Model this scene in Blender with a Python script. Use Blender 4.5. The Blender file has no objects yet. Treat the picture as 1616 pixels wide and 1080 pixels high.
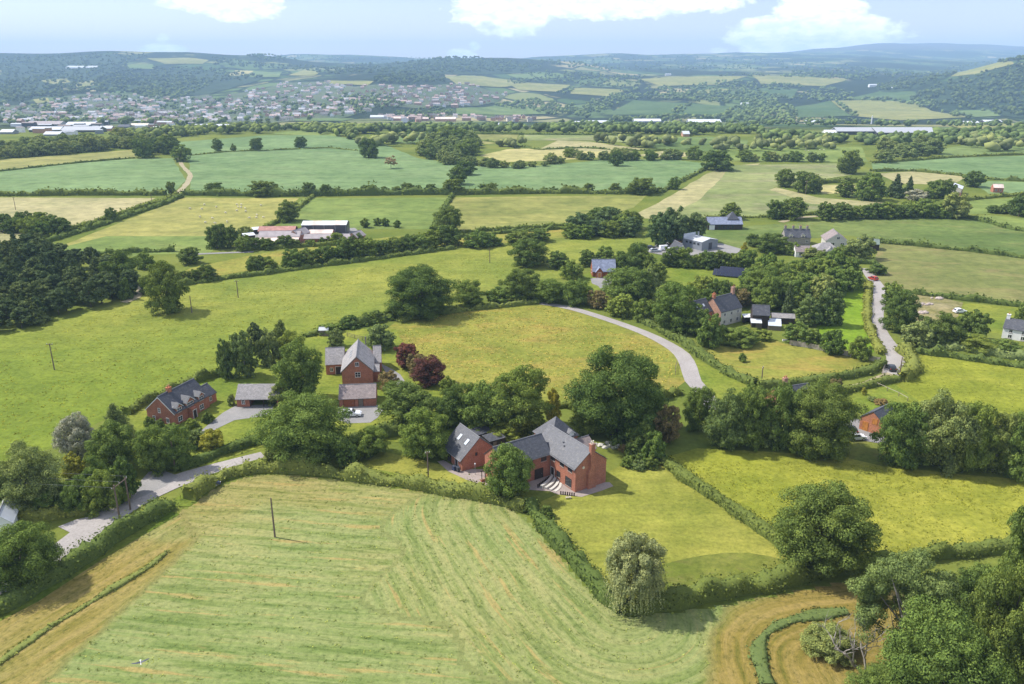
# Aerial view over hay fields, brick houses and a wide valley with a town; every object is built in code
HAZE, SKYS, SUNS, EXPO, CLB = .000105, .12, 4.6, .47, 11.0
SKYTINT = (1.06, .93, 1.08)
CLOUDS = [(370,4,66,24,.85),(290,0,60,12,.35),(800,12,76,40,.95),(960,-2,190,26,.95),(1060,2,80,22,.6),(1284,58,116,30,1.05),(1295,18,60,44,1.0),(1362,46,52,20,.7),(1220,50,50,22,.7),(262,80,36,10,.8),(258,60,14,12,.35),(728,86,26,10,.8),(747,74,12,10,.6),(1140,80,30,8,.3)]
import bpy, bmesh, math, random
import numpy as np
from mathutils import Vector, Matrix, geometry
SC = bpy.context.scene
COL = SC.collection
R = math.radians
random.seed(7)
RNG = np.random.default_rng(7)

# ------------------------------------------------------------------ camera geometry
# pixels below are those of the 1616 x 1080 photograph; every one is turned into a point of the land
CW, CH, FP, HOR, CAMH = 1616.0, 1080.0, 1279.0, 100.0, 75.0
PITCH = math.atan((CH/2-HOR)/FP)
CP, SP = math.cos(PITCH), math.sin(PITCH)

def trow(row):                       # tangent of the depression angle of a pixel row
    return math.tan(PITCH + math.atan((row-CH/2)/FP))

# the shape of the land: rows at which the ground of each distance shows, per column
COLS = [-200, 0, 100, 200, 300, 400, 500, 600, 700, 800, 900, 1000, 1100, 1200, 1300, 1400, 1500, 1616, 1850]
LEV = [
 (950,  None),
 (1400, [199]*19),
 (2000, [189,189,189,189,188,187,187,188,190,192,193,193,193,193,193,193,193,194,194]),
 (2600, [165,165,163,165,168,165,158,152,160,176,178,176,171,170,174,176,176,172,160]),
 (3300, [140,140,138,138,140,138,132,126,132,146,150,150,146,146,152,146,124,94,70]),
 (3700, [128,128,126,126,128,127,124,119,124,134,138,138,136,135,140,134,116,88,66]),
 (4200, [116,116,116,117,118,118,115,112,115,121,124,124,121,119,121,123,124,110,84]),
 (5500, [88,86,85,80,80,88,99,104,92,90,97,112,113,112,112,113,113,113,113]),
 (5900, [92,90,89,84,84,92,104,106,96,94,101,112,112,110,108,108,110,112,112]),
 (7500, [104,104,104,102,102,103,101,104,104,104,100,101,100,99,97,96,98,99,99]),
 (9500, [98,96,96,95,95,90,85,90,93,94,88,86,84,86,88,90,92,94,94]),
 (13000,[100,100,100,100,100,100,100,100,98,96,92,90,87,84,77,68,68,75,84]),
 (15500,[118]*19),
]
LY = np.array([-1000.0]+[l[0] for l in LEV]+[40000.0])
LZ = np.zeros((len(LY), len(COLS)))
for i, (Y, rows) in enumerate(LEV):
    if rows is not None:
        for j, r in enumerate(rows):
            LZ[i+1, j] = CAMH - Y*trow(r)
LZ[-1] = LZ[-2]
COLA = np.array(COLS, float)

def _rough(X, Y):                    # gentle folds in the distant hills only
    w = np.clip((Y-1500)/2500, 0, 1)
    return w*(5*np.sin(X*0.0041+Y*0.0013)*np.cos(Y*0.0031-X*0.0008)+3*np.sin(X*0.0103+1.3)*np.sin(Y*0.0067)
              + np.clip((Y-4000)/3000, 0, 1)*(9*np.sin(X*0.0026+2.0+Y*.0004)+5*np.sin(X*0.0071+.4)))

def height(X, Y):
    X = np.asarray(X, float); Y = np.asarray(Y, float)
    X, Y = np.broadcast_arrays(X, Y)
    c = CW/2 + FP*X/(np.maximum(Y, 1)*CP + CAMH*SP)
    c = np.clip(c, COLA[0], COLA[-1])
    j = np.clip(np.searchsorted(COLA, c, side='right')-1, 0, len(COLA)-2)
    t = (c-COLA[j])/(COLA[j+1]-COLA[j])
    t = t*t*(3-2*t)*0.6 + t*0.4
    i = np.clip(np.searchsorted(LY, Y, side='right')-1, 0, len(LY)-2)
    s = np.clip((Y-LY[i])/(LY[i+1]-LY[i]), 0, 1)
    z = (LZ[i, j]*(1-t)+LZ[i, j+1]*t)*(1-s) + (LZ[i+1, j]*(1-t)+LZ[i+1, j+1]*t)*s
    return z + _rough(X, Y)

def hz(x, y): return float(height(x, y)) if y > 950 else 0.0

YS_MARCH = np.concatenate([np.linspace(900, 3000, 700), np.linspace(3004, 15400, 1500)])
def P(px, py, z=None):
    """pixel -> point on the land (or on the level z, near the camera)"""
    T = trow(py)
    zz = 0.0 if z is None else z
    Y = (CAMH-zz)/T if T > 1e-4 else 1e9
    if z is None and Y > 950:
        k = (px-CW/2)/FP*(CP+T*SP)
        X = YS_MARCH*k
        d = (CAMH-YS_MARCH*T) - height(X, YS_MARCH)
        w = np.where(d <= 0)[0]
        if len(w) == 0: i = int(np.argmin(d)); Y = YS_MARCH[i]
        else:
            i = w[0]
            if i == 0: Y = YS_MARCH[0]
            else:
                a, b = d[i-1], d[i]; Y = YS_MARCH[i-1]+(YS_MARCH[i]-YS_MARCH[i-1])*a/(a-b)
        X = Y*k
        return Vector((X, Y, hz(X, Y)))
    X = (px-CW/2)/FP*(Y*CP+(CAMH-zz)*SP)
    return Vector((X, Y, zz))

def mpp(p):                          # metres per pixel at a point
    return (p.y*CP+(CAMH-p.z)*SP)/FP
def vfac(p):                         # foreshortening of uprights
    d = math.hypot(p.x, p.y); return max(.3, math.cos(math.atan2(CAMH-p.z, d))) if d > 0 else 1

# ------------------------------------------------------------------ object helpers
def tag(o, label=None, cat=None, group=None, kind=None):
    if label: o['label'] = label
    if cat: o['category'] = cat
    if group: o['group'] = group
    if kind: o['kind'] = kind
    return o
def empty(name, loc, rz=0.0, label=None, cat=None, group=None):
    o = bpy.data.objects.new(name, None); COL.objects.link(o)
    o.location = loc; o.rotation_euler = (0, 0, rz); o.empty_display_size = .2
    return tag(o, label, cat, group)
def link(name, me, parent=None, loc=(0, 0, 0)):
    o = bpy.data.objects.new(name, me); COL.objects.link(o)
    o.location = loc
    if parent is not None: o.parent = parent
    return o
def mesh_from(name, V, F, mats, mi=None, smooth=False):
    me = bpy.data.meshes.new(name)
    V = np.asarray(V, dtype=np.float32)
    if isinstance(F, np.ndarray) and F.ndim == 2:
        n = F.shape[1]; nf = len(F)
        me.vertices.add(len(V)); me.vertices.foreach_set('co', V.ravel())
        me.loops.add(nf*n); me.loops.foreach_set('vertex_index', F.astype(np.int32).ravel())
        me.polygons.add(nf); me.polygons.foreach_set('loop_start', np.arange(0, nf*n, n, dtype=np.int32))
        me.update(calc_edges=True)
    else:
        me.from_pydata([tuple(v) for v in V], [], [list(f) for f in F])
    for m in (mats if isinstance(mats, (list, tuple)) else [mats]): me.materials.append(m)
    if mi is not None: me.polygons.foreach_set('material_index', np.asarray(mi, dtype=np.int32))
    if smooth: me.polygons.foreach_set('use_smooth', np.ones(len(me.polygons), dtype=bool))
    me.update()
    return me
class MB:
    """collects simple solids and links them as one mesh"""
    def __init__(s): s.V = []; s.F = []; s.M = []
    def quad(s, a, b, c, d, m=0):
        n = len(s.V); s.V += [a, b, c, d]; s.F.append((n, n+1, n+2, n+3)); s.M.append(m)
    def poly(s, pts, m=0):
        n = len(s.V); s.V += list(pts); s.F.append(tuple(range(n, n+len(pts)))); s.M.append(m)
    def box(s, x0, x1, y0, y1, z0, z1, m=0):
        n = len(s.V)
        s.V += [(x0,y0,z0),(x1,y0,z0),(x1,y1,z0),(x0,y1,z0),(x0,y0,z1),(x1,y0,z1),(x1,y1,z1),(x0,y1,z1)]
        for f in ((0,3,2,1),(4,5,6,7),(0,1,5,4),(1,2,6,5),(2,3,7,6),(3,0,4,7)):
            s.F.append(tuple(n+i for i in f)); s.M.append(m)
    def prism(s, pts, d, m=0):       # polygon swept by vector d
        n = len(s.V); k = len(pts); d = Vector(d)
        s.V += [tuple(p) for p in pts] + [tuple(Vector(p)+d) for p in pts]
        s.F.append(tuple(range(n+k-1, n-1, -1))); s.F.append(tuple(range(n+k, n+2*k))); s.M += [m, m]
        for i in range(k):
            j = (i+1) % k; s.F.append((n+i, n+j, n+k+j, n+k+i)); s.M.append(m)
    def tube(s, pts, rad, seg=6, m=0, cap=True):
        pts = [Vector(p) for p in pts]; n0 = len(s.V)
        rr = rad if isinstance(rad, (list, tuple)) else [rad]*len(pts)
        for i, p in enumerate(pts):
            d = (pts[min(i+1, len(pts)-1)]-pts[max(i-1, 0)]).normalized()
            a = d.orthogonal().normalized(); b = d.cross(a)
            if abs(d.z) > .9: a = Vector((1, 0, 0)); a = (a-d*a.dot(d)).normalized(); b = d.cross(a)
            for k in range(seg):
                t = 2*math.pi*k/seg; s.V.append(tuple(p+(a*math.cos(t)+b*math.sin(t))*rr[i]))
        for i in range(len(pts)-1):
            for k in range(seg):
                a = n0+i*seg+k; b = n0+i*seg+(k+1) % seg
                s.F.append((a, b, b+seg, a+seg)); s.M.append(m)
        if cap:
            s.F.append(tuple(n0+k for k in range(seg-1, -1, -1))); s.M.append(m)
            e = n0+(len(pts)-1)*seg; s.F.append(tuple(e+k for k in range(seg))); s.M.append(m)
    def build(s, name, mats, parent=None, loc=(0, 0, 0), smooth=False):
        me = mesh_from(name, s.V, s.F, mats, s.M if isinstance(mats, (list, tuple)) else None, smooth)
        bm = bmesh.new(); bm.from_mesh(me); bmesh.ops.recalc_face_normals(bm, faces=bm.faces); bm.to_mesh(me); bm.free()
        return link(name, me, parent, loc)

# ------------------------------------------------------------------ materials
def newmat(name):
    m = bpy.data.materials.new(name); m.use_nodes = True
    nt = m.node_tree; b = nt.nodes['Principled BSDF']
    b.inputs['Roughness'].default_value = .85
    b.inputs['Specular IOR Level'].default_value = .25
    return m, nt, b
def N(nt, t, **kw):
    n = nt.nodes.new(t)
    for k, v in kw.items():
        if k.startswith('i_'): n.inputs[k[2:].replace('_', ' ')].default_value = v
        else: setattr(n, k, v)
    return n
def L(nt, a, b): nt.links.new(a, b)
def c4(c): return (c[0], c[1], c[2], 1)
def ramp(nt, fac, stops):
    r = N(nt, 'ShaderNodeValToRGB'); e = r.color_ramp.elements
    while len(e) < len(stops): e.new(.5)
    for i, (p, c) in enumerate(stops): e[i].position = p; e[i].color = c4(c)
    L(nt, fac, r.inputs[0]); return r
def mixc(nt, fac, a, b, mode='MIX'):
    m = N(nt, 'ShaderNodeMix', data_type='RGBA', blend_type=mode)
    for s, v in ((0, fac), (6, a), (7, b)):
        if hasattr(v, 'is_output') or isinstance(v, bpy.types.NodeSocket): L(nt, v, m.inputs[s])
        elif s == 0: m.inputs[0].default_value = v
        else: m.inputs[s].default_value = c4(v)
    return m.outputs[2]
def geo_pos(nt): return N(nt, 'ShaderNodeNewGeometry').outputs['Position']
def mapped(nt, src, scale=(1, 1, 1), rot=(0, 0, 0), loc=(0, 0, 0)):
    mp = N(nt, 'ShaderNodeMapping'); L(nt, src, mp.inputs[0])
    mp.inputs['Scale'].default_value = scale; mp.inputs['Rotation'].default_value = rot; mp.inputs['Location'].default_value = loc
    return mp.outputs[0]
def noise(nt, vec, scale, detail=4, rough=.55, dist=0):
    n = N(nt, 'ShaderNodeTexNoise'); L(nt, vec, n.inputs['Vector'])
    n.inputs['Scale'].default_value = scale; n.inputs['Detail'].default_value = detail
    n.inputs['Roughness'].default_value = rough; n.inputs['Distortion'].default_value = dist
    return n.outputs['Fac']
def bump(nt, b, h, strength=.4, dist=.1):
    bp = N(nt, 'ShaderNodeBump'); bp.inputs['Strength'].default_value = strength; bp.inputs['Distance'].default_value = dist
    L(nt, h, bp.inputs['Height']); L(nt, bp.outputs[0], b.inputs['Normal'])
def rotz(a, k): return (0, 0, a)

def grass(name, c1, c2, c3=None, ang=0.0, stripe=0.0, swidth=4.0, big=.012, fine=.7, patch=.5, bumpy=.35, near=None):
    """meadow: two greens in broad drifts, a third in patches, drill lines or mowing stripes, blade-scale speckle"""
    m, nt, b = newmat(name); p = geo_pos(nt)
    n1 = noise(nt, p, big, 5, .6, .4)
    col = ramp(nt, n1, [(.36, c1), (.64, c2)]).outputs[0]
    if c3 is not None:
        n2 = noise(nt, mapped(nt, p, (1, 2.0, 1), (0, 0, ang)), big*3.3, 6, .65, .6)
        r2 = ramp(nt, n2, [(.50, (0, 0, 0)), (.68, (patch, patch, patch))])
        col = mixc(nt, r2.outputs[0], col, c3)
    if near is not None:          # a greener sward on the lower ground of the field
        sy = N(nt, 'ShaderNodeSeparateXYZ'); L(nt, p, sy.inputs[0])
        nw = N(nt, 'ShaderNodeMath', operation='MULTIPLY_ADD'); L(nt, noise(nt, p, .02, 4, .6), nw.inputs[0]); nw.inputs[1].default_value = 90; L(nt, sy.outputs[1], nw.inputs[2])
        mr = N(nt, 'ShaderNodeMapRange'); L(nt, nw.outputs[0], mr.inputs[0]); mr.inputs[1].default_value = near[1]+45; mr.inputs[2].default_value = near[2]+45; mr.inputs[3].default_value = .9; mr.inputs[4].default_value = 0
        col = mixc(nt, mr.outputs[0], col, near[0])
    if stripe > 0:
        st = mapped(nt, p, (.12/swidth, 1.0/swidth, 1), (0, 0, -ang))
        n3 = noise(nt, st, 1.0, 3, .6, .3)
        r3 = ramp(nt, n3, [(.34, (1-stripe,)*3), (.66, (1+stripe,)*3)])
        col = mixc(nt, 1.0, col, r3.outputs[0], 'MULTIPLY')
    n4 = noise(nt, p, fine, 6, .75)
    r4 = ramp(nt, n4, [(.34, (.70, .73, .68)), (.5, (1, 1, 1)), (.66, (1.26, 1.24, 1.20))])
    col = mixc(nt, 1.0, col, r4.outputs[0], 'MULTIPLY')
    n5 = noise(nt, p, fine*.16, 4, .6)
    r5 = ramp(nt, n5, [(.37, (.84, .87, .80)), (.63, (1.14, 1.11, 1.08))])
    col = mixc(nt, 1.0, col, r5.outputs[0], 'MULTIPLY')
    L(nt, col, b.inputs['Base Color']); b.inputs['Roughness'].default_value = .95; b.inputs['Specular IOR Level'].default_value = .1
    if bumpy > 0: bump(nt, b, n4, bumpy, .5)
    return m
def plain(name, c, rough=.8, var=.12, scale=1.0, spec=.25, metal=0.0):
    m, nt, b = newmat(name); tc = N(nt, 'ShaderNodeTexCoord').outputs['Object']
    n = noise(nt, tc, scale, 5, .65)
    r = ramp(nt, n, [(.3, tuple(x*(1-var) for x in c)), (.7, tuple(min(1, x*(1+var)) for x in c))])
    L(nt, r.outputs[0], b.inputs['Base Color'])
    b.inputs['Roughness'].default_value = rough; b.inputs['Specular IOR Level'].default_value = spec; b.inputs['Metallic'].default_value = metal
    return m
def brick(name, c, mortar=(.36, .24, .19)):
    m, nt, b = newmat(name); tc = N(nt, 'ShaderNodeTexCoord').outputs['Object']
    # courses run round the walls: u = x+y, v = z
    sep = N(nt, 'ShaderNodeSeparateXYZ'); L(nt, tc, sep.inputs[0])
    ad = N(nt, 'ShaderNodeMath', operation='ADD'); L(nt, sep.outputs[0], ad.inputs[0]); L(nt, sep.outputs[1], ad.inputs[1])
    cb = N(nt, 'ShaderNodeCombineXYZ'); L(nt, ad.outputs[0], cb.inputs[0]); L(nt, sep.outputs[2], cb.inputs[1])
    bt = N(nt, 'ShaderNodeTexBrick'); L(nt, cb.outputs[0], bt.inputs['Vector'])
    bt.inputs['Color1'].default_value = c4(tuple(x*.8 for x in c)); bt.inputs['Color2'].default_value = c4(tuple(min(1, x*1.2) for x in c))
    bt.inputs['Mortar'].default_value = c4(mortar); bt.inputs['Scale'].default_value = 1.0
    bt.inputs['Mortar Size'].default_value = .008; bt.inputs['Brick Width'].default_value = .225; bt.inputs['Row Height'].default_value = .075
    n = noise(nt, tc, .6, 5, .7); r = ramp(nt, n, [(.3, (.8, .8, .82)), (.7, (1.18, 1.15, 1.12))])
    col = mixc(nt, 1.0, bt.outputs['Color'], r.outputs[0], 'MULTIPLY')
    n2 = noise(nt, tc, 3.0, 3, .6); r2 = ramp(nt, n2, [(.3, (.88,)*3), (.7, (1.12,)*3)])
    col = mixc(nt, 1.0, col, r2.outputs[0], 'MULTIPLY')
    L(nt, col, b.inputs['Base Color']); b.inputs['Roughness'].default_value = .9
    return m
def slate(name, c, course=.26, rough=.55, lichen=(.30, .28, .25)):
    m, nt, b = newmat(name); tc = N(nt, 'ShaderNodeTexCoord').outputs['UV']
    bt = N(nt, 'ShaderNodeTexBrick'); L(nt, tc, bt.inputs['Vector'])
    bt.inputs['Color1'].default_value = c4(tuple(x*.82 for x in c)); bt.inputs['Color2'].default_value = c4(tuple(min(1, x*1.18) for x in c))
    bt.inputs['Mortar'].default_value = c4(tuple(x*.45 for x in c)); bt.inputs['Scale'].default_value = 1.0
    bt.inputs['Mortar Size'].default_value = .012; bt.inputs['Brick Width'].default_value = course*1.2; bt.inputs['Row Height'].default_value = course
    oc = N(nt, 'ShaderNodeTexCoord').outputs['Object']
    n = noise(nt, oc, .5, 6, .7, .5); r = ramp(nt, n, [(.3, (.82, .82, .84)), (.7, (1.18, 1.16, 1.14))])
    col = mixc(nt, 1.0, bt.outputs['Color'], r.outputs[0], 'MULTIPLY')
    n2 = noise(nt, oc, 1.7, 6, .75); r2 = ramp(nt, n2, [(.54, (0, 0, 0)), (.74, (.5,)*3)])
    col = mixc(nt, r2.outputs[0], col, lichen)
    L(nt, col, b.inputs['Base Color']); b.inputs['Roughness'].default_value = rough; b.inputs['Specular IOR Level'].default_value = .4
    return m
def leafmat(name, c, var=.30, trans=.24, warm=.12):
    var *= 1.3; c = (c[0]*1.18, c[1]*1.18, c[2]*.95)
    m, nt, b = newmat(name); nt.nodes.remove(b)
    out = nt.nodes['Material Output']; g = N(nt, 'ShaderNodeNewGeometry'); oi = N(nt, 'ShaderNodeObjectInfo')
    r = ramp(nt, g.outputs['Random Per Island'], [(0, tuple(x*(1-var) for x in c)), (.55, c), (1, (c[0]*(1+var+warm), c[1]*(1+var), c[2]*(1+var*.4)))])
    r2 = ramp(nt, oi.outputs['Random'], [(0, (.80, .86, .84)), (.5, (1, 1, 1)), (1, (1.20, 1.10, .95))])
    col = mixc(nt, 1.0, r.outputs[0], r2.outputs[0], 'MULTIPLY')
    n = noise(nt, N(nt, 'ShaderNodeTexCoord').outputs['Object'], 4.0, 3, .6)
    r3 = ramp(nt, n, [(.3, (.78, .82, .80)), (.7, (1.24, 1.18, 1.05))])
    col = mixc(nt, 1.0, col, r3.outputs[0], 'MULTIPLY')
    d = N(nt, 'ShaderNodeBsdfDiffuse'); t = N(nt, 'ShaderNodeBsdfTranslucent'); mx = N(nt, 'ShaderNodeMixShader')
    L(nt, col, d.inputs[0]); tc = mixc(nt, 1.0, col, (1.25, 1.2, .6), 'MULTIPLY'); L(nt, tc, t.inputs[0])
    mx.inputs[0].default_value = trans; L(nt, d.outputs[0], mx.inputs[1]); L(nt, t.outputs[0], mx.inputs[2])
    L(nt, mx.outputs[0], out.inputs['Surface'])
    return m
def glassmat(name, c=(.03, .035, .04)):
    m, nt, b = newmat(name); b.inputs['Base Color'].default_value = c4(c)
    b.inputs['Roughness'].default_value = .08; b.inputs['Specular IOR Level'].default_value = .6
    return m
def metal(name, c, rough=.4):        # painted sheet
    m = plain(name, c, rough, .08, .8, .5); return m

MT = {}
MT['brick'] = brick('red_brick', (.385, .130, .072))
MT['brick_orange'] = brick('orange_brick', (.47, .17, .075))
MT['brick_pale'] = brick('weathered_pale_brick', (.48, .27, .19))
MT['slate'] = slate('blue_grey_slate', (.076, .080, .094))
MT['slate_dark'] = slate('dark_slate', (.060, .064, .078), rough=.6)
MT['tile_grey'] = slate('grey_concrete_tile', (.28, .265, .26), .33, .75, (.42, .38, .33))
MT['tile_brown'] = slate('brown_grey_tile', (.25, .205, .195), .33, .8, (.30, .26, .22))
MT['tile_blue'] = slate('blue_roof_sheet', (.22, .25, .34), .5, .5, (.25, .27, .33))
MT['white'] = plain('white_paint', (.80, .79, .77), .6, .05)
MT['cream'] = plain('cream_render', (.66, .60, .48), .85, .1)
MT['render'] = plain('pale_render', (.52, .50, .45), .9, .14)
MT['glass'] = glassmat('window_glass')
MT['skylight'] = glassmat('bright_skylight_glass', (.55, .60, .66)); 
MT['wood_dark'] = plain('dark_stained_timber', (.050, .036, .030), .8, .25, 2)
MT['wood_red'] = plain('red_brown_timber', (.30, .10, .045), .8, .2, 2)
MT['wood_orange'] = plain('orange_oak', (.50, .21, .05), .7, .2, 2)
MT['wood_grey'] = plain('weathered_timber', (.20, .165, .13), .9, .25, 2)
MT['fence_pale'] = plain('pale_fence_timber', (.42, .37, .30), .9, .2, 2)
MT['lead'] = plain('lead_flashing', (.18, .18, .19), .6)
MT['terracotta'] = plain('terracotta_pot', (.40, .15, .08), .8)
MT['metal_grey'] = metal('grey_sheet_cladding', (.22, .24, .27))
MT['metal_dark'] = metal('dark_sheet_cladding', (.055, .060, .075))
MT['metal_pale'] = metal('pale_sheet_roof', (.52, .54, .56))
MT['metal_white'] = metal('white_sheet_roof', (.62, .64, .66))
MT['metal_mid'] = metal('weathered_grey_sheet_roof', (.40, .41, .43))
MT['asbestos'] = plain('fibre_cement_sheet', (.36, .32, .32), .9, .2, .4)
MT['rust'] = plain('rusted_red_sheet', (.40, .21, .175), .85, .3, .5)
MT['rust_patch'] = plain('rust_streaked_white_sheet', (.68, .55, .48), .8, .3, .25)
MT['green_roof'] = plain('mossy_sheet_roof', (.16, .20, .17), .9, .25, .5)
MT['stone'] = plain('sandstone_paving', (.42, .35, .31), .9, .16, 1.5)
MT['stone_wall'] = plain('rubble_stone', (.30, .27, .24), .95, .3, 2.5)
MT['tyre'] = plain('black_rubber', (.018, .018, .018), .9)
MT['alloy'] = plain('alloy_wheel', (.45, .45, .47), .3, .05, 1, .5, .6)
MT['lamp_red'] = plain('red_lens', (.45, .02, .02), .3)
MT['lamp_clear'] = plain('clear_lens', (.75, .76, .78), .2, .03, 1, .6)
MT['solar'] = glassmat('dark_solar_cell', (.014, .016, .035))
MT['car_white'] = plain('white_car_paint', (.82, .83, .85), .25, .02, 1, .6)
MT['car_black'] = plain('black_car_paint', (.03, .032, .04), .25, .05, 1, .6)
MT['car_red'] = plain('red_car_paint', (.42, .05, .035), .3, .05, 1, .6)
MT['car_silver'] = plain('silver_car_paint', (.50, .52, .55), .3, .04, 1, .6)
MT['car_blue'] = plain('dark_blue_car_paint', (.045, .06, .13), .3, .05, 1, .6)
MT['bark'] = plain('grey_brown_bark', (.115, .090, .065), .95, .3, 3)
MT['bark_pale'] = plain('pale_grey_bark', (.30, .27, .23), .95, .25, 3)
MT['pole'] = plain('weathered_pole_timber', (.17, .125, .095), .9, .2, 2)
MT['insul'] = plain('pale_porcelain', (.62, .62, .62), .4)
MT['cable'] = plain('dull_cable', (.25, .25, .26), .5)
# ------------------------------------------------------------------ land, fields, roads
KF = 0.52
def s2l(v): v = v/255.0; return v/12.92 if v <= .04045 else ((v+.055)/1.055)**2.4
def C(r, g, b, k=KF): return (s2l(r)*k*.945, s2l(g)*k*.88, s2l(b)*k*1.10)

def CN(r, g, b): return (s2l(r)*KF, s2l(g)*KF, s2l(b)*KF)

def ground_sheet():
    ys = [-260, -120, 0, 60, 120, 200, 300, 450, 600, 750, 900]
    y = 950.0
    lv = [l[0] for l in LEV] + [15500]
    while y < 15500:
        ys.append(y); nx = y*1.02+8
        for l in lv:
            if y < l < nx-1: nx = l
        y = nx
    ys.append(15500.0); ys = sorted(set(ys))
    cs = np.arange(-900, 2520, 20.0)
    V = []; 
    for y in ys:
        d = max(y, 0)*CP+CAMH*SP+ (0 if y > 200 else 300)
        X = (cs-CW/2)/FP*d
        Z = height(X, np.full_like(X, y))
        V += list(zip(X, [y]*len(X), Z))
    n = len(cs); F = []
    for i in range(len(ys)-1):
        for j in range(n-1):
            a = i*n+j; F.append((a, a+1, a+n+1, a+n))
    m, nt, b = newmat('countryside_ground'); p = geo_pos(nt)
    # far away: a patchwork of fields, each with a crop of its own, divided by dark hedge lines
    q = mapped(nt, p, (1/150.0, 1/330.0, 0), (0, 0, .35))
    nz = N(nt, 'ShaderNodeTexNoise'); L(nt, q, nz.inputs['Vector']); nz.inputs['Scale'].default_value = .8; nz.inputs['Detail'].default_value = 2
    q2 = mixc(nt, .25, q, nz.outputs['Color'], 'ADD')
    vo = N(nt, 'ShaderNodeTexVoronoi', feature='F1'); L(nt, q2, vo.inputs['Vector']); vo.inputs['Scale'].default_value = 1
    ve = N(nt, 'ShaderNodeTexVoronoi', feature='DISTANCE_TO_EDGE'); L(nt, q2, ve.inputs['Vector']); ve.inputs['Scale'].default_value = 1
    sp = N(nt, 'ShaderNodeSeparateXYZ'); L(nt, vo.outputs['Color'], sp.inputs[0])
    crop = ramp(nt, sp.outputs[0], [(0, C(118,148,76)), (.24, C(164,178,98)), (.42, C(98,130,66)), (.6, C(178,182,110)), (.74, C(130,158,86)), (.88, CN(202,190,140)), (1, C(112,142,74))])
    crop.color_ramp.interpolation = 'CONSTANT'
    hd = ramp(nt, ve.outputs['Distance'], [(.035, (1, 1, 1)), (.06, (0, 0, 0))])
    far = mixc(nt, hd.outputs[0], crop.outputs[0], C(52,72,40))
    wd = noise(nt, mapped(nt, p, (1/900.0, 1/1500.0, 0), (0, 0, .2)), 1.6, 5, .6)
    wr = ramp(nt, wd, [(.46, (0, 0, 0)), (.50, (1, 1, 1))])
    nn = noise(nt, p, .03, 4, .7); wc = ramp(nt, nn, [(.3, C(34,52,32)), (.7, C(66,86,48))])
    far = mixc(nt, wr.outputs[0], far, wc.outputs[0])
    sy = N(nt, 'ShaderNodeSeparateXYZ'); L(nt, p, sy.inputs[0])
    # moorland on the highest tops
    mr = N(nt, 'ShaderNodeMapRange'); L(nt, sy.outputs[2], mr.inputs[0]); mr.inputs[1].default_value = 215; mr.inputs[2].default_value = 262
    far = mixc(nt, mr.outputs[0], far, C(120,112,96))
    n1 = noise(nt, p, .02, 6, .65); near = ramp(nt, n1, [(.35, C(122,146,56)), (.65, C(158,172,72))])
    n2 = noise(nt, p, .7, 6, .75); r2 = ramp(nt, n2, [(.28, (.75,)*3), (.72, (1.22,)*3)])
    near = mixc(nt, 1.0, near.outputs[0], r2.outputs[0], 'MULTIPLY')
    ff = N(nt, 'ShaderNodeMapRange'); L(nt, sy.outputs[1], ff.inputs[0]); ff.inputs[1].default_value = 1000; ff.inputs[2].default_value = 1300
    col = mixc(nt, ff.outputs[0], near, far)
    L(nt, col, b.inputs['Base Color']); b.inputs['Roughness'].default_value = .95; b.inputs['Specular IOR Level'].default_value = .05
    o = link('ground', mesh_from('ground', V, F, m, smooth=True)); o['kind'] = 'structure'
    return o
ground_sheet()

def outline(pts, step=6.0, jit=.35, seed=1, closed=True):
    rnd = random.Random(seed); out = []
    n = len(pts)
    for i in range(n if closed else n-1):
        a, b = pts[i], pts[(i+1) % n]; d = (b-a).length; k = max(1, min(60, int(d/step)))
        for q in range(k):
            p = a.lerp(b, q/k)
            if q: p = p+Vector((rnd.uniform(-jit, jit), rnd.uniform(-jit, jit), 0))
            out.append(p)
    if not closed: out.append(pts[-1])
    return out
_lift = [0]
def layer(name):                     # fields lowest, then lawns and verges, then roads and paving
    k = 0 if name in ('pasture', 'meadow', 'paddock', 'field', 'crop_field') else (1 if name in ('lawn', 'garden', 'grass_verge', 'rough_grass', 'rough_ground', 'building_plot') else 2)
    return .010+.040*k+.005*(_lift[0] % 7)
def sheet(name, pts, mat, lift=None, step=6.0, jit=.35, world=False, kind='structure'):
    """a field, lawn, yard or drive: a sheet that follows the land a few millimetres or centimetres above what lies below"""
    _lift[0] += 1
    lift = layer(name) if lift is None else lift
    W = [p if world else P(*p) for p in pts]
    far = max(p.y for p in W)
    step = max(step, far*.02)
    W = outline(W, step, jit*(1 if far < 400 else far/400), seed=_lift[0])
    bm = bmesh.new()
    f = bm.faces.new([bm.verts.new((p.x, p.y, 0)) for p in W])
    if f.normal.z < 0: f.normal_flip()
    bmesh.ops.triangulate(bm, faces=[f])
    if far > 940:
        y0 = min(p.y for p in W); x0 = min(p.x for p in W); x1 = max(p.x for p in W)
        cuts = [l[0] for l in LEV]; y = max(y0, 950)
        while y < far: cuts.append(y); y *= 1.025
        for y in cuts:
            if y0 < y < far: bmesh.ops.bisect_plane(bm, geom=bm.verts[:]+bm.edges[:]+bm.faces[:], plane_co=(0, y, 0), plane_no=(0, 1, 0))
        st = max(12, far*.02); x = x0+st
        while x < x1: bmesh.ops.bisect_plane(bm, geom=bm.verts[:]+bm.edges[:]+bm.faces[:], plane_co=(x, 0, 0), plane_no=(1, 0, 0)); x += st
    for v in bm.verts:
        y = v.co.y
        v.co.z = hz(v.co.x, y) + lift + (0 if y < 600 else (y-600)*.0006)
    for f in bm.faces:
        if f.normal.z < 0: f.normal_flip()
    me = bpy.data.meshes.new(name); bm.to_mesh(me); bm.free(); me.materials.append(mat)
    o = link(name, me); o['kind'] = kind
    return o
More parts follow.
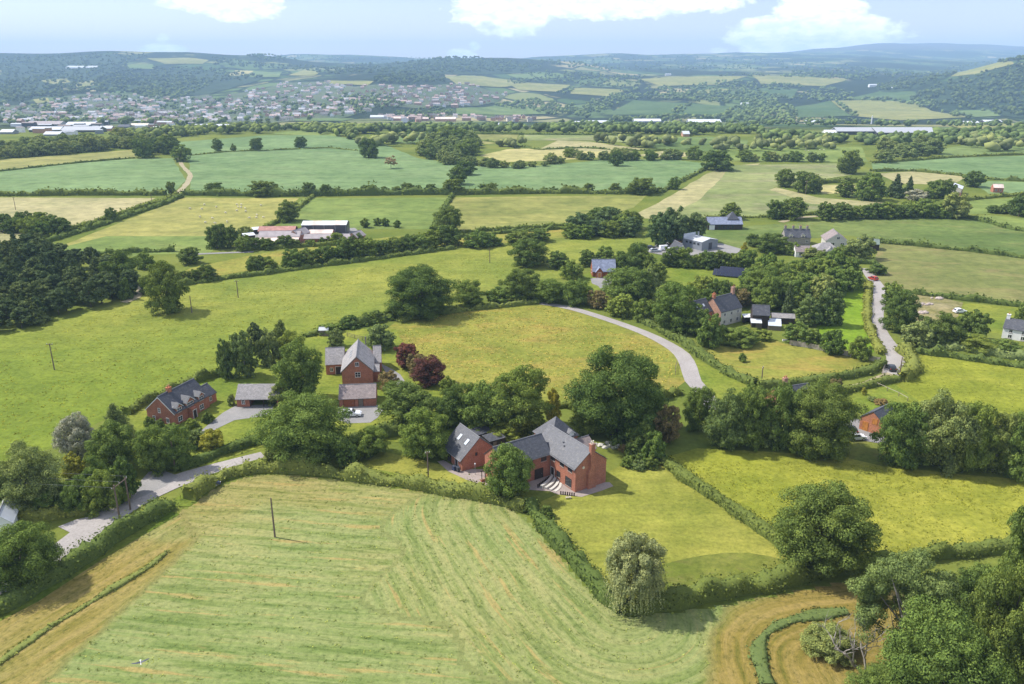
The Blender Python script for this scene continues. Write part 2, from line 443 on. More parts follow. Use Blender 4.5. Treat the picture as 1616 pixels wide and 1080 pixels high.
def ribbon(name, line, width, mat, lift=None, world=False, step=5.0, jit=0.0):
    """road, lane or track of the given width(s) along a line"""
    W = [p if world else P(*p) for p in line]
    wd = width if isinstance(width, (list, tuple)) else [width]*len(W)
    # smooth the line
    pts = []; ws = []
    for i in range(len(W)-1):
        p0, p1, p2, p3 = W[max(i-1, 0)], W[i], W[i+1], W[min(i+2, len(W)-1)]
        k = max(2, int((p2-p1).length/step))
        for q in range(k):
            t = q/k; t2 = t*t; t3 = t2*t
            pts.append(.5*((2*p1)+(p2-p0)*t+(2*p0-5*p1+4*p2-p3)*t2+(3*p1-p0-3*p2+p3)*t3)); ws.append(wd[i]*(1-t)+wd[i+1]*t)
    pts.append(W[-1]); ws.append(wd[-1])
    _lift[0] += 1; lift = layer(name) if lift is None else lift
    V = []; F = []
    for i, p in enumerate(pts):
        d = pts[min(i+1, len(pts)-1)]-pts[max(i-1, 0)]; d.z = 0; d.normalize(); nrm = Vector((-d.y, d.x, 0))
        for s in (-1, -.33, .33, 1):
            q = p+nrm*s*ws[i]/2*(1+random.uniform(-jit, jit)); V.append((q.x, q.y, hz(q.x, q.y)+lift+(0 if q.y < 600 else (q.y-600)*.0006)))
    for i in range(len(pts)-1):
        for k in range(3):
            a = i*4+k; F.append((a, a+1, a+5, a+4))
    me = mesh_from(name, V, F, mat)
    bm = bmesh.new(); bm.from_mesh(me)
    for f in bm.faces:
        if f.normal.z < 0: f.normal_flip()
    bm.to_mesh(me); bm.free()
    o = link(name, me); o['kind'] = 'structure'
    return o

def world_dir(a, b):
    d = P(*b)-P(*a); return math.atan2(d.y, d.x)

# --- grass and crop kinds
G = {}
G['pasture'] = grass('pasture_grass', C(150,172,66), C(182,190,78), C(132,158,58), 0.15, .07, 5, .014, .8, .55, near=(C(142,168,52), 190, 262))
G['pasture_yellow'] = grass('dry_pasture_grass', C(158,172,66), C(186,188,82), CN(196,172,92), .1, .05, 4, .02, .7, .85)
G['pasture_bright'] = grass('bright_pasture_grass', C(170,184,60), C(196,200,78), C(154,170,56), .3, .05, 4, .02, .8, .6)
G['lawn'] = grass('mown_lawn', C(164,176,68), C(192,196,84), C(176,182,80), world_dir((900,830),(1150,900)), .11, 2.4, .03, 1.2, .45, .15)
G['garden'] = grass('garden_grass', C(140,166,56), C(172,184,70), C(120,148,50), 0, .06, 2, .05, 1.0, .5, .2)
G['lush'] = grass('lush_green_grass', C(140,184,40), C(164,200,58), C(124,164,40), 0, .05, 3, .04, .8, .4)
G['rough'] = grass('rough_grass', C(138,156,60), C(160,170,74), C(160,156,84), 0, 0, 3, .06, .8, .6)
G['verge'] = grass('grass_verge', C(124,154,50), C(164,176,70), C(110,132,48), 0, 0, 3, .08, 1.1, .5, .2)
G['midgreen'] = grass('mid_green_meadow', C(136,166,76), C(158,182,88), C(170,184,92), .05, .05, 14, .006, .12, .5, 0)
G['crop_blue'] = grass('blue_green_crop', C(136,172,102), C(152,186,112), C(168,192,122), .06, .07, 16, .006, .10, .45, 0)
G['crop_yellow'] = grass('yellowing_crop', C(184,188,92), C(200,200,106), C(164,178,86), .06, .05, 16, .006, .15, .45, 0)
G['crop_patchy'] = grass('patchy_green_crop', C(168,180,88), C(186,188,98), C(134,154,70), .03, .10, 12, .008, .12, .75, 0)
G['tan'] = grass('tan_stubble', CN(196,190,136), CN(210,200,150), CN(182,184,124), .1, .05, 12, .006, .15, .4, 0)
G['tan_green'] = grass('thin_crop_on_tan_soil', C(160,180,100), C(178,190,114), C(198,190,142), world_dir((1000,340),(1120,275)), .12, 20, .006, .12, .6, 0)
G['cream'] = grass('cream_stubble', CN(212,204,136), CN(222,210,148), CN(196,192,116), 0, .05, 14, .006, .1, .4, 0)
G['olive'] = grass('olive_crop', C(146,160,82), C(168,172,96), C(178,166,106), -.22, .09, 9, .012, .2, .7, .1)
G['olive2'] = grass('dark_green_crop', C(124,152,72), C(148,168,84), C(166,172,96), -.15, .07, 9, .01, .2, .5, .1)
G['far_green'] = grass('far_green_field', C(126,158,78), C(146,172,90), C(158,178,98), 0, .04, 20, .004, .06, .4, 0)
G['far_yellow'] = grass('far_yellow_field', C(172,180,94), C(188,190,106), C(150,168,82), 0, .04, 20, .004, .06, .4, 0)
G['far_dark'] = grass('far_dark_green_field', C(100,134,68), C(118,146,78), None, 0, .04, 20, .004, .06, .4, 0)  # a darker green crop than the other far fields
G['earth'] = grass('bare_earth_and_rubble', CN(166,158,100), CN(196,182,140), CN(120,128,66), 0, 0, 3, .10, .5, .7, .4)
def gravelmat(name, c1, c2, sc=1.2, wear=None):
    m, nt, b = newmat(name); p = geo_pos(nt)
    n = noise(nt, p, .12, 6, .7); r = ramp(nt, n, [(.34, c1), (.66, c2)])
    n2 = noise(nt, p, sc*2.5, 5, .75); r2 = ramp(nt, n2, [(.3, (.82,)*3), (.7, (1.18,)*3)])
    col = mixc(nt, 1.0, r.outputs[0], r2.outputs[0], 'MULTIPLY')
    n3 = noise(nt, p, .45, 6, .75, .8); r3 = ramp(nt, n3, [(.60, (0, 0, 0)), (.70, (.5,)*3)])
    col = mixc(nt, r3.outputs[0], col, wear or tuple(x*.6 for x in c1))
    L(nt, col, b.inputs['Base Color']); b.inputs['Roughness'].default_value = .92
    return m
G['asphalt'] = gravelmat('worn_asphalt', CN(196,188,182), CN(216,208,202), 1.0)
G['gravel'] = gravelmat('grey_gravel', CN(168,166,164), CN(194,190,186), 2.0, CN(158,154,136))
G['track'] = gravelmat('sandy_track', CN(196,182,140), CN(212,198,160), .6)
G['paving'] = gravelmat('sandstone_paving_slabs', CN(192,176,166), CN(212,196,188), 1.5, CN(176,152,140))

# --- the mown hay field in front, its swaths laid along the hedges
def poly_dist(X, Y, line):
    best = np.full(X.shape, 1e9)
    for a, b in zip(line[:-1], line[1:]):
        ax, ay, bx, by = a.x, a.y, b.x, b.y; dx, dy = bx-ax, by-ay
        t = np.clip(((X-ax)*dx+(Y-ay)*dy)/(dx*dx+dy*dy), 0, 1)
        best = np.minimum(best, np.hypot(X-ax-t*dx, Y-ay-t*dy))
    return best
def inside(X, Y, poly):
    r = np.zeros(X.shape, bool); n = len(poly)
    for i in range(n):
        a, b = poly[i], poly[(i+1) % n]
        if a.y == b.y: continue
        c = ((a.y > Y) != (b.y > Y)) & (X < (b.x-a.x)*(Y-a.y)/(b.y-a.y)+a.x)
        r ^= c
    return r
HAY = [P(*q) for q in [(-260,1180),(-60,1005),(60,945),(160,880),(280,812),(345,768),(395,752),(445,749),(520,757),(600,767),(680,780),(760,792),(805,801),(838,826),(870,866),(912,912),(955,955),(985,972),(1060,968),(1150,955),(1250,935),(1345,916),(1500,960),(1750,1180)]]
CURVE = [P(*q) for q in [(1420,955),(1345,966),(1290,971),(1245,980),(1212,996),(1196,1018),(1198,1045),(1212,1085),(1240,1130)]]
WIND = [P(*q) for q in [(-60,1085),(0,1046),(60,1002),(120,965),(180,928),(225,902),(262,874)]]
HAYSPOTS = []
def hay_field():
    y0, y1 = min(p.y for p in HAY), max(p.y for p in HAY); x0, x1 = min(p.x for p in HAY), max(p.x for p in HAY)
    s = .9; xs = np.arange(x0, x1+s, s); ys = np.arange(y0, y1+s, s)
    XX, YY = np.meshgrid(xs, ys)
    L1 = [P(*q) for q in [(820,800),(870,858),(912,908),(985,975)]]
    L2 = [P(*q) for q in [(985,975),(1150,955),(1345,916)]]
    LR = [P(*q) for q in [(-60,1010),(160,885),(280,815)]]
    LT = [P(*q) for q in [(300,806),(345,770),(445,750),(600,769),(805,803)]]
    dR = poly_dist(XX, YY, LR); d1 = poly_dist(XX, YY, L1); d2 = poly_dist(XX, YY, L2); dt = poly_dist(XX, YY, LT); dc = poly_dist(XX, YY, CURVE)
    a0 = world_dir((370,990), (640,1013)); ux, uy = math.cos(a0), math.sin(a0)
    across = -XX*uy+YY*ux; along = XX*ux+YY*uy
    def zone(mask, d, other): return np.where(mask, d, other)
    ang1 = math.atan2((L1[-1]-L1[0]).y, (L1[-1]-L1[0]).x)
    al1 = XX*math.cos(ang1)+YY*math.sin(ang1)
    wob = 5*np.sin(al1*.11)+3*np.sin(al1*.31+1.0)
    m1 = (d1 < 24+wob)
    across = zone(m1, d1+300, across); along = zone(m1, al1, along)
    mt = (dt < 10) & ~m1
    
    D = [P(*q) for q in [(1112,1200),(1122,1010),(1150,955),(1345,905),(1600,950),(1700,1200)]]
    mD = inside(XX, YY, D)
    across = zone(mD, dc+700, across); along = zone(mD, YY, along)
    Cz = [P(*q) for q in [(-400,1300),(-300,1000),(60,940),(285,805),(308,852),(255,905),(190,965),(90,1060),(-150,1300)]]
    mC = inside(XX, YY, Cz)
    angC = math.atan2((LR[-1]-LR[0]).y, (LR[-1]-LR[0]).x)
    across = zone(mC, dR+900, across); along = zone(mC, XX*math.cos(angC)+YY*math.sin(angC), along)
    tan = np.zeros_like(XX); tan[mC] = .85; tan[mD] = 1.0
    tan = np.where(mt, .30, tan)
    # soften the mask
    for _ in range(2): tan = (tan+np.roll(tan, 1, 0)+np.roll(tan, -1, 0)+np.roll(tan, 1, 1)+np.roll(tan, -1, 1))/5
    zz = .015 + .006*np.sin(along*.9+across*1.7) + .004*RNG.normal(size=XX.shape)
    V = np.stack([XX.ravel(), YY.ravel(), zz.ravel()], 1)
    ny, nx = XX.shape
    I = np.arange(ny*nx).reshape(ny, nx)
    F = np.stack([I[:-1, :-1], I[:-1, 1:], I[1:, 1:], I[1:, :-1]], -1).reshape(-1, 4)
    cx = (XX[:-1, :-1]+s/2).ravel(); cy = (YY[:-1, :-1]+s/2).ravel()
    F = F[inside(cx, cy, HAY)]
    m, nt, b = newmat('mown_hay'); p = geo_pos(nt)
    at = N(nt, 'ShaderNodeAttribute', attribute_name='swath').outputs['Vector']
    tn = N(nt, 'ShaderNodeAttribute', attribute_name='stubble').outputs['Fac']
    jit = noise(nt, p, .05, 3, .5)
    n1 = noise(nt, mapped(nt, at, (.06, .62, 1)), 1.0, 6, .70, .35)
    n2 = noise(nt, mapped(nt, at, (.33, 1.0, 1)), 1.0, 6, .74, 1.2)
    n3 = noise(nt, p, 1.1, 6, .78)
    n6 = noise(nt, p, .018, 3, .5)
    gr = ramp(nt, n1, [(.32, C(136,158,76)), (.43, C(166,184,98)), (.54, C(186,196,114)), (.64, C(194,200,118)), (.72, CN(220,194,124))])
    sy = N(nt, 'ShaderNodeSeparateXYZ'); L(nt, p, sy.inputs[0]); mr = N(nt, 'ShaderNodeMapRange'); L(nt, sy.outputs[1], mr.inputs[0]); mr.inputs[1].default_value = 85; mr.inputs[2].default_value = 145; mr.inputs[3].default_value = -.10; mr.inputs[4].default_value = .12
    n6a = N(nt, 'ShaderNodeMath', operation='ADD'); L(nt, n6, n6a.inputs[0]); L(nt, mr.outputs[0], n6a.inputs[1]); n6 = n6a.outputs[0]
    n7 = noise(nt, mapped(nt, at, (.045, .50, 1), (0, 0, 0), (7, 3, 0)), 1.0, 4, .6, .2)
    t7 = ramp(nt, n7, [(.575, (0, 0, 0)), (.64, (.85,)*3)]); d7 = ramp(nt, n7, [(.36, (.5,)*3), (.42, (0, 0, 0))])
    r6 = ramp(nt, n6, [(.36, (.88, .97, .90)), (.64, (1.13, 1.05, 1.06))])
    gr = mixc(nt, 1.0, gr.outputs[0], r6.outputs[0], 'MULTIPLY')
    gr = mixc(nt, t7.outputs[0], gr, CN(206, 184, 116)); gr = mixc(nt, d7.outputs[0], gr, C(118, 146, 66))
    st = ramp(nt, n1, [(.30, CN(136,132,58)), (.42, CN(168,150,76)), (.54, CN(186,164,94)), (.64, CN(196,170,104)), (.74, CN(162,158,70))])
    tf = N(nt, 'ShaderNodeMath', operation='MULTIPLY_ADD'); L(nt, jit, tf.inputs[0]); tf.inputs[1].default_value = .9; tf.inputs[2].default_value = -.45
    ta = N(nt, 'ShaderNodeMath', operation='ADD', use_clamp=True); L(nt, tf.outputs[0], ta.inputs[0]); L(nt, tn, ta.inputs[1])
    col = mixc(nt, ta.outputs[0], gr, st.outputs[0])
    tu = ramp(nt, n2, [(.34, (.58, .68, .52)), (.45, (1, 1, 1)), (.60, (1, 1, 1)), (.70, (1.16, 1.13, 1.08))])
    col = mixc(nt, .85, col, tu.outputs[0], 'MULTIPLY')
    r3 = ramp(nt, n3, [(.34, (.50, .58, .46)), (.45, (.96, .97, .95)), (.66, (1.30, 1.27, 1.22))])
    col = mixc(nt, 1.0, col, r3.outputs[0], 'MULTIPLY')
    L(nt, col, b.inputs['Base Color']); b.inputs['Roughness'].default_value = .95; b.inputs['Specular IOR Level'].default_value = .1
    hh = N(nt, 'ShaderNodeMath', operation='ADD'); L(nt, n2, hh.inputs[0]); L(nt, n3, hh.inputs[1])
    bump(nt, b, hh.outputs[0], .55, .35)
    me = mesh_from('hay_field', V, F, m)
    a = me.attributes.new('swath', 'FLOAT_VECTOR', 'POINT'); a.data.foreach_set('vector', np.stack([along.ravel(), across.ravel(), np.zeros(ny*nx)], 1).astype(np.float32).ravel())
    a = me.attributes.new('stubble', 'FLOAT', 'POINT'); a.data.foreach_set('value', tan.ravel().astype(np.float32))
    bm = bmesh.new(); bm.from_mesh(me); bmesh.ops.delete(bm, geom=[v for v in bm.verts if not v.link_faces], context='VERTS'); bm.to_mesh(me); bm.free()
    me.polygons.foreach_set('use_smooth', np.ones(len(me.polygons), bool))
    o = link('hay_field', me); o['kind'] = 'structure'
    ok = inside(XX, YY, HAY) & (tan < .5) & ((across % 2.7) < .75); iy, ix = np.where(ok); k = RNG.choice(len(iy), min(len(iy), 12000))
    HAYSPOTS.append(np.stack([XX[iy[k], ix[k]]+RNG.uniform(-.4, .4, len(k)), YY[iy[k], ix[k]]+RNG.uniform(-.4, .4, len(k))], 1))
hay_field()

# --- near fields
sheet('pasture', [(-140,560),(0,528),(120,500),(205,474),(240,450),(330,440),(440,428),(560,416),(640,404),(750,392),(850,384),(1015,368),(1040,380),(1000,410),(905,416),(885,440),(800,445),(740,478),(640,492),(560,512),(500,528),(440,560),(370,588),(300,606),(240,625),(180,655),(110,690),(40,730),(-60,775),(-240,800)], G['pasture'])
sheet('meadow', [(585,535),(625,508),(700,494),(800,484),(862,478),(905,488),(955,505),(1010,526),(1050,545),(1072,565),(1082,602),(1050,625),(960,640),(860,645),(760,635),(690,600),(640,565)], G['pasture_yellow'])
sheet('lawn', [(836,800),(870,785),(960,745),(1000,725),(1046,728),(1110,778),(1170,818),(1228,858),(1262,892),(1150,930),(1050,945),(985,958),(920,905),(870,850)], G['lawn'])
sheet('rough_grass', [(1010,905),(1040,893),(1075,884),(1110,877),(1145,873),(1180,873),(1212,878),(1240,886),(1262,895),(1150,932),(1050,946),(1010,950)], G['rough'], jit=1.6, step=2.5)
sheet('pasture', [(1050,722),(1100,708),(1340,722),(1400,738),(1616,757),(1800,770),(1800,820),(1616,838),(1570,860),(1450,880),(1340,890),(1270,888),(1225,850),(1165,812),(1100,768)], G['pasture_bright'])
sheet('pasture', [(1425,566),(1440,556),(1520,568),(1640,586),(1900,620),(1900,720),(1616,680),(1520,668),(1420,640),(1330,614),(1400,600)], G['pasture_bright'])
sheet('paddock', [(1110,552),(1150,538),(1225,538),(1240,543),(1385,572),(1390,580),(1340,597),(1260,605),(1205,607),(1150,585)], G['pasture_yellow'])
sheet('paddock', [(1075,560),(1100,568),(1150,592),(1200,612),(1160,625),(1110,640),(1098,605)], G['garden'])
sheet('paddock', [(1288,520),(1305,470),(1325,450),(1358,448),(1368,470),(1372,510),(1384,552),(1370,562),(1300,540)], G['lush'])
sheet('lawn', [(1312,620),(1350,616),(1410,606),(1460,640),(1440,660),(1380,655),(1345,650)], G['garden'])
sheet('garden', [(200,650),(250,628),(345,592),(420,560),(500,528),(560,520),(625,520),(650,560),(700,600),(760,640),(780,690),(740,730),(640,700),(540,690),(430,700),(330,735),(250,745),(215,700)], G['garden'])
sheet('garden', [(560,745),(600,712),(700,735),(760,760),(800,790),(700,775),(600,760)], G['lawn'])
sheet('grass_verge', [(300,748),(350,728),(420,705),(480,710),(560,735),(640,750),(720,765),(800,785),(812,800),(760,790),(680,777),(600,765),(520,755),(445,746),(395,749),(345,764),(300,800),(262,800),(330,745)], G['verge'])
sheet('grass_verge', [(-60,1010),(60,925),(160,862),(262,806),(284,812),(160,884),(60,950),(-60,1012)], G['verge'])
sheet('garden', [(900,440),(930,430),(1000,445),(1020,470),(960,480),(880,470)], G['garden'])
sheet('meadow', [(1020,425),(1100,420),(1190,420),(1200,440),(1180,455),(1080,470),(1010,470)], G['garden'])
sheet('crop_field', [(1385,398),(1380,384),(1450,388),(1540,398),(1700,418),(1800,430),(1800,510),(1640,484),(1540,475),(1460,465),(1400,458),(1380,440),(1366,430),(1380,412)], G['olive'])
sheet('crop_field', [(1105,366),(1190,356),(1330,347),(1450,341),(1530,340),(1616,366),(1700,390),(1700,412),(1540,396),(1450,384),(1390,380),(1340,372),(1260,378),(1140,396),(1115,385)], G['olive2'])
sheet('field', [(1505,520),(1520,478),(1616,486),(1700,500),(1700,540),(1600,530),(1560,525)], G['garden'])
sheet('building_plot', [(1420,462),(1460,466),(1520,478),(1512,500),(1470,515),(1440,505),(1420,490)], G['earth'])
sheet('rough_ground', [(1330,700),(1360,690),(1395,700),(1400,738),(1340,724)], G['rough'])

# --- fields of the valley floor
sheet('field', [(-60,425),(0,412),(170,372),(330,372),(350,385),(330,400),(240,402),(100,415),(-60,432)], G['midgreen'])
sheet('field', [(290,312),(472,313),(440,350),(410,366),(330,373),(168,373),(80,395)], G['crop_yellow'])
sheet('field', [(-80,313),(0,312),(246,313),(190,335),(120,362),(0,398),(-80,415)], G['tan'])
sheet('field', [(478,313),(708,312),(684,362),(560,362),(440,356)], G['midgreen'])
sheet('field', [(716,312),(1022,308),(1000,328),(960,340),(880,358),(720,365),(688,362)], G['crop_patchy'])
sheet('field', [(240,450),(300,424),(400,402),(560,380),(640,372),(700,378),(640,392),(560,400),(440,418),(330,438)], G['pasture_yellow'])
sheet('field', [(650,388),(760,372),(880,362),(1000,348),(1020,362),(880,376),(760,388)], G['pasture_yellow'])
sheet('field', [(300,304),(300,262),(276,225),(420,214),(520,214),(600,226),(660,250),(740,262),(850,262),(960,252),(1060,252),(1112,258),(1110,272),(1042,300),(840,303),(560,303)], G['crop_blue'])
sheet('field', [(-80,308),(-80,278),(0,271),(120,258),(210,251),(272,250),(294,285),(270,306)], G['crop_blue'])
sheet('field', [(-80,276),(-80,256),(0,252),(110,245),(215,236),(215,249),(120,256),(0,269)], G['far_yellow'])
sheet('field', [(992,344),(1040,320),(1116,274),(1150,262),(1200,258),(1160,290),(1100,330),(1040,346)], G['tan'])
sheet('field', [(1040,346),(1100,318),(1140,280),(1152,261),(1330,258),(1345,276),(1220,296),(1290,318),(1410,322),(1300,334),(1180,342),(1100,346)], G['tan_green'])
sheet('field', [(1214,300),(1225,296),(1290,312),(1420,322),(1400,326),(1280,322)], G['tan'])
sheet('field', [(1285,300),(1300,292),(1350,292),(1345,305),(1300,306)], G['cream'])
sheet('field', [(756,246),(800,236),(900,233),(985,237),(960,248),(870,254),(800,256)], G['cream'])
sheet('field', [(850,236),(880,222),(930,224),(1020,236),(985,240),(900,238)], G['tan'])
sheet('field', [(1000,246),(1050,238),(1110,244),(1060,250)], G['tan'])
sheet('field', [(1120,238),(1200,230),(1360,232),(1370,256),(1200,256),(1130,252)], G['midgreen'])
sheet('field', [(1375,258),(1490,250),(1616,246),(1720,246),(1720,284),(1616,286),(1560,280),(1460,270),(1380,272)], G['crop_blue'])
sheet('field', [(1382,274),(1440,271),(1530,279),(1500,292),(1420,290)], G['tan'])
sheet('field', [(1540,292),(1560,286),(1720,290),(1720,308),(1616,304),(1560,306)], G['crop_blue'])
sheet('field', [(1500,326),(1540,316),(1616,312),(1720,312),(1720,344),(1616,338),(1530,338)], G['midgreen'])
sheet('field', [(1525,342),(1560,340),(1720,352),(1720,380),(1616,366)], G['midgreen'])
sheet('field', [(1470,238),(1530,228),(1720,230),(1720,244),(1616,244),(1490,248)], G['far_green'])
sheet('field', [(600,222),(640,210),(760,214),(760,222),(690,232)], G['far_green'])
sheet('field', [(700,212),(820,212),(815,222),(770,228),(705,220)], G['far_yellow'])
sheet('field', [(826,212),(950,212),(1000,216),(1000,226),(930,222),(830,222)], G['tan_green'])
sheet('field', [(430,212),(480,206),(530,208),(560,214),(520,216)], G['midgreen'])
sheet('field', [(1010,218),(1120,216),(1180,222),(1180,230),(1110,240),(1030,234)], G['far_green'])

# --- fields on the hillsides beyond the valley
for q, k in [
 ([(698,121),(760,121),(830,131),(800,138),(720,134)], 'far_yellow'), ([(800,130),(900,135),(880,146),(820,143)], 'far_yellow'),
 ([(900,140),(990,143),(960,153),(900,149)], 'far_yellow'), ([(720,172),(790,165),(870,172),(880,180),(720,182)], 'far_green'),
 ([(950,182),(1000,159),(1060,163),(1140,168),(1080,181)], 'far_dark'), ([(1080,181),(1140,168),(1200,172),(1170,184)], 'far_dark'),
 ([(1010,126),(1110,121),(1180,121),(1130,135),(1040,137)], 'far_yellow'), ([(1090,146),(1130,140),(1160,143),(1110,149)], 'far_yellow'),
 ([(1180,120),(1270,122),(1340,126),(1300,137),(1200,133)], 'far_yellow'), ([(1150,150),(1220,138),(1260,142),(1250,158)], 'far_dark'),
 ([(1260,186),(1240,172),(1310,160),(1345,184)], 'far_dark'), ([(1345,184),(1312,160),(1400,160),(1450,163),(1530,186),(1420,191)], 'far_yellow'),
 ([(1330,158),(1400,142),(1445,146),(1450,161)], 'far_dark'), ([(1500,176),(1560,174),(1580,184),(1540,186)], 'far_green'),
 ([(1500,122),(1530,108),(1590,98),(1600,102),(1540,118)], 'far_yellow'), ([(1490,197),(1616,195),(1700,196),(1700,206),(1520,205)], 'far_yellow'),
 ([(62,128),(105,125),(112,131),(80,134)], 'far_yellow'), ([(100,135),(150,127),(148,136),(118,139)], 'far_yellow'),
 ([(232,93),(290,92),(330,96),(320,102),(260,102)], 'far_yellow'), ([(200,103),(240,102),(245,110),(205,109)], 'far_green'),
 ([(355,121),(372,112),(400,113),(385,120)], 'cream'), ([(385,122),(400,113),(445,115),(440,123)], 'far_green'),
 ([(455,120),(480,112),(505,114),(495,121)], 'far_yellow'), ([(510,132),(520,128),(590,129),(580,136)], 'far_yellow'),
 ([(462,190),(500,188),(560,188),(540,192),(470,192)], 'far_green'), ([(52,158),(75,155),(80,162),(58,164)], 'far_yellow'),
 ([(800,118),(880,116),(900,122),(820,126)], 'far_green')]:
    sheet('field', q, G[k], lift=.6)

sheet('town_ground', [(330,197),(338,168),(360,150),(420,140),(450,132),(510,130),(560,138),(620,134),(660,138),(740,134),(800,150),(790,160),(740,168),(660,172),(600,168),(560,182),(480,191),(400,197)], grass('town_gardens_and_streets', CN(118,128,98), CN(96,120,74), CN(160,152,140), 0, 0, 3, .012, .05, .6, 0), lift=.5)
sheet('town_ground', [(0,199),(0,168),(60,166),(120,150),(190,148),(260,156),(330,150),(340,170),(330,197),(240,199),(120,192)], bpy.data.materials['town_gardens_and_streets'], lift=.5)
WF = grass('dark_green_wood_floor', C(58,82,48), C(76,100,58), None, 0, 0, 3, .01, .05, .4, 0)  # dark green ground beneath the distant trees
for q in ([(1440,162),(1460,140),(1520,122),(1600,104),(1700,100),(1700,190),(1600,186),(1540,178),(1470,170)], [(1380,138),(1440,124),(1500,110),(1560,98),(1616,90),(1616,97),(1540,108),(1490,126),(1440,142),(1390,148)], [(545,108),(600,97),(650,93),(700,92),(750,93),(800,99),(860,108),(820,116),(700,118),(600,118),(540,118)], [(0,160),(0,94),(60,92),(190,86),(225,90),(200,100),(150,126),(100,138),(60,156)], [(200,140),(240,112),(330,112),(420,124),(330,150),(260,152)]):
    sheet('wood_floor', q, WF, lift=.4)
# --- roads, lanes, drives and yards
ribbon('road', [(-70,1000),(0,941),(60,899),(130,846),(190,803),(240,775),(300,752),(360,733),(415,718)], [4.8,4.8,5.0,5.4,5.8,6.0,5.0,3.4,2.7], G['asphalt'])
sheet('road_mouth', [(92,832),(120,821),(160,812),(195,790),(200,808),(150,842),(112,860),(118,845)], G['asphalt'])
sheet('driveway', [(212,790),(222,760),(238,742),(232,730),(258,722),(262,745),(282,752),(262,768)], G['gravel'])
sheet('driveway', [(306,690),(330,670),(352,652),(372,641),(432,639),(430,652),(412,658),(370,664),(345,676),(320,690)], G['gravel'])
sheet('driveway', [(533,643),(600,640),(606,646),(596,660),(584,668),(548,669),(532,662)], G['gravel'])
sheet('patio', [(620,584),(632,592),(640,604),(628,612),(612,594),(600,574)], G['gravel'])
ribbon('lane', [(840,478),(868,481),(905,488),(960,505),(1015,525),(1052,543),(1076,560),(1087,580),(1094,602),(1112,622),(1128,650)], [2.8,3.0,3.2,3.2,3.4,3.8,4.4,4.4,4.2,4.0,4.0], G['asphalt'])
ribbon('lane', [(1366,424),(1374,437),(1386,452),(1388,472),(1383,495),(1386,518),(1397,537),(1410,556),(1416,574),(1408,592)], [3.6,3.8,4.0,4.2,4.2,4.2,4.4,4.8,5.2,5.2], G['asphalt'])
sheet('road_mouth', [(1400,540),(1418,545),(1414,556),(1404,556)], G['asphalt'])
ribbon('lane', [(1410,592),(1392,597),(1370,606),(1345,612),(1318,616)], [3.6,3.0,2.6,2.6,2.6], G['track'])
sheet('driveway', [(932,440),(966,437),(966,446),(952,462),(944,452),(934,448)], G['gravel'])
sheet('yard', [(1020,398),(1040,384),(1080,378),(1140,385),(1172,394),(1160,402),(1120,408),(1050,404)], G['gravel'])
sheet('yard', [(1330,672),(1345,660),(1395,672),(1420,690),(1395,702),(1350,694)], G['gravel'])
sheet('farmyard', [(388,385),(400,368),(560,360),(572,372),(520,386),(420,392)], G['gravel'])
ribbon('track', [(270,310),(284,302),(296,288),(300,276),(288,262),(282,250)], [3.6,3.6,3.8,3.6,3,3], G['track'], jit=.2)
ribbon('track', [(-60,416),(0,400),(80,376),(150,354),(200,336),(250,320),(278,311)], 4.0, G['midgreen'])
ribbon('lane', [(290,403),(320,401),(370,399),(400,398)], 2.6, G['gravel'])
ribbon('track', [(1232,351),(1270,343),(1340,340),(1400,336)], 3.5, G['track'])
ribbon('track', [(196,478),(215,470),(224,455),(220,444)], 3.0, G['track'], jit=.25)
ribbon('track', [(645,205),(760,202),(900,203),(1010,206)], 5.0, G['asphalt'])
# ------------------------------------------------------------------ foliage
LEAF = {
 'oak': leafmat('oak_leaves', (0.114, 0.164, 0.059)), 'mid': leafmat('mid_green_leaves', (0.139, 0.198, 0.065)),
 'bright': leafmat('bright_green_leaves', (0.183, 0.238, 0.071)), 'willow': leafmat('willow_leaves', (.315, .330, .200), .25),
 'birch': leafmat('birch_leaves', (0.147, 0.198, 0.087)), 'pine': leafmat('pine_needles', (0.088, 0.123, 0.066), .28, .08),
 'cedar': leafmat('blue_cedar_needles', (0.287, 0.300, 0.299), .25, .08), 'purple': leafmat('purple_leaves', (0.122, 0.055, 0.061), .3, .12),
 'bronze': leafmat('bronze_leaves', (0.201, 0.165, 0.098), .3), 'yellow': leafmat('yellow_green_leaves', (0.300, 0.300, 0.067), .25),
 'poplar': leafmat('poplar_leaves', (0.114, 0.165, 0.089)), 'hedge': leafmat('hedge_leaves', (0.112, 0.149, 0.054), .42),
 'hedge_light': leafmat('light_hedge_leaves', (0.171, 0.201, 0.071), .42), 'dead': leafmat('dry_twigs', (0.244, 0.201, 0.159), .3, .05),
 'swath': leafmat('cut_grass', (.130, .165, .072), .35, .15), 'scrub': leafmat('scrub_leaves', (0.185, 0.234, 0.112), .35),
 'farwood': leafmat('distant_wood_leaves', (.062, .090, .044), .45, .1),
 'far': leafmat('distant_leaves', (0.109, 0.151, 0.073), .45, .1), 'farlight': leafmat('distant_willow_leaves', (0.165, 0.195, 0.104), .4, .1),
}
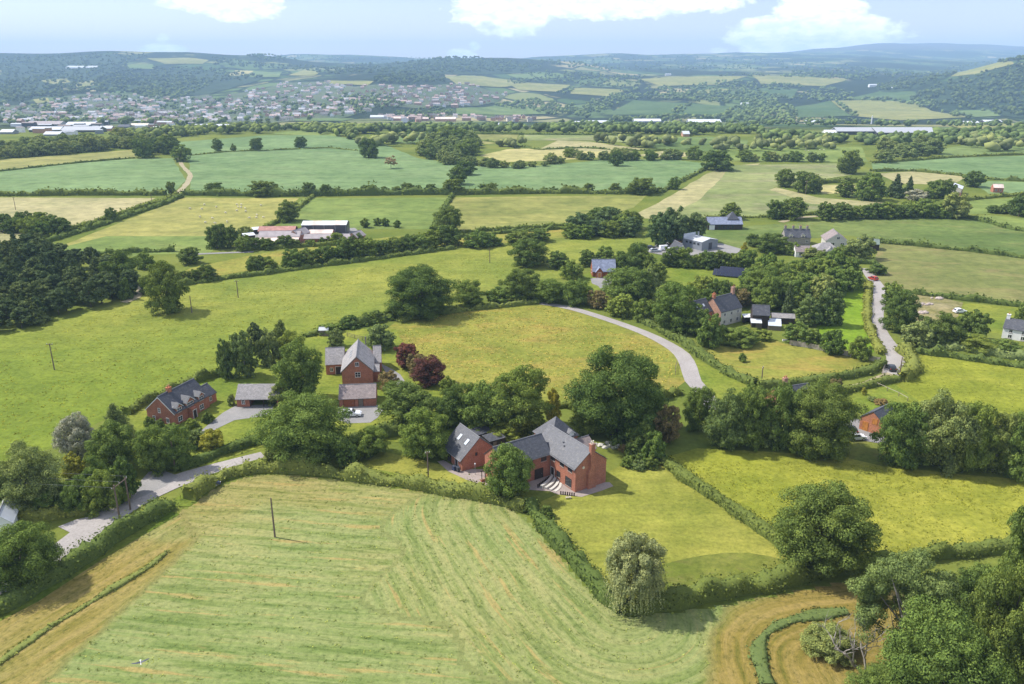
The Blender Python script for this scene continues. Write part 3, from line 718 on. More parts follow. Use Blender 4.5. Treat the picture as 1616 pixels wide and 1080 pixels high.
def quads(c, nrm, size, rng, aspect=1.0):
    """one small leaf-clump face at every point, roughly facing nrm"""
    n = len(c)
    nrm = nrm/np.maximum(np.linalg.norm(nrm, axis=1, keepdims=True), 1e-6)
    r = rng.normal(size=(n, 3)); t = np.cross(nrm, r); t /= np.maximum(np.linalg.norm(t, axis=1, keepdims=True), 1e-6)
    b = np.cross(nrm, t)
    s = (size*rng.uniform(.6, 1.3, n))[:, None]
    k = rng.uniform(.55, .95, n)[:, None]
    V = np.stack([c-t*s*aspect, c-b*s*k, c+t*s*aspect+nrm*s*.2, c+b*s*k], 1).reshape(-1, 3)
    F = np.arange(4*n).reshape(n, 4)
    return V, F
def unit(n, rng):
    v = rng.normal(size=(n, 3)); return v/np.linalg.norm(v, axis=1, keepdims=True)

LOD = {'X': (36, 7, 52000, .0082), 'H': (31, 6, 24000, .0118), 'M': (26, 4, 6200, .0245), 'L': (16, 3, 760, .07)}
def crown_mesh(kind, lod, seed, mat):
    rng = np.random.default_rng(seed*131+hash_kind(kind)*17+ord(lod))
    nL, nS, nl, ls = LOD[lod]
    form = FORM[kind]; LC = []; LR = []
    if form in ('round', 'shrub', 'tall', 'open', 'weep'):
        zb = {'round': .05, 'shrub': .0, 'tall': .03, 'open': .24, 'weep': .14}[form]
        if form == 'tall': nL = int(nL*1.3)
        if form == 'shrub': nL = int(nL*.8)
        tries = 0
        while len(LC) < nL and tries < 4000:
            tries += 1
            d = unit(1, rng)[0]
            if form == 'shrub' and d[2] < -.3: continue
            if form in ('round', 'weep') and d[2] < -.86: continue
            rc = rng.uniform(.12, .19)*(.85 if form in ('open', 'tall') else 1)
            rr = rng.uniform(.55, 1.02)
            zz = zb+(1-zb)*(d[2]*rr*.5+.5)
            wid = 1.0
            if form == 'tall': wid = 1.1-.5*zz
            elif form in ('round', 'weep'): wid = .74+.38*math.sin(math.pi*min(1, max(0, zz*.84+.16)))**.6
            q = np.array([d[0]*rr*(.5-rc*.72)*wid, d[1]*rr*(.5-rc*.72)*wid, min(max(zz, rc*.45), 1-rc*.55)])
            if form != 'open':            # keep within a rounded outline
                cc = np.array([0, 0, .0 if form == 'shrub' else .5]); Rr = np.array([.5, .5, 1.0 if form == 'shrub' else .5])-rc*np.array([.85, .85, .6]); vv = np.linalg.norm((q-cc)/Rr); q = cc+(q-cc)*min(1, rng.uniform(.86, 1.0)/max(vv, 1e-3))
            if LC and min(np.linalg.norm((q-o)*np.array([1, 1, .9])) for o in LC) < rc*(.86 if tries < 2000 else .5): continue
            LC.append(q); LR.append(rc)
    elif form == 'cone':
        for i in range(nL*2):
            t = (i+rng.uniform())/(nL*2); a = i*2.4+rng.uniform(-.4, .4); r = (.40*(1-t)+.02)*rng.uniform(.5, 1)
            LC.append(np.array([r*math.cos(a), r*math.sin(a), .06+.9*t-r*.12])); LR.append((.17*(1-t)+.05)*rng.uniform(.8, 1.2))
    elif form == 'pine':
        for i in range(int(nL*1.6)):
            t = rng.uniform(.30, 1); a = rng.uniform(0, 2*math.pi); r = .42*math.sin(math.pi*(.25+.72*t))**.8*rng.uniform(.2, 1)
            LC.append(np.array([r*math.cos(a), r*math.sin(a), t*.93])); LR.append(rng.uniform(.08, .15))
    LC = np.array(LC); LR = np.array(LR)
    # every lobe carries ragged sub clumps, mostly on its upper and outer side
    C_ = []; RC = []
    for q, r in zip(LC, LR):
        out = np.array([q[0], q[1], .12]); out /= np.linalg.norm(out)
        for k in range(nS):
            d = unit(1, rng)[0]+out*.35+np.array([0, 0, .35]); d /= np.linalg.norm(d)
            C_.append(q+d*r*rng.uniform(.45, .95)*np.array([1, 1, .8])); RC.append(r*rng.uniform(.34, .58))
    C_ = np.array(C_); RC = np.array(RC)
    w = RC**2; w /= w.sum()
    k = rng.choice(len(C_), nl, p=w)
    d = unit(nl, rng); low = d[:, 2] < -.2; d[low & (rng.uniform(size=nl) < .6), 2] *= -1
    rad = RC[k]*(.70+.40*rng.uniform(0, 1, nl)**.7)
    stray = rng.uniform(size=nl) < .06; rad[stray] *= rng.uniform(1.1, 1.5, stray.sum())
    zs = .55 if form in ('cone', 'pine') else .78
    c = C_[k]+d*rad[:, None]*np.array([1, 1, zs])
    c[:, 2] = np.clip(c[:, 2], .012, None)
    nr = d*1.0+np.array([0, 0, .08])+rng.normal(size=(nl, 3))*.22
    V, F = quads(c, nr, np.full(nl, ls), rng)
    parts = [(V, F)]
    if form == 'weep':               # hanging strands
        ns = {'X': 1250, 'H': 420, 'M': 150, 'L': 40}[lod]; per = {'X': 34, 'H': 26, 'M': 14, 'L': 6}[lod]
        kk = rng.choice(len(C_), ns, p=w); dd = unit(ns, rng); dd[:, 2] = np.abs(dd[:, 2])*.4
        st = C_[kk]+dd*RC[kk][:, None]*.9
        rxy = np.linalg.norm(st[:, :2], axis=1)
        length = np.clip(st[:, 2]-.03, .05, None)*np.clip(rxy/.36, .25, 1)*rng.uniform(.45, 1, ns)
        tt = np.linspace(0, 1, per)[None, :]
        out = st[:, None, :]+np.stack([st[:, None, 0]*tt*.22+rng.normal(size=(ns, 1))*.02*tt, st[:, None, 1]*tt*.22+rng.normal(size=(ns, 1))*.02*tt, -length[:, None]*tt], -1)
        out = out.reshape(-1, 3)+rng.normal(size=(ns*per, 3))*ls*.5
        n2 = out.copy(); n2[:, 2] = .1; n2 += rng.normal(size=n2.shape)*.2
        parts.append(quads(out, n2, np.full(len(out), ls*1.1), rng, .7))
    ni = {'X': 7000, 'H': 3200, 'M': 700, 'L': 150}[lod]   # leaves inside the lobes, so that the crown is not hollow
    if form != 'open':
        a = rng.choice(len(LC), ni); ci = LC[a]*np.array([.85, .85, .95])+rng.normal(size=(ni, 3))*LR[a][:, None]*.3
        if form in ('round', 'shrub', 'tall'):   # and a core of twigs and shaded leaves round the stem
            core = unit(ni//2, rng)*rng.uniform(.3, 1, ni//2)[:, None]**.5*np.array([.27, .27, .34])+np.array([0, 0, .46]); ci[:ni//2] = core
        ci[:, 2] = np.clip(ci[:, 2], .02, .92)
        parts.append(quads(ci, rng.normal(size=(ni, 3)), np.full(ni, {'X': .014, 'H': .019, 'M': .038, 'L': .08}[lod]), rng))
    Vs = []; Fs = []; o = 0
    for v, f in parts: Vs.append(v); Fs.append(f+o); o += len(v)
    V = np.concatenate(Vs); F = np.concatenate(Fs)
    if form in ('round', 'tall', 'shrub'):     # low skirts: the crown comes down close to the ground
        lo = np.percentile(V[:, 2], 2.0); t0 = {'round': .07, 'tall': .05, 'shrub': .03}[form]; hi = V[:, 2].max()
        V[:, 2] = t0+(V[:, 2]-lo)*(hi-t0)/(hi-lo)
    V[:, 2] = np.maximum(V[:, 2], -.005)
    for a in (0, 1):                 # to unit size
        lo, hi = np.percentile(V[:, a], .5), np.percentile(V[:, a], 99.5); V[:, a] = (V[:, a]-(lo+hi)/2)/(hi-lo)
    V[:, 2] /= np.percentile(V[:, 2], 99.6)
    return mesh_from('crown_'+kind, V, F, mat), LC
FORM = dict(oak='round', sycamore='round', lime='round', bright='round', willow='weep', greywillow='round', birch='tall', tallmid='tall', poplar='tall', pine='pine', spruce='cone', cedar='round',
            purple='round', bronze='round', yellow='round', open='open', shrub='shrub', shrub_light='shrub', shrub_grey='shrub', shrub_bronze='shrub', shrub_yellow='shrub', shrub_dark='shrub', dead='open', feather='cone')
LEAFOF = dict(oak='oak', sycamore='mid', lime='mid', bright='bright', willow='willow', greywillow='scrub', birch='birch', tallmid='mid', poplar='poplar', pine='pine', spruce='pine', cedar='cedar',
              purple='purple', bronze='bronze', yellow='yellow', open='birch', shrub='mid', shrub_light='bright', shrub_grey='scrub', shrub_bronze='bronze', shrub_yellow='yellow', shrub_dark='oak', dead='dead', feather='scrub')
TNAME = dict(oak='oak_tree', sycamore='sycamore_tree', lime='broadleaf_tree', bright='broadleaf_tree', willow='willow_tree', greywillow='willow_tree', birch='birch_tree', tallmid='broadleaf_tree', poplar='poplar_tree', pine='pine_tree', spruce='spruce_tree',
             cedar='cedar_tree', purple='purple_leaved_tree', bronze='bronze_leaved_tree', yellow='yellow_leaved_tree', open='ash_tree', dead='dead_tree', feather='conifer_tree')
def hash_kind(k): return sum(ord(ch)*(i+1) for i, ch in enumerate(k)) % 997
_cache = {}
def trunk_mesh(kind, seed, C_, lod):
    rnd = random.Random(seed*7+hash_kind(kind)); mb = MB(); seg = 7 if lod in 'XH' else 4
    top = {'pine': .92, 'cone': .95, 'tall': .8}.get(FORM[kind], .62)
    thick = .032 if FORM[kind] in ('round', 'weep') else .022
    bend = [(rnd.uniform(-.02, .02)*i, rnd.uniform(-.02, .02)*i) for i in range(5)]
    pts = [(bend[i][0], bend[i][1], top*i/4.0-.01) for i in range(5)]
    mb.tube(pts, [thick*1.45, thick, thick*.8, thick*.55, thick*.2], seg)
    nb = {'X': 19, 'H': 14, 'M': 6, 'L': 0}[lod]
    idx = list(range(len(C_))); rnd.shuffle(idx)
    for i in idx[:nb]:
        c = C_[i]; t = min(.9, max(.25, c[2]*.62/ max(top, .3))); k = t*4; a = int(k); f = k-a
        s = Vector(pts[a]).lerp(Vector(pts[min(a+1, 4)]), f); e = Vector(c); m = s.lerp(e, .5)+Vector((0, 0, -.03+rnd.uniform(0, .05)))
        mb.tube([s, m, e], [thick*.45, thick*.30, thick*.08], max(4, seg-2), cap=False)
    me = mesh_from('trunk', mb.V, mb.F, MT['bark_pale'] if kind in ('birch', 'open', 'dead', 'willow') else MT['bark'], None, True)
    return me
def proto(kind, lod, seed):
    key = (kind, lod, seed)
    if key not in _cache:
        me, C_ = crown_mesh(kind, lod, seed, LEAF[LEAFOF[kind]])
        tr = None if FORM[kind] == 'shrub' else trunk_mesh(kind, seed, C_, lod)
        _cache[key] = (me, tr)
    return _cache[key]
NTREE = [0, 0]
def tree(kind, x, yb, w, h, label, group=None, rnd=random.Random(3), cat=None):
    """x, yb, w, h: outline of the crown in the photograph (centre, foot, width, height in pixels)"""
    p0 = P(x, yb); m = mpp(p0); dep = math.atan2(CAMH-p0.z, math.hypot(p0.x, p0.y)); s, c = math.sin(dep), math.cos(dep)
    W = w*m; hp = h*m
    a = (hp/2)**2-(W/2*s)**2
    H = 2*math.sqrt(max(a, (hp*.32)**2))/c
    base = P(x, min(yb-2, yb-h/2+(H/2*c)/m)) if yb > 230 else p0
    m2 = mpp(base); W = w*m2
    pxw = w*.634
    lod = 'X' if pxw > 62 else ('H' if pxw > 30 else ('M' if pxw > 11 else 'L'))
    nv = {'X': 2, 'H': 3, 'M': 4, 'L': 3}[lod]
    if kind in ('willow', 'cedar', 'yellow', 'dead', 'open', 'feather'): nv = 1
    me, tr = proto(kind, lod, 1+rnd.randrange(nv))
    rz = rnd.uniform(0, 6.28)
    NTREE[0] += 1
    if tr is None:
        o = link('shrub', me, None, base); o.rotation_euler = (0, 0, rz); o.scale = (W, W, H)
        tag(o, label, cat or 'shrub', group); return o
    root = empty(TNAME[kind], base, rz, label, cat or 'tree', group)
    t = link('trunk', tr, root); t.scale = (W, W, H)
    k = link('crown', me, root); k.scale = (W, W, H)
    return root
def in_poly(x, y, poly):
    r = False; n = len(poly)
    for i in range(n):
        (x0, y0), (x1, y1) = poly[i], poly[(i+1) % n]
        if (y0 > y) != (y1 > y) and x < (x1-x0)*(y-y0)/(y1-y0)+x0: r = not r
    return r
def scatter(poly, n, dmin, seed):
    rnd = random.Random(seed); xs = [q[0] for q in poly]; ys = [q[1] for q in poly]; out = []; tries = 0
    while len(out) < n and tries < n*60:
        tries += 1; x, y = rnd.uniform(min(xs), max(xs)), rnd.uniform(min(ys), max(ys))
        if in_poly(x, y, poly) and all(abs(x-a)/dmin[0]+abs(y-b)/dmin[1] > 1 for a, b in out): out.append((x, y))
    return sorted(out, key=lambda q: q[1])
def grove(kinds, poly, n, w, h, label, group, seed=1, d=None):
    rnd = random.Random(seed)
    for x, y in scatter(poly, n, d or (w*.55, h*.35), seed):
        f = rnd.uniform(.78, 1.25); tree(rnd.choice(kinds), x, y, w*f, h*f*rnd.uniform(.88, 1.12), label, group, rnd)
def row(kinds, line, n, w, h, label, group, seed=1, jit=.35, var=.35):
    rnd = random.Random(seed); seg = [math.dist(a, b) for a, b in zip(line[:-1], line[1:])]; tot = sum(seg)
    for i in range(n):
        t = (i+.5+rnd.uniform(-jit, jit))/n*tot; k = 0
        while k < len(seg)-1 and t > seg[k]: t -= seg[k]; k += 1
        a, b = line[k], line[k+1]; f = t/seg[k]; s = rnd.uniform(1-var, 1+var)
        tree(rnd.choice(kinds), a[0]+(b[0]-a[0])*f, a[1]+(b[1]-a[1])*f+rnd.uniform(-1, 1), w*s, h*s*rnd.uniform(.9, 1.1), label, group, rnd)

# ------------------------------------------------------------------ hedges
def hedge(label, line, h=1.6, w=2.0, mat='hedge', seed=1, ragged=.36, world=False, group=None, name='hedge', cat='hedge', kind=None, dens=1.0):
    W = [p if world else P(*p) for p in line]
    rng = np.random.default_rng(seed+len(line)*31+int(abs(W[0].x)*7))
    dist = min(p.y for p in W); ls = max(.20, .0016*dist+.02)
    # resample
    pts = []
    for a, b in zip(W[:-1], W[1:]):
        k = max(1, int((b-a).length/1.0)) if dist < 400 else max(1, int((b-a).length/4.0))
        pts += [a.lerp(b, i/k) for i in range(k)]
    pts.append(W[-1]); A = np.array([[p.x, p.y, p.z] for p in pts])
    if len(A) > 4:
        for _ in range(2): A[1:-1] = (A[:-2]+2*A[1:-1]+A[2:])/4
    T = np.gradient(A, axis=0); T[:, 2] = 0; T /= np.maximum(np.linalg.norm(T, axis=1, keepdims=True), 1e-6); Nn = np.stack([-T[:, 1], T[:, 0], 0*T[:, 0]], 1)
    seglen = np.linalg.norm(np.diff(A, axis=0), axis=1).sum(); n = len(A)
    ph = rng.uniform(0, 6, 6); s = np.linspace(0, seglen, n)
    hv = h*(1+ragged*(np.sin(s*.21+ph[0])*.5+np.sin(s*.53+ph[1])*.5+np.sin(s*1.3+ph[2])*.4+np.sin(s*2.9+ph[5])*.35)+ragged*.35*rng.normal(size=n))
    if 'clipped' in label: hv = h*(1+.05*np.sin(s*.3+ph[0])+.05*rng.normal(size=n))
    elif name == 'hedge':            # bushes that have outgrown the hedge line
        for b0 in np.arange(rng.uniform(0, 6), seglen, 7.0 if dist < 300 else 18.0):
            if rng.uniform() < .55: hv += h*rng.uniform(.25, .9)*np.exp(-((s-b0-rng.uniform(-3, 3))/rng.uniform(.9, 2.2))**2)
    wv = w*(1+ragged*.6*np.sin(s*.37+ph[3])+ragged*.4*np.sin(s*.9+ph[4]))
    # solid heart of the hedge
    prof = [(-.40, 0), (-.42, .55), (-.24, .86), (.24, .86), (.42, .55), (.40, 0)]
    V = []; 
    for i in range(n):
        for (u, v) in prof: V.append(A[i]+Nn[i]*u*wv[i]+np.array([0, 0, v*hv[i]]))
    V = np.array(V); k = len(prof); F = []
    for i in range(n-1):
        for q in range(k-1): F.append((i*k+q, i*k+q+1, (i+1)*k+q+1, (i+1)*k+q))
    F = np.array(F)
    F = np.concatenate([F, [[0, 1, 2, 3], [0, 3, 4, 5], [(n-1)*k+3, (n-1)*k+2, (n-1)*k+1, (n-1)*k], [(n-1)*k+5, (n-1)*k+4, (n-1)*k+3, (n-1)*k]]])
    nl = int(min(26000, seglen*(2*h+w)*.55/(ls*ls*2)*dens))
    i = rng.integers(0, n, nl); u = rng.uniform(0, 1, nl)
    ang = np.pi*u                                 # round the arch from one foot to the other
    e = .55; cs = np.sign(np.cos(ang))*np.abs(np.cos(ang))**e; sn = np.abs(np.sin(ang))**e
    off = 1+rng.normal(size=nl)*.13
    c = A[i]+T[i]*rng.uniform(-.6, .6, nl)[:, None]*max(1, seglen/n)+Nn[i]*(cs*.5*wv[i]*off)[:, None]
    c[:, 2] += sn*hv[i]*off*rng.uniform(.72, 1.05, nl)
    nr = Nn[i]*np.cos(ang)[:, None]+np.array([0, 0, 1])*(np.sin(ang)*.9+.15)[:, None]+rng.normal(size=(nl, 3))*.55
    v2, f2 = quads(c, nr, np.full(nl, ls), rng)
    o = link(name, mesh_from(name, np.concatenate([V, v2]), np.concatenate([F, f2+len(V)]), LEAF[mat]))
    return tag(o, label, cat, group, kind)
HEDGES = [
 ('thick roadside hedge in front of the brick houses along the top of the hay field', [(300,790),(318,775),(345,757),(390,745),(440,741),(500,747),(560,755),(620,763),(680,773),(740,783),(795,795),(830,803)], 2.0, 3.0, 'hedge_light'),
 ('dense hedge between the hay field and the left side of the large lawn', [(838,804),(862,838),(895,876),(925,912),(958,945),(982,965)], 1.9, 2.8, 'hedge'),
 ('dark hedge under the willow along the foot of the large lawn', [(985,966),(1040,958),(1110,945),(1180,932),(1250,918),(1300,905),(1350,897)], 2.2, 3.2, 'hedge'),
 ('straight clipped hedge between the large lawn and the bright pasture', [(1046,730),(1085,760),(1130,790),(1170,816),(1205,840),(1232,864),(1258,884)], 1.8, 2.6, 'hedge'),
 ('low field hedge right of the round oak running to the right edge', [(1345,897),(1400,891),(1470,882),(1540,872),(1640,862)], 1.8, 2.6, 'hedge'),
 ('overgrown hedge between the lower road and the brown stubble strip', [(-60,985),(0,965),(40,945),(100,908),(150,874),(200,842),(240,818),(268,800)], 2.2, 3.0, 'hedge'),
 ('dark clipped hedge in front of the brick house with dormers', [(282,742),(310,733),(345,719),(385,705),(425,694)], 1.9, 2.4, 'hedge'),
 ('hedge behind the brick house with dormers along the big pasture', [(200,655),(225,640),(262,622),(300,606),(350,592)], 1.6, 2.0, 'hedge'),
 ('bramble hedge below the willow thicket beside the road junction', [(-60,822),(0,822),(60,820),(100,816),(142,806)], 1.8, 3.4, 'hedge_light'),
 ('hedge beside the gravel drive with the white car', [(552,697),(580,694),(610,689),(640,684)], 2.2, 2.6, 'hedge'),
 ('hedge with bushes behind the cross gabled house', [(480,532),(510,525),(550,518),(590,510),(625,502),(660,497),(720,490)], 1.6, 2.4, 'hedge'),
 ('curving hedge between the grey lane and the farmhouse paddock', [(1012,508),(1050,526),(1080,545),(1105,562),(1130,580),(1160,596),(1192,609)], 1.8, 2.8, 'hedge'),
 ('smooth clipped hedge along the foot of the farmhouse paddock', [(1196,612),(1240,610),(1290,603),(1340,596),(1375,587),(1394,576)], 1.9, 2.6, 'hedge'),
 ('low clipped hedge below the stony drive to the lane', [(1312,622),(1345,617),(1375,610),(1400,603),(1416,601)], 1.6, 2.2, 'hedge'),
 ('tall clipped hedge on the left of the right hand lane', [(1371,450),(1368,480),(1368,510),(1379,540),(1391,560)], 1.7, 2.6, 'hedge_light'),
 ('rounded hedge on the bend right of the lane with the dark car', [(1422,553),(1434,566),(1441,580),(1436,592),(1424,602)], 2.2, 3.6, 'hedge_light'),
 ('nearer of two parallel hedges below the white cottage', [(1438,556),(1490,563),(1540,570),(1590,577),(1680,590)], 1.6, 2.4, 'hedge'),
 ('farther of two parallel hedges below the white cottage', [(1470,546),(1520,552),(1570,560),(1630,568),(1700,575)], 1.8, 4.5, 'scrub'),
 ('thin hedge between the olive crop and the rubble plot', [(1415,461),(1450,465),(1490,470),(1540,476),(1590,482),(1680,490)], 1.6, 2.6, 'hedge'),
 ('field hedge crossing between the two right hand crop fields', [(1385,383),(1430,387),(1490,393),(1540,398),(1600,406),(1700,418)], 1.8, 2.6, 'hedge'),
 ('small dark hedge beside the white farm buildings at the lane top', [(1345,417),(1362,416),(1383,417)], 1.6, 2.4, 'hedge'),
 ('hedge between the meadow and the shaded belt of trees', [(862,645),(890,642),(930,640),(1040,632),(1070,620)], 1.6, 2.4, 'hedge'),
 ('low hedge at the head of the meadow below the large oak', [(630,510),(660,501),(710,494),(780,486),(850,479)], 1.3, 2.0, 'hedge_light'),
 ('hedge along the foot of the middle field below the hedgerow oaks', [(232,455),(300,449),(350,441),(420,433),(480,424),(560,414),(640,403),(715,393)], 1.5, 3.0, 'hedge'),
 ('left hedge of the straight farm track', [(-60,410),(0,395),(60,378),(120,361),(170,345),(220,329),(262,317),(280,310)], 1.8, 3.2, 'hedge'),
 ('right hedge of the straight farm track', [(-60,422),(0,405),(60,387),(120,369),(170,353),(220,336),(262,322),(287,311)], 1.8, 3.2, 'hedge'),
 ('long dark hedge across the left of the valley floor', [(-60,309),(0,309),(60,309),(120,308),(200,308),(262,308)], 3.2, 5.0, 'hedge'),
 ('long dark hedge across the middle of the valley floor', [(290,308),(360,309),(440,310),(520,309),(600,308),(680,307),(712,307)], 3.6, 5.0, 'hedge'),
 ('long dark hedge across the right of the valley floor', [(716,307),(800,306),(880,305),(960,306),(1000,306),(1040,304)], 3.4, 5.0, 'hedge'),
 ('thin hedge beside the tan wedge of stubble', [(1040,306),(1062,294),(1085,282),(1112,268)], 1.6, 3.0, 'hedge'),
 ('thin hedge from the valley hedge down to the farm oak', [(497,308),(480,322),(462,336),(440,350),(418,360)], 1.6, 2.6, 'hedge'),
 ('thin hedge leading down to the lone oak above the lane', [(714,309),(704,325),(694,345),(682,365)], 1.6, 2.6, 'hedge'),
 ('upper hedge of the lane below the patchy field', [(650,377),(720,369),(800,362),(880,358),(960,346),(1000,342)], 1.5, 2.6, 'hedge'),
 ('lower hedge of the lane below the patchy field', [(560,387),(650,382),(720,375),(800,368),(880,362),(960,352)], 1.4, 2.4, 'hedge'),
 ('upper roadside hedge left of the red roofed farm', [(100,407),(160,402),(220,398),(275,397)], 1.6, 2.8, 'hedge'),
 ('lower roadside hedge left of the red roofed farm', [(-60,422),(40,416),(110,412),(200,407)], 1.6, 2.8, 'hedge'),
 ('clipped hedge in front of the red roofed farm', [(390,395),(430,393),(480,390),(540,386),(580,383)], 1.8, 3.0, 'hedge'),
 ('hedge behind the dark barn along the thin crop', [(1095,349),(1130,345),(1180,344),(1240,342),(1300,337),(1380,330)], 1.6, 2.4, 'hedge'),
 ('hedge between the two strips above the olive crop at right', [(1500,339),(1530,345),(1560,352),(1590,361),(1660,374)], 1.8, 2.8, 'hedge'),
 ('hedge under the fields with the tan strip at far right', [(1380,271),(1440,270),(1500,276),(1540,281),(1600,286),(1700,289)], 1.8, 3.2, 'hedge'),
 ('hedge between the two far right blue green fields', [(1378,258),(1440,254),(1490,250),(1540,247),(1600,245),(1700,244)], 1.8, 3.2, 'hedge'),
 ('hedge beside the grey lane to the brick shed at far right', [(1510,318),(1550,314),(1590,310),(1660,306)], 1.8, 2.8, 'hedge'),
 ('short dark hedge between the oak clump and the cream strip', [(1288,290),(1310,289),(1335,288),(1360,288)], 3.0, 5.0, 'hedge'),
 ('faint hedge across the left valley field', [(-60,278),(0,271),(80,262),(150,255),(212,250)], 1.2, 2.2, 'hedge'),
 ('faint hedge across the wide blue green crop', [(300,246),(360,240),(420,238),(470,236),(520,234),(560,238)], 1.0, 2.0, 'hedge'),
 ('hedge round the cream field on the valley floor', [(700,221),(760,222),(850,237),(920,234),(985,238),(1060,238)], 1.4, 3.0, 'hedge'),
 ('hedge across the back of the valley fields', [(590,214),(660,211),(740,212),(850,213),(960,214),(1010,216)], 2.0, 4.0, 'hedge'),
]
for i, (lb, ln, h_, w_, mt) in enumerate(HEDGES): hedge(lb, ln, h_, w_, mt, seed=i+1)
# rows of cut grass left lying in the field
hedge('long dark windrow of cut grass on the brown stubble at left', [(-60,1085),(0,1046),(60,1002),(120,965),(180,928),(225,902),(262,874)], .32, 1.2, 'swath', 91, .45, name='windrow', cat='windrow', dens=1.2)
hedge('curved green windrow sweeping round the brown stubble at lower right', [(1335,966),(1290,971),(1245,980),(1212,996),(1196,1018),(1198,1045),(1212,1085)], .42, 1.9, 'swath', 92, .55, name='windrow', cat='windrow', dens=1.0)

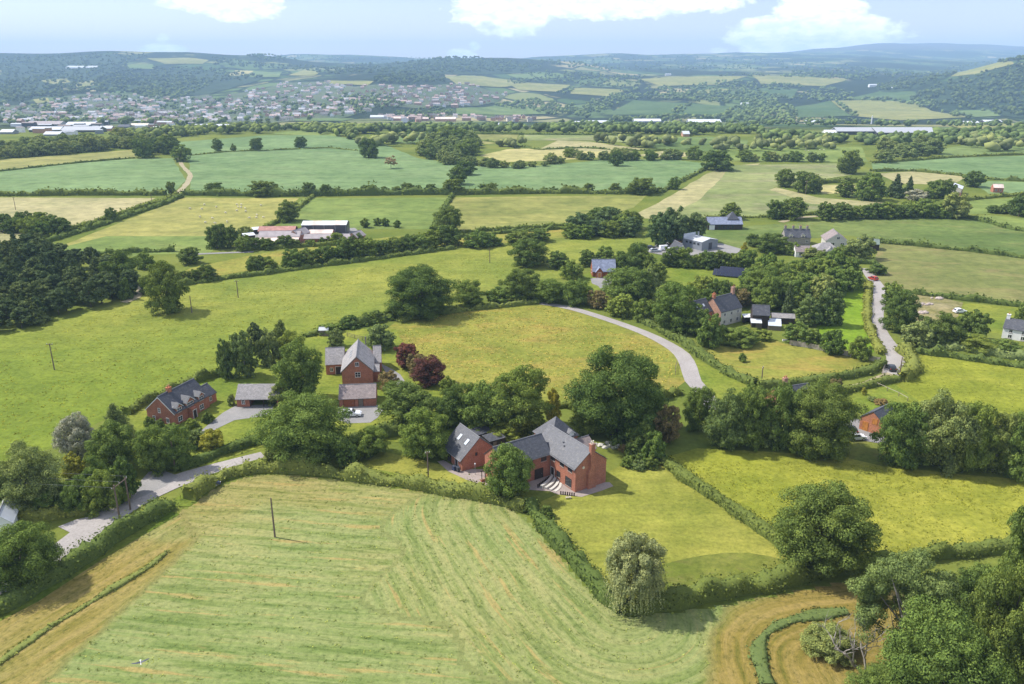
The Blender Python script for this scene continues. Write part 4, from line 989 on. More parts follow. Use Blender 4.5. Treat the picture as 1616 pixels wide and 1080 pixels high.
T_ = tree
NEAR = [
 # kind, x, foot, width, height, label
 ('oak',1292,908,150,142,'large rounded oak standing alone in the hedge corner of the bright pasture'),
 ('willow',996,962,92,116,'pale weeping willow at the lower corner of the large lawn'),
 ('open',1410,1052,142,172,'tall ash with bare grey stems showing, above the dead tree'),
 ('lime',1478,1150,175,185,'fresh green broad tree at the bottom edge right of the dead tree'),
 ('lime',1390,1130,110,80,'low mid green tree at the bottom edge below the dead tree'),
 ('oak',1506,1000,84,104,'dark tree crown between the tall ash and the right edge'),
 ('oak',1572,1110,120,205,'very dark large tree in the bottom right corner'),
 ('tallmid',1612,960,80,180,'tall mid green tree cut by the right edge above the corner'),
 ('sycamore',1552,960,70,70,'mid green tree behind the dark corner trees by the field hedge'),
 ('sycamore',1418,734,80,98,'pale green tree beside the orange brick outbuilding'),
 ('bright',1432,736,56,44,'low bright green tree in front of the belt by the orange outbuilding'),
 ('greywillow',1480,738,92,118,'grey green round tree, tallest of the right hand belt'),
 ('sycamore',1524,742,74,104,'broad mid green tree in the middle of the right hand belt'),
 ('birch',1566,746,62,96,'narrow tree with a pale stem in the right hand belt'),
 ('lime',1607,756,62,112,'tall tree ending the right hand belt at the picture edge'),
 ('bright',1500,742,44,36,'small bright tree at the foot of the right hand belt'),
 ('sycamore',1102,680,50,70,'tree left in the central belt next to the grey lane end'),
 ('bronze',1052,698,42,58,'small bronze green tree right of the house garden'),
 ('birch',1142,708,60,92,'grey green tree with a pale stem in the central belt'),
 ('tallmid',1180,706,58,96,'slim mid green tree in the central belt'),
 ('sycamore',1226,706,66,98,'broad tree in the central belt left of the shed roofs'),
 ('oak',1292,718,104,114,'large dark green tree ending the central belt beside the car yard'),
 ('bright',1262,718,40,42,'bright small tree in front of the central belt'),
 ('greywillow',1205,706,44,56,'grey shrubby tree in front of the central belt'),
 ('oak',968,694,142,138,'huge spreading oak behind the large L shaped house'),
 ('sycamore',1014,684,64,84,'tree on the right flank of the huge spreading oak'),
 ('tallmid',924,686,52,66,'tree on the left flank of the huge spreading oak'),
 ('sycamore',824,684,88,102,'tall bright topped tree behind the long roof of the L shaped house'),
 ('lime',772,684,84,80,'round mid green tree behind the garage with two skylights'),
 ('oak',716,674,56,62,'dark tree between the light green round tree and the garage'),
 ('yellow',872,670,24,54,'slim yellowish tree beside the roof apex of the L shaped house'),
 ('bright',798,698,48,34,'small light green tree between garage and L shaped house'),
 ('bright',674,724,84,82,'light green round tree left of the garage with two skylights'),
 ('oak',646,674,94,70,'very dark round tree right of the gravel drive with the white car'),
 ('lime',805,790,76,86,'leafy tree standing on the patio edge in front of the L shaped house'),
 ('lime',482,728,140,112,'broad dark tree in front of the cross gabled house, largest on the left'),
 ('tallmid',475,634,68,92,'tall green tree between the carport and the cross gabled house'),
 ('greywillow',440,641,32,36,'small grey tree at the right end of the carport'),
 ('bright',584,722,58,50,'yellowish bright tree behind the roadside hedge'),
 ('lime',548,738,34,42,'small pointed tree beside the roadside hedge under the broad dark tree'),
 ('birch',359,599,28,62,'left hand birch of the clump above the carport'),
 ('birch',387,597,40,70,'drooping grey birch in the clump above the carport'),
 ('pine',406,578,30,66,'dark tall conifer at the top of the clump above the carport'),
 ('greywillow',424,578,40,56,'grey green tree in the clump above the carport'),
 ('birch',447,562,26,54,'slender birch at the right top of the clump above the carport'),
 ('bright',458,572,48,50,'bright green tree at the right of the clump above the carport'),
 ('purple',643,580,40,38,'first purple leaved tree in the garden row beside the meadow'),
 ('bronze',658,590,36,30,'bronze coloured tree between the two purple leaved trees'),
 ('purple',676,608,54,46,'largest purple leaved tree at the lower end of the garden row'),
 ('bronze',613,618,36,32,'small bronze apple tree beside the cross gabled house'),
 ('lime',706,622,26,28,'small green tree below the largest purple leaved tree'),
 ('greywillow',530,548,26,28,'small conical bush tree on the lawn behind the cross gabled house'),
 ('greywillow',602,552,46,40,'round grey green tree at the meadow corner behind the cross gabled house'),
 ('sycamore',738,668,50,62,'tree in the shade between the meadow and the garage'),
 ('sycamore',42,928,112,104,'large broad tree at the left edge beside the lower road'),
 ('greywillow',46,806,108,104,'grey green willow thicket at the left edge above the road junction'),
 ('cedar',123,724,56,70,'silvery blue cedar below the big pasture'),
 ('lime',181,742,74,76,'dark leafy tree right of the silvery cedar'),
 ('feather',188,690,52,54,'feathery grey brown conifer leaning by the big pasture'),
 ('sycamore',250,744,62,72,'tree with pale trunk at the drive entrance, left of the pair'),
 ('sycamore',285,740,48,64,'tree with pale trunk at the drive entrance, right of the pair'),
 ('yellow',338,714,38,38,'yellow green small tree below the drive of the house with dormers'),
 ('greywillow',312,708,32,30,'grey shrubby tree beside the yellow green small tree'),
 ('oak',265,495,64,78,'lone dark oak in the big pasture beside the pine plantation'),
 ('oak',664,499,104,78,'large dark oak at the head of the yellow meadow'),
 ('sycamore',740,484,50,40,'round tree right of the large dark oak above the meadow'),
 ('oak',834,421,58,42,'lone spreading oak in the field left of the red timber house'),
 ('oak',822,474,58,48,'dark tree at the lane end above the meadow, left of two'),
 ('sycamore',868,479,48,38,'tree at the lane end above the meadow, right of two'),
 ('lime',787,480,44,28,'low round tree in the hedge above the meadow'),
 ('bright',902,441,36,30,'round light green tree on the lawn of the red timber house'),
 ('oak',880,425,38,27,'dark round tree behind the light green tree by the red timber house'),
 ('oak',926,422,30,26,'dark tree behind the left end of the red timber house'),
 ('sycamore',956,419,32,28,'tree behind the blue roof of the red timber house'),
 ('oak',1000,434,56,48,'dark tree mass right of the red timber house'),
 ('sycamore',988,474,74,52,'broad tree below the drive of the red timber house'),
 ('greywillow',1022,472,34,46,'grey green tall tree right of the red timber house'),
 ('lime',910,482,48,40,'spreading tree beside the lane below the red timber house'),
 ('bronze',942,488,32,28,'brownish small tree beside the lane'),
 ('bright',980,500,46,36,'round light green tree beside the curving lane'),
 ('sycamore',1014,508,36,36,'tree at the top of the curving hedge by the lane'),
 ('sycamore',1068,522,74,74,'large tree left of the old farmhouse'),
 ('birch',1050,494,40,46,'grey green tree above the large tree left of the farmhouse'),
 ('lime',1098,530,44,48,'tree in front of the farmhouse left gable'),
 ('sycamore',1120,550,42,52,'tree with dense crown at the paddock corner by the farmhouse'),
 ('bright',1106,476,44,40,'pale green tree beside the solar panels'),
 ('purple',1142,482,38,34,'purplish brown tree behind the farmhouse'),
 ('bronze',1166,486,36,30,'bronze tree behind the farmhouse chimney'),
 ('spruce',1242,500,22,50,'dark pointed conifer behind the farm outbuildings'),
 ('lime',1207,494,36,34,'round tree behind the farm sheds'),
 ('greywillow',1292,480,46,46,'light brownish green tree at the edge of the wood, upper'),
 ('birch',1274,516,38,48,'light brownish green tree at the edge of the wood, lower'),
 ('birch',1305,514,42,58,'birch casting shade on the lush paddock'),
 ('lime',1256,543,44,36,'garden tree right of the farm sheds'),
 ('sycamore',1282,548,34,28,'small orchard tree above the pale fence, left of three'),
 ('sycamore',1313,560,36,38,'small orchard tree above the pale fence, middle of three'),
 ('sycamore',1356,568,34,36,'small orchard tree above the pale fence, right of three'),
 ('oak',1418,524,60,62,'dark tree right of the lane beside the rubble plot'),
 ('sycamore',1408,482,36,34,'small tree on the bank right of the lane top'),
 ('greywillow',1444,550,46,44,'grey green tree at the lane fork'),
 ('oak',1482,544,56,52,'dark tree between the lane fork and the white cottage'),
 ('oak',1534,540,46,48,'dark upright tree left of the white cottage'),
 ('bright',1508,548,42,26,'bright low tree in front of the dark tree by the cottage'),
 ('bright',1544,556,50,28,'bright spreading tree before the white cottage'),
 ('lime',1584,560,46,26,'low green tree below the white cottage'),
 ('sycamore',1614,520,36,40,'tree behind the white cottage at the right edge'),
 ('poplar',1042,390,44,52,'dark poplar behind the vans, left of three'),
 ('poplar',1066,388,46,58,'dark poplar behind the vans, tallest of three'),
 ('poplar',1094,384,40,46,'dark poplar behind the grey unit, right of three'),
 ('oak',1006,422,32,38,'dark tree left of the parked vans'),
 ('oak',1216,400,48,30,'dark round tree left of the slate terrace'),
 ('oak',1188,391,22,20,'small dark tree right of the grey unit'),
 ('greywillow',1356,411,42,38,'brownish tree in front of the white gabled house'),
 ('sycamore',1252,404,26,20,'tree in front of the slate terrace'),
 ('lime',1328,412,30,24,'small tree before the white gabled house'),
 ('greywillow',1278,410,26,18,'grey bushy tree before the small pale bungalow'),
 ('lime',1300,416,26,20,'low tree before the hipped bungalow'),
 ('yellow',1174,399,11,15,'tiny yellow tree on the yard edge'),
 ('oak',708,368,48,39,'lone dark oak beside the lane in the patchy field'),
 ('oak',455,351,38,32,'dark oak above the red roofed farm'),
 ('oak',343,394,32,38,'dark tree left of the red roofed farm, left of two'),
 ('oak',364,393,28,34,'dark tree left of the red roofed farm, right of two'),
 ('lime',386,398,26,25,'tree at the front corner of the red roofed farm'),
 ('greywillow',388,373,24,14,'rounded bush tree behind the red roofed farm'),
 ('oak',192,447,58,50,'dark broadleaf tree at the right end of the pine plantation'),
 ('lime',230,426,30,28,'tree right of the plantation beside the lower road'),
 ('oak',301,418,38,27,'dark tree on the bend of the lower road'),
 ('oak',176,351,18,21,'single tree in the straight track hedge'),
 ('oak',344,241,18,20,'first of four lone trees on the blue green crop, from the left'),
 ('oak',369,241,10,12,'smallest of four lone trees on the blue green crop'),
 ('oak',405,240,20,20,'third of four lone trees on the blue green crop, from the left'),
 ('oak',475,235,19,17,'rightmost of four lone trees on the blue green crop'),
 ('sycamore',287,257,30,26,'tree at the top of the sandy track'),
 ('oak',582,251,30,30,'double crowned tree on the blue green crop'),
 ('dead',617,268,20,20,'bare grey tree on the blue green crop'),
 ('oak',973,264,25,24,'lone dark oak near the cream field'),
 ('oak',733,278,32,22,'uppermost oak of the diagonal line in the valley'),
 ('oak',722,293,32,28,'middle oak of the diagonal line in the valley'),
 ('oak',715,308,32,24,'lowest oak of the diagonal line in the valley'),
 ('oak',1013,309,42,26,'big round oak in the long valley hedge'),
 ('sycamore',1064,301,20,20,'tree at the corner of the tan wedge'),
 ('oak',271,309,14,20,'small tree at the foot of the sandy track'),
 ('oak',338,306,28,16,'low round tree in the long hedge right of the sandy track'),
 ('oak',416,311,44,24,'broad tree clump in the long hedge left of centre'),
 ('oak',488,311,21,21,'round tree in the long hedge, left of a pair'),
 ('oak',515,311,19,18,'round tree in the long hedge, right of a pair'),
 ('oak',777,306,18,15,'small round tree in the long hedge right of the diagonal oaks'),
 ('oak',970,307,20,16,'small round tree left of the big round hedge oak'),
 ('oak',1153,348,33,26,'dark tree behind the dark barn'),
 ('oak',1224,347,30,29,'left of two dark trees right of the barn'),
 ('oak',1251,348,40,33,'right of two dark trees right of the barn'),
 ('oak',1303,350,34,29,'dark tree beside the pale track right of the barn'),
 ('oak',1239,297,32,28,'left oak of the clump on the thin crop'),
 ('oak',1270,306,36,32,'middle oak of the clump on the thin crop'),
 ('birch',1289,305,16,22,'slim tree at the right of the clump on the thin crop'),
 ('oak',1334,313,30,26,'dark tree between the thin crop and the brick shed wood'),
 ('sycamore',1374,318,44,42,'broad tree left of the conifers by the brick shed'),
 ('spruce',1412,314,28,36,'dark pointed conifer near the brick shed'),
 ('spruce',1434,309,18,28,'narrow brown green conifer near the brick shed'),
 ('cedar',1446,319,30,18,'silvery tree left of the brick shed'),
 ('oak',1536,297,32,25,'dark tree behind the pale roofed brick shed'),
 ('oak',1610,343,38,32,'dark tree at the right edge below the red brick house'),
 ('greywillow',1506,346,44,40,'brownish willow in front of the brick shed'),
 ('oak',1130,271,46,31,'dark thick tree at the corner of the thin crop'),
 ('sycamore',1095,254,26,21,'tree above the corner of the thin crop'),
 ('oak',1340,276,38,36,'dark tree at the corner of the valley willows'),
]
for a in NEAR: T_(*a)
SHR = [
 ('shrub_yellow',118,752,34,38,'round yellow green shrub in the thicket above the road'),
 ('shrub',80,808,64,52,'leafy shrub in the thicket above the bramble hedge, left'),
 ('shrub',126,806,56,58,'leafy shrub in the thicket above the bramble hedge, middle'),
 ('shrub_light',166,806,60,62,'light green shrub beside the twin pole line'),
 ('shrub_dark',198,786,46,62,'dark shrub at the drive mouth'),
 ('shrub',152,772,48,50,'shrub in the thicket below the silvery cedar'),
 ('shrub_light',14,834,46,18,'bright clipped shrub at the left edge by the white roof'),
 ('shrub',236,674,18,16,'shrub at the left gable corner of the house with dormers'),
 ('shrub_dark',252,678,18,15,'dark climbing shrub on the gable of the house with dormers'),
 ('shrub',272,682,24,14,'low shrub at the front corner of the house with dormers'),
 ('shrub_light',303,678,20,17,'bright shrub beside the porch of the house with dormers'),
 ('shrub_dark',328,668,20,18,'dark shrub at the right end of the house with dormers'),
 ('shrub_grey',366,642,13,17,'grey shrub at the left corner of the carport'),
 ('shrub_grey',430,729,28,22,'silvery grey shrub at the road end under the broad dark tree'),
 ('shrub_light',1010,712,44,44,'bright green shrub right of the large lawn'),
 ('shrub_dark',1004,724,36,32,'dark round shrub right of the large lawn'),
 ('shrub',990,738,22,18,'low grey green shrub at the left end of the lawn edge bed'),
 ('shrub_grey',1008,742,24,17,'low shrub in the middle of the lawn edge bed'),
 ('shrub_dark',1028,740,24,22,'low dark shrub at the right end of the lawn edge bed'),
 ('shrub',1032,730,38,48,'tall shrub at the hedge end right of the large lawn'),
 ('shrub_bronze',985,712,22,12,'reddish yellow shrub by the pale rockery'),
 ('shrub_dark',838,808,28,22,'shaded shrub below the patio tree, left of two'),
 ('shrub_dark',862,818,26,22,'shaded shrub below the patio tree, right of two'),
 ('shrub',1166,546,58,32,'broad rounded shrub in front of the farmhouse'),
 ('shrub_dark',1140,540,28,26,'dark shrub at the paddock side of the farmhouse'),
 ('shrub_light',1204,538,28,18,'clipped bright shrub before the farm sheds'),
 ('shrub',1172,573,13,15,'small sapling alone in the farmhouse paddock'),
 ('shrub_yellow',1363,625,9,12,'clipped yellow shrub on the garden lawn'),
 ('shrub_bronze',1318,623,24,24,'brown twiggy shrub at the low clipped hedge'),
 ('shrub_grey',1377,635,16,9,'small grey shrub in the garden bed, left'),
 ('shrub_bronze',1390,640,20,11,'reddish shrub in the garden bed, right'),
 ('shrub_grey',1308,1036,84,54,'dark twiggy scrub behind the dead tree'),
 ('shrub',520,528,38,20,'shrub at the trampoline corner behind the cross gabled house'),
 ('shrub_dark',233,466,20,22,'round dark shrub beside the lone pasture oak'),
 ('shrub_dark',199,474,22,34,'dark upright shrub at the plantation end'),
 ('shrub',903,466,30,14,'garden shrub beside the drive of the red timber house'),
 ('shrub_dark',1383,434,30,18,'shrub on the bank at the lane top'),
]
for a in SHR: T_(*a)

# groups whose members look alike
grove(['pine','pine','spruce','pine'], [(-20,410),(60,412),(130,418),(205,440),(212,468),(170,480),(100,502),(40,520),(-20,532)], 98, 33, 38, 'dark conifer standing among others in the plantation left of the big pasture', 'conifers of the plantation', 5, (12,8))
T_('spruce',78,440,28,50,'tallest pointed conifer rising above the plantation')
grove(['sycamore','oak','lime','tallmid'], [(1178,450),(1215,444),(1270,442),(1335,440),(1352,446),(1340,464),(1300,474),(1255,492),(1215,490),(1190,476)], 30, 40, 38, 'broadleaf tree in the dense wood below the slate terrace', 'trees of the wood below the terrace', 6, (20,11))
grove(['oak','sycamore'], [(0,366),(40,356),(80,358),(120,370),(100,374),(40,378),(0,378)], 9, 32, 26, 'tree in the small copse beside the tan field at left', 'trees of the tan field copse', 7, (16,8))
grove(['oak'], [(214,240),(272,236),(272,250),(216,252)], 7, 26, 24, 'dark tree in the copse left of the sandy track', 'trees of the copse by the sandy track', 8, (14,8))
grove(['greywillow'], [(-20,238),(80,236),(170,232),(236,226),(236,236),(140,246),(60,250),(-20,254)], 30, 30, 21, 'grey willow in the long thicket at the left of the valley', 'willows of the left thicket', 9, (15,8))
grove(['greywillow','sycamore'], [(668,240),(690,226),(740,224),(756,240),(750,252),(700,262),(670,254)], 18, 28, 22, 'grey willow in the riverside copse left of the cream field', 'willows of the riverside copse', 10, (15,8))
row(['greywillow'], [(700,262),(740,262),(800,268),(850,266),(890,256),(905,246)], 14, 20, 13, 'bushy willow along the old river bend below the cream field', 'willows of the river bend', 11)
row(['greywillow','sycamore'], [(890,250),(930,256),(1000,255),(1080,254)], 11, 18, 14, 'willow along the field edge right of the river bend', 'willows right of the river bend', 12)
grove(['oak','sycamore','poplar'], [(884,374),(920,360),(960,352),(1000,356),(1000,374),(940,378),(890,380)], 12, 36, 26, 'tree in the copse between lane and field left of the poplars', 'trees of the lane copse', 13, (22,10))
row(['oak','oak','sycamore'], [(458,424),(520,416),(600,404),(660,397),(715,389)], 13, 34, 28, 'oak in the hedgerow running down from the red roofed farm', 'hedgerow oaks below the farm', 14, .25, .2)
row(['oak','sycamore'], [(395,432),(430,430)], 2, 34, 26, 'oak at the left end of the hedgerow below the farm', 'oaks at the left hedgerow end', 15, .1, .1)
row(['oak'], [(283,450),(340,442)], 3, 26, 22, 'rounded hedge tree near the lone pasture oak', 'hedge trees near the pasture oak', 16)
row(['oak','sycamore'], [(740,394),(790,388),(860,382)], 4, 36, 20, 'round hedge tree above the lone spreading oak', 'hedge trees above the spreading oak', 17)
row(['sycamore','oak'], [(1052,422),(1100,425),(1140,426),(1184,426)], 7, 30, 26, 'tree in the belt between the grey unit and the solar panels', 'trees above the solar panels', 18, .2, .2)
row(['oak','sycamore'], [(1318,348),(1380,346),(1440,345),(1500,345)], 10, 34, 24, 'tree in the belt behind the right hand crop field', 'trees behind the right crop field', 19, .3, .2)
row(['sycamore','greywillow'], [(1160,258),(1210,257),(1270,257),(1306,257)], 8, 22, 16, 'bushy tree in the hedge above the thin crop', 'hedge trees above the thin crop', 20)
grove(['greywillow'], [(1370,252),(1400,240),(1460,236),(1476,244),(1440,254),(1390,260)], 11, 26, 19, 'willow in the thicket on the right of the valley', 'willows of the right thicket', 21, (16,8))
row(['oak'], [(548,308),(600,308),(690,307)], 8, 20, 14, 'hedge tree in the long valley hedge left of the diagonal oaks', 'long hedge trees left', 22)
row(['oak'], [(745,306),(840,305),(940,305)], 8, 16, 10, 'small hedge tree in the long valley hedge right of the diagonal oaks', 'long hedge trees right', 23)
row(['oak','lime'], [(395,396),(450,393),(520,388),(575,384)], 9, 22, 16, 'garden tree in front of the red roofed farm', 'trees before the red roofed farm', 24, .3, .3)
row(['oak'], [(570,363),(600,358),(630,362)], 4, 12, 11, 'small tree on the grass right of the red roofed farm', 'small trees right of the farm', 25)
row(['sycamore','oak'], [(1454,320),(1480,312),(1492,316)], 4, 28, 22, 'tree left of the pale roofed brick shed', 'trees left of the brick shed', 26)
row(['oak'], [(1560,339),(1590,338)], 3, 18, 12, 'small tree left of the right edge oak', 'small trees at the right edge', 27)
row(['shrub','shrub_dark'], [(505,526),(560,517),(615,505),(650,498)], 7, 26, 15, 'bush in the hedge behind the cross gabled house', 'bushes behind the cross gabled house', 28)
row(['shrub','shrub_light'], [(1340,563),(1370,572)], 3, 14, 11, 'small bush at the right end of the pale fence', 'bushes at the pale fence', 29)
row(['sycamore','oak'], [(1085,502),(1110,492),(1160,478),(1195,478)], 6, 34, 36, 'tree of the shelter belt behind the old farmhouse', 'trees behind the farmhouse', 30, .2, .2)
row(['oak','sycamore'], [(965,430),(1030,440),(1040,460)], 4, 36, 34, 'tree of the belt right of the red timber house', 'trees right of the timber house', 31, .2, .2)

# ------------------------------------------------------------------ grass tufts and loose cut grass: nobody could count them
def tufts(name, label, pts, size, mat, seed, flat=.40, per=3):
    rng = np.random.default_rng(seed); n = len(pts)
    c = np.repeat(np.concatenate([pts, np.full((n, 1), .07)], 1), per, 0)+rng.normal(size=(n*per, 3))*np.array([size*.7, size*.7, size*.12])
    c[:, 2] = np.maximum(c[:, 2]*.6+size*.10, .055)
    nr = rng.normal(size=(n*per, 3))*flat; nr[:, 2] = 1.0
    V, F = quads(c, nr, np.full(n*per, size*.55), rng)
    o = link(name, mesh_from(name, V, F, mat)); return tag(o, label, 'grass', None, 'stuff')
def in_world(poly, n, seed, clump=.0):
    rng = np.random.default_rng(seed); W = [P(*q) for q in poly]; out = np.zeros((0, 2))
    x0, x1 = min(p.x for p in W), max(p.x for p in W); y0, y1 = min(p.y for p in W), max(p.y for p in W)
    while len(out) < n:
        q = np.stack([rng.uniform(x0, x1, n), rng.uniform(y0, y1, n)], 1)
        d = np.sin(q[:, 0]*.13+1)*np.sin(q[:, 1]*.17)+np.sin(q[:, 0]*.41+q[:, 1]*.29)*.6
        out = np.concatenate([out, q[inside(q[:, 0], q[:, 1], W) & (rng.uniform(-1.2, 1.2, n) < d+.5)]])
    return out[:n]
tm = {k: leafmat(k+'_tufts', c, .35, .1) for k, c in (('green', C(158,174,70)), ('straw', CN(214,200,124)), ('hay', C(178,198,112)))}
tufts('loose_hay', 'loose cut grass lying in rows on the mown field', HAYSPOTS[0], .22, tm['hay'], 1, .55)
tufts('pasture_tufts', 'rough grass tufts of the bright right hand pasture', in_world([(1060,728),(1340,732),(1610,765),(1610,835),(1570,852),(1340,882),(1230,845),(1165,806),(1100,762)], 2600, 2), .24, tm['green'], 2)
tufts('meadow_tufts', 'dry straw coloured tufts of the middle meadow', in_world([(600,535),(700,497),(860,482),(1000,527),(1060,560),(1065,600),(960,632),(860,638),(760,628),(690,590),(650,560)], 2600, 3), .28, tm['straw'], 3)
tufts('meadow_tufts', 'green tufts of the middle meadow', in_world([(600,535),(700,497),(860,482),(1000,527),(1060,560),(1065,600),(960,632),(860,638),(760,628),(690,590),(650,560)], 1500, 4), .28, tm['green'], 4)
tufts('pasture_tufts', 'rough grass tufts of the big left hand pasture', in_world([(0,560),(120,510),(230,480),(330,450),(560,425),(800,400),(800,435),(640,485),(500,522),(380,575),(240,618),(100,680),(0,730)], 3200, 5), .30, tm['green'], 5)
tufts('field_tufts', 'grass tufts of the field right of the lane bend', in_world([(1440,566),(1530,574),(1612,590),(1612,655),(1530,662),(1430,635),(1400,608)], 700, 7), .24, tm['green'], 7)
# ------------------------------------------------------------------ the dead tree
def dead_tree():
    root = empty('dead_tree', P(1364,1064), 0, 'bare dead tree with pale forked limbs at the bottom edge', 'tree')
    m = mpp(root.location); mb = MB(); rnd = random.Random(4); tw = MB()
    def grow(mbx, s, d, ln, r, lv):
        p = [s]; q = s.copy(); dd = d.copy()
        for i in range(4):
            dd = (dd+Vector((rnd.uniform(-.28,.28), rnd.uniform(-.28,.28), rnd.uniform(-.12,.2)))).normalized(); q = q+dd*ln/4; p.append(q.copy())
        mbx.tube(p, [r, r*.85, r*.7, r*.55, r*.4], 6 if lv < 2 else 4)
        if lv < 4:
            for k in range(3 if lv < 2 else 2):
                i = rnd.choice([2, 3, 4]); nd = (dd+Vector((rnd.uniform(-1,1), rnd.uniform(-1,1), rnd.uniform(-.1,.8)))).normalized()
                grow(mb if lv < 1 else tw, p[i], nd, ln*.66, max(.022, r*.55), lv+1)
    grow(mb, Vector((0,0,-.1)), Vector((-.55,.05,.85)).normalized(), 6.0, .27, 0)
    grow(mb, Vector((.1,0,-.1)), Vector((-.15,.2,.95)).normalized(), 4.6, .20, 0)
    mb.build('trunk', MT['bark_pale'], root, smooth=True); tw.build('branches', MT['bark_pale'], root, smooth=True)
dead_tree()

# ------------------------------------------------------------------ far woods: too many trees to count
def far_wood(label, polys, mat='far', seed=1, size=(9, 13), name='woodland', ico=None):
    rng = np.random.default_rng(seed); Vs = []; Fs = []; o = 0
    bm = bmesh.new(); bmesh.ops.create_icosphere(bm, subdivisions=1, radius=1.0)
    bm.verts.ensure_lookup_table(); BV = np.array([v.co[:] for v in bm.verts]); BF = np.array([[v.index for v in f.verts] for f in bm.faces]); bm.free()
    for poly, n in polys:
        for (x, y) in scatter(poly, n, (2.2, 1.0), seed+n):
            p = P(x, y); h = rng.uniform(*size); w = h*rng.uniform(.85, 1.35); k = rng.integers(2, 5)
            for _ in range(k):           # a crown of a few ragged clumps
                v = BV*(1+rng.normal(size=(len(BV), 1))*.16)*np.array([w*.33, w*.33, h*.30])*rng.uniform(.8, 1.25)
                v = v+np.array([p.x+rng.normal()*w*.24, p.y+rng.normal()*w*.24, p.z+h*rng.uniform(.30, .72)])
                Vs.append(v); Fs.append(BF+o); o += len(BV)
    ob = link(name, mesh_from(name, np.concatenate(Vs), np.concatenate(Fs), LEAF[mat]))
    return tag(ob, label, 'woodland', None, 'stuff')
far_wood('wooded belt along the far edge of the valley floor at left', [([(190,226),(300,216),(420,210),(470,204),(400,200),(300,206),(210,214)],170), ([(0,196),(0,188),(100,186),(230,190),(330,196),(300,200),(150,192),(60,196)],70), ([(450,204),(540,202),(600,204),(600,212),(530,212),(470,208)],120), ([(500,208),(560,210),(560,222),(510,214)],18)], 'far', 2, (8,11))
far_wood('wooded belt along the far edge of the valley floor in the middle', [([(600,206),(700,201),(800,203),(840,206),(800,210),(700,210),(620,212)],170), ([(840,204),(900,196),(1000,199),(1100,200),(1200,204),(1200,212),(1080,214),(940,212),(850,210)],300), ([(620,178),(690,172),(725,178),(700,190),(630,188)],80)], 'far', 3, (7,11))
far_wood('wooded belt along the far edge of the valley floor at right', [([(1180,212),(1260,218),(1330,222),(1420,220),(1500,215),(1616,206),(1700,206),(1700,232),(1560,232),(1480,226),(1440,232),(1330,228),(1220,226)],270), ([(1120,196),(1200,190),(1300,188),(1420,196),(1616,196),(1616,202),(1400,200),(1200,200)],170)], 'far', 4, (7,11))
far_wood('pale willows scattered over the far valley meadows', [([(1100,228),(1200,224),(1300,226),(1340,234),(1260,240),(1130,240)],36), ([(1500,226),(1616,224),(1700,226),(1700,236),(1560,240)],40), ([(930,224),(1090,226),(1080,236),(990,234)],18), ([(780,232),(800,226),(830,230),(810,236)],6), ([(560,230),(640,222),(680,224),(600,234)],14)], 'farlight', 5, (8,12))
far_wood('trees between the houses of the far town', [([(0,200),(0,160),(100,156),(250,150),(330,160),(480,148),(600,150),(640,170),(500,190),(300,200)],400), ([(250,125),(300,120),(330,135),(290,156),(220,158)],150), ([(540,150),(620,152),(640,170),(560,176)],60)], 'far', 6, (9,14))
far_wood('woods on the hillside left of the far town', [([(0,160),(0,92),(60,90),(190,84),(240,86),(200,100),(230,118),(180,140),(100,156)],620), ([(240,108),(340,108),(420,124),(320,134),(240,130)],150), ([(150,125),(260,118),(340,128),(260,150),(150,150)],180), ([(330,90),(400,100),(480,106),(540,108),(540,120),(450,110),(340,104)],130)], 'farwood', 7, (11,17))
far_wood('wooded round hill in the middle of the far skyline', [([(545,106),(600,95),(650,91),(700,90),(750,91),(800,97),(860,106),(820,114),(700,116),(600,116),(540,116)],520), ([(590,122),(640,114),(700,118),(700,130),(620,134),(590,130)],140)], 'farwood', 8, (12,18))
far_wood('hedgerow trees and copses on the farmland beyond the town', [([(830,118),(880,112),(940,118),(1020,122),(1010,140),(920,136),(850,128)],170), ([(780,168),(840,158),(900,166),(930,184),(880,184),(800,172)],110), ([(900,186),(930,162),(990,150),(1100,146),(1200,148),(1260,158),(1200,166),(1140,164),(1050,158),(990,158),(950,178),(930,187)],330), ([(1130,190),(1170,166),(1210,160),(1250,170),(1262,190),(1200,194)],170), ([(1000,142),(1090,136),(1150,128),(1200,132),(1290,138),(1180,150),(1080,148)],170), ([(1250,156),(1300,138),(1350,150),(1310,162)],80), ([(790,128),(830,124),(850,130),(810,134)],24), ([(1120,122),(1180,117),(1330,122),(1390,130),(1330,126),(1200,121)],60), ([(1330,160),(1380,156),(1450,162),(1440,165),(1380,161)],26), ([(1310,158),(1345,184),(1352,186),(1318,160)],16), ([(1448,160),(1530,188),(1525,192),(1440,164)],20), ([(880,148),(900,138),(910,140),(892,150)],14), ([(960,152),(1000,140),(1008,144),(970,156)],20), ([(1060,181),(1082,164),(1090,164),(1072,184)],12), ([(940,190),(1100,184),(1250,190),(1250,194),(1100,192),(950,196)],90), ([(1430,165),(1470,160),(1480,170),(1440,172)],20)], 'far', 9, (11,16))
far_wood('dense wood covering the steep hill at the right edge', [([(1440,160),(1460,140),(1520,122),(1600,104),(1700,100),(1700,190),(1600,184),(1540,176),(1470,168)],560), ([(1380,136),(1440,122),(1500,108),(1560,96),(1616,88),(1616,96),(1540,106),(1490,124),(1440,140),(1390,146)],240)], 'farwood', 10, (11,17))
far_wood('woods and hedges on the farthest hills', [([(380,88),(430,86),(480,88),(590,92),(560,98),(420,96)],90), ([(830,96),(900,90),(1050,88),(1200,92),(1300,100),(1260,110),(1100,112),(950,110),(850,104)],300), ([(1240,112),(1330,104),(1420,112),(1480,118),(1360,126),(1260,120)],140)], 'far', 11, (13,20))
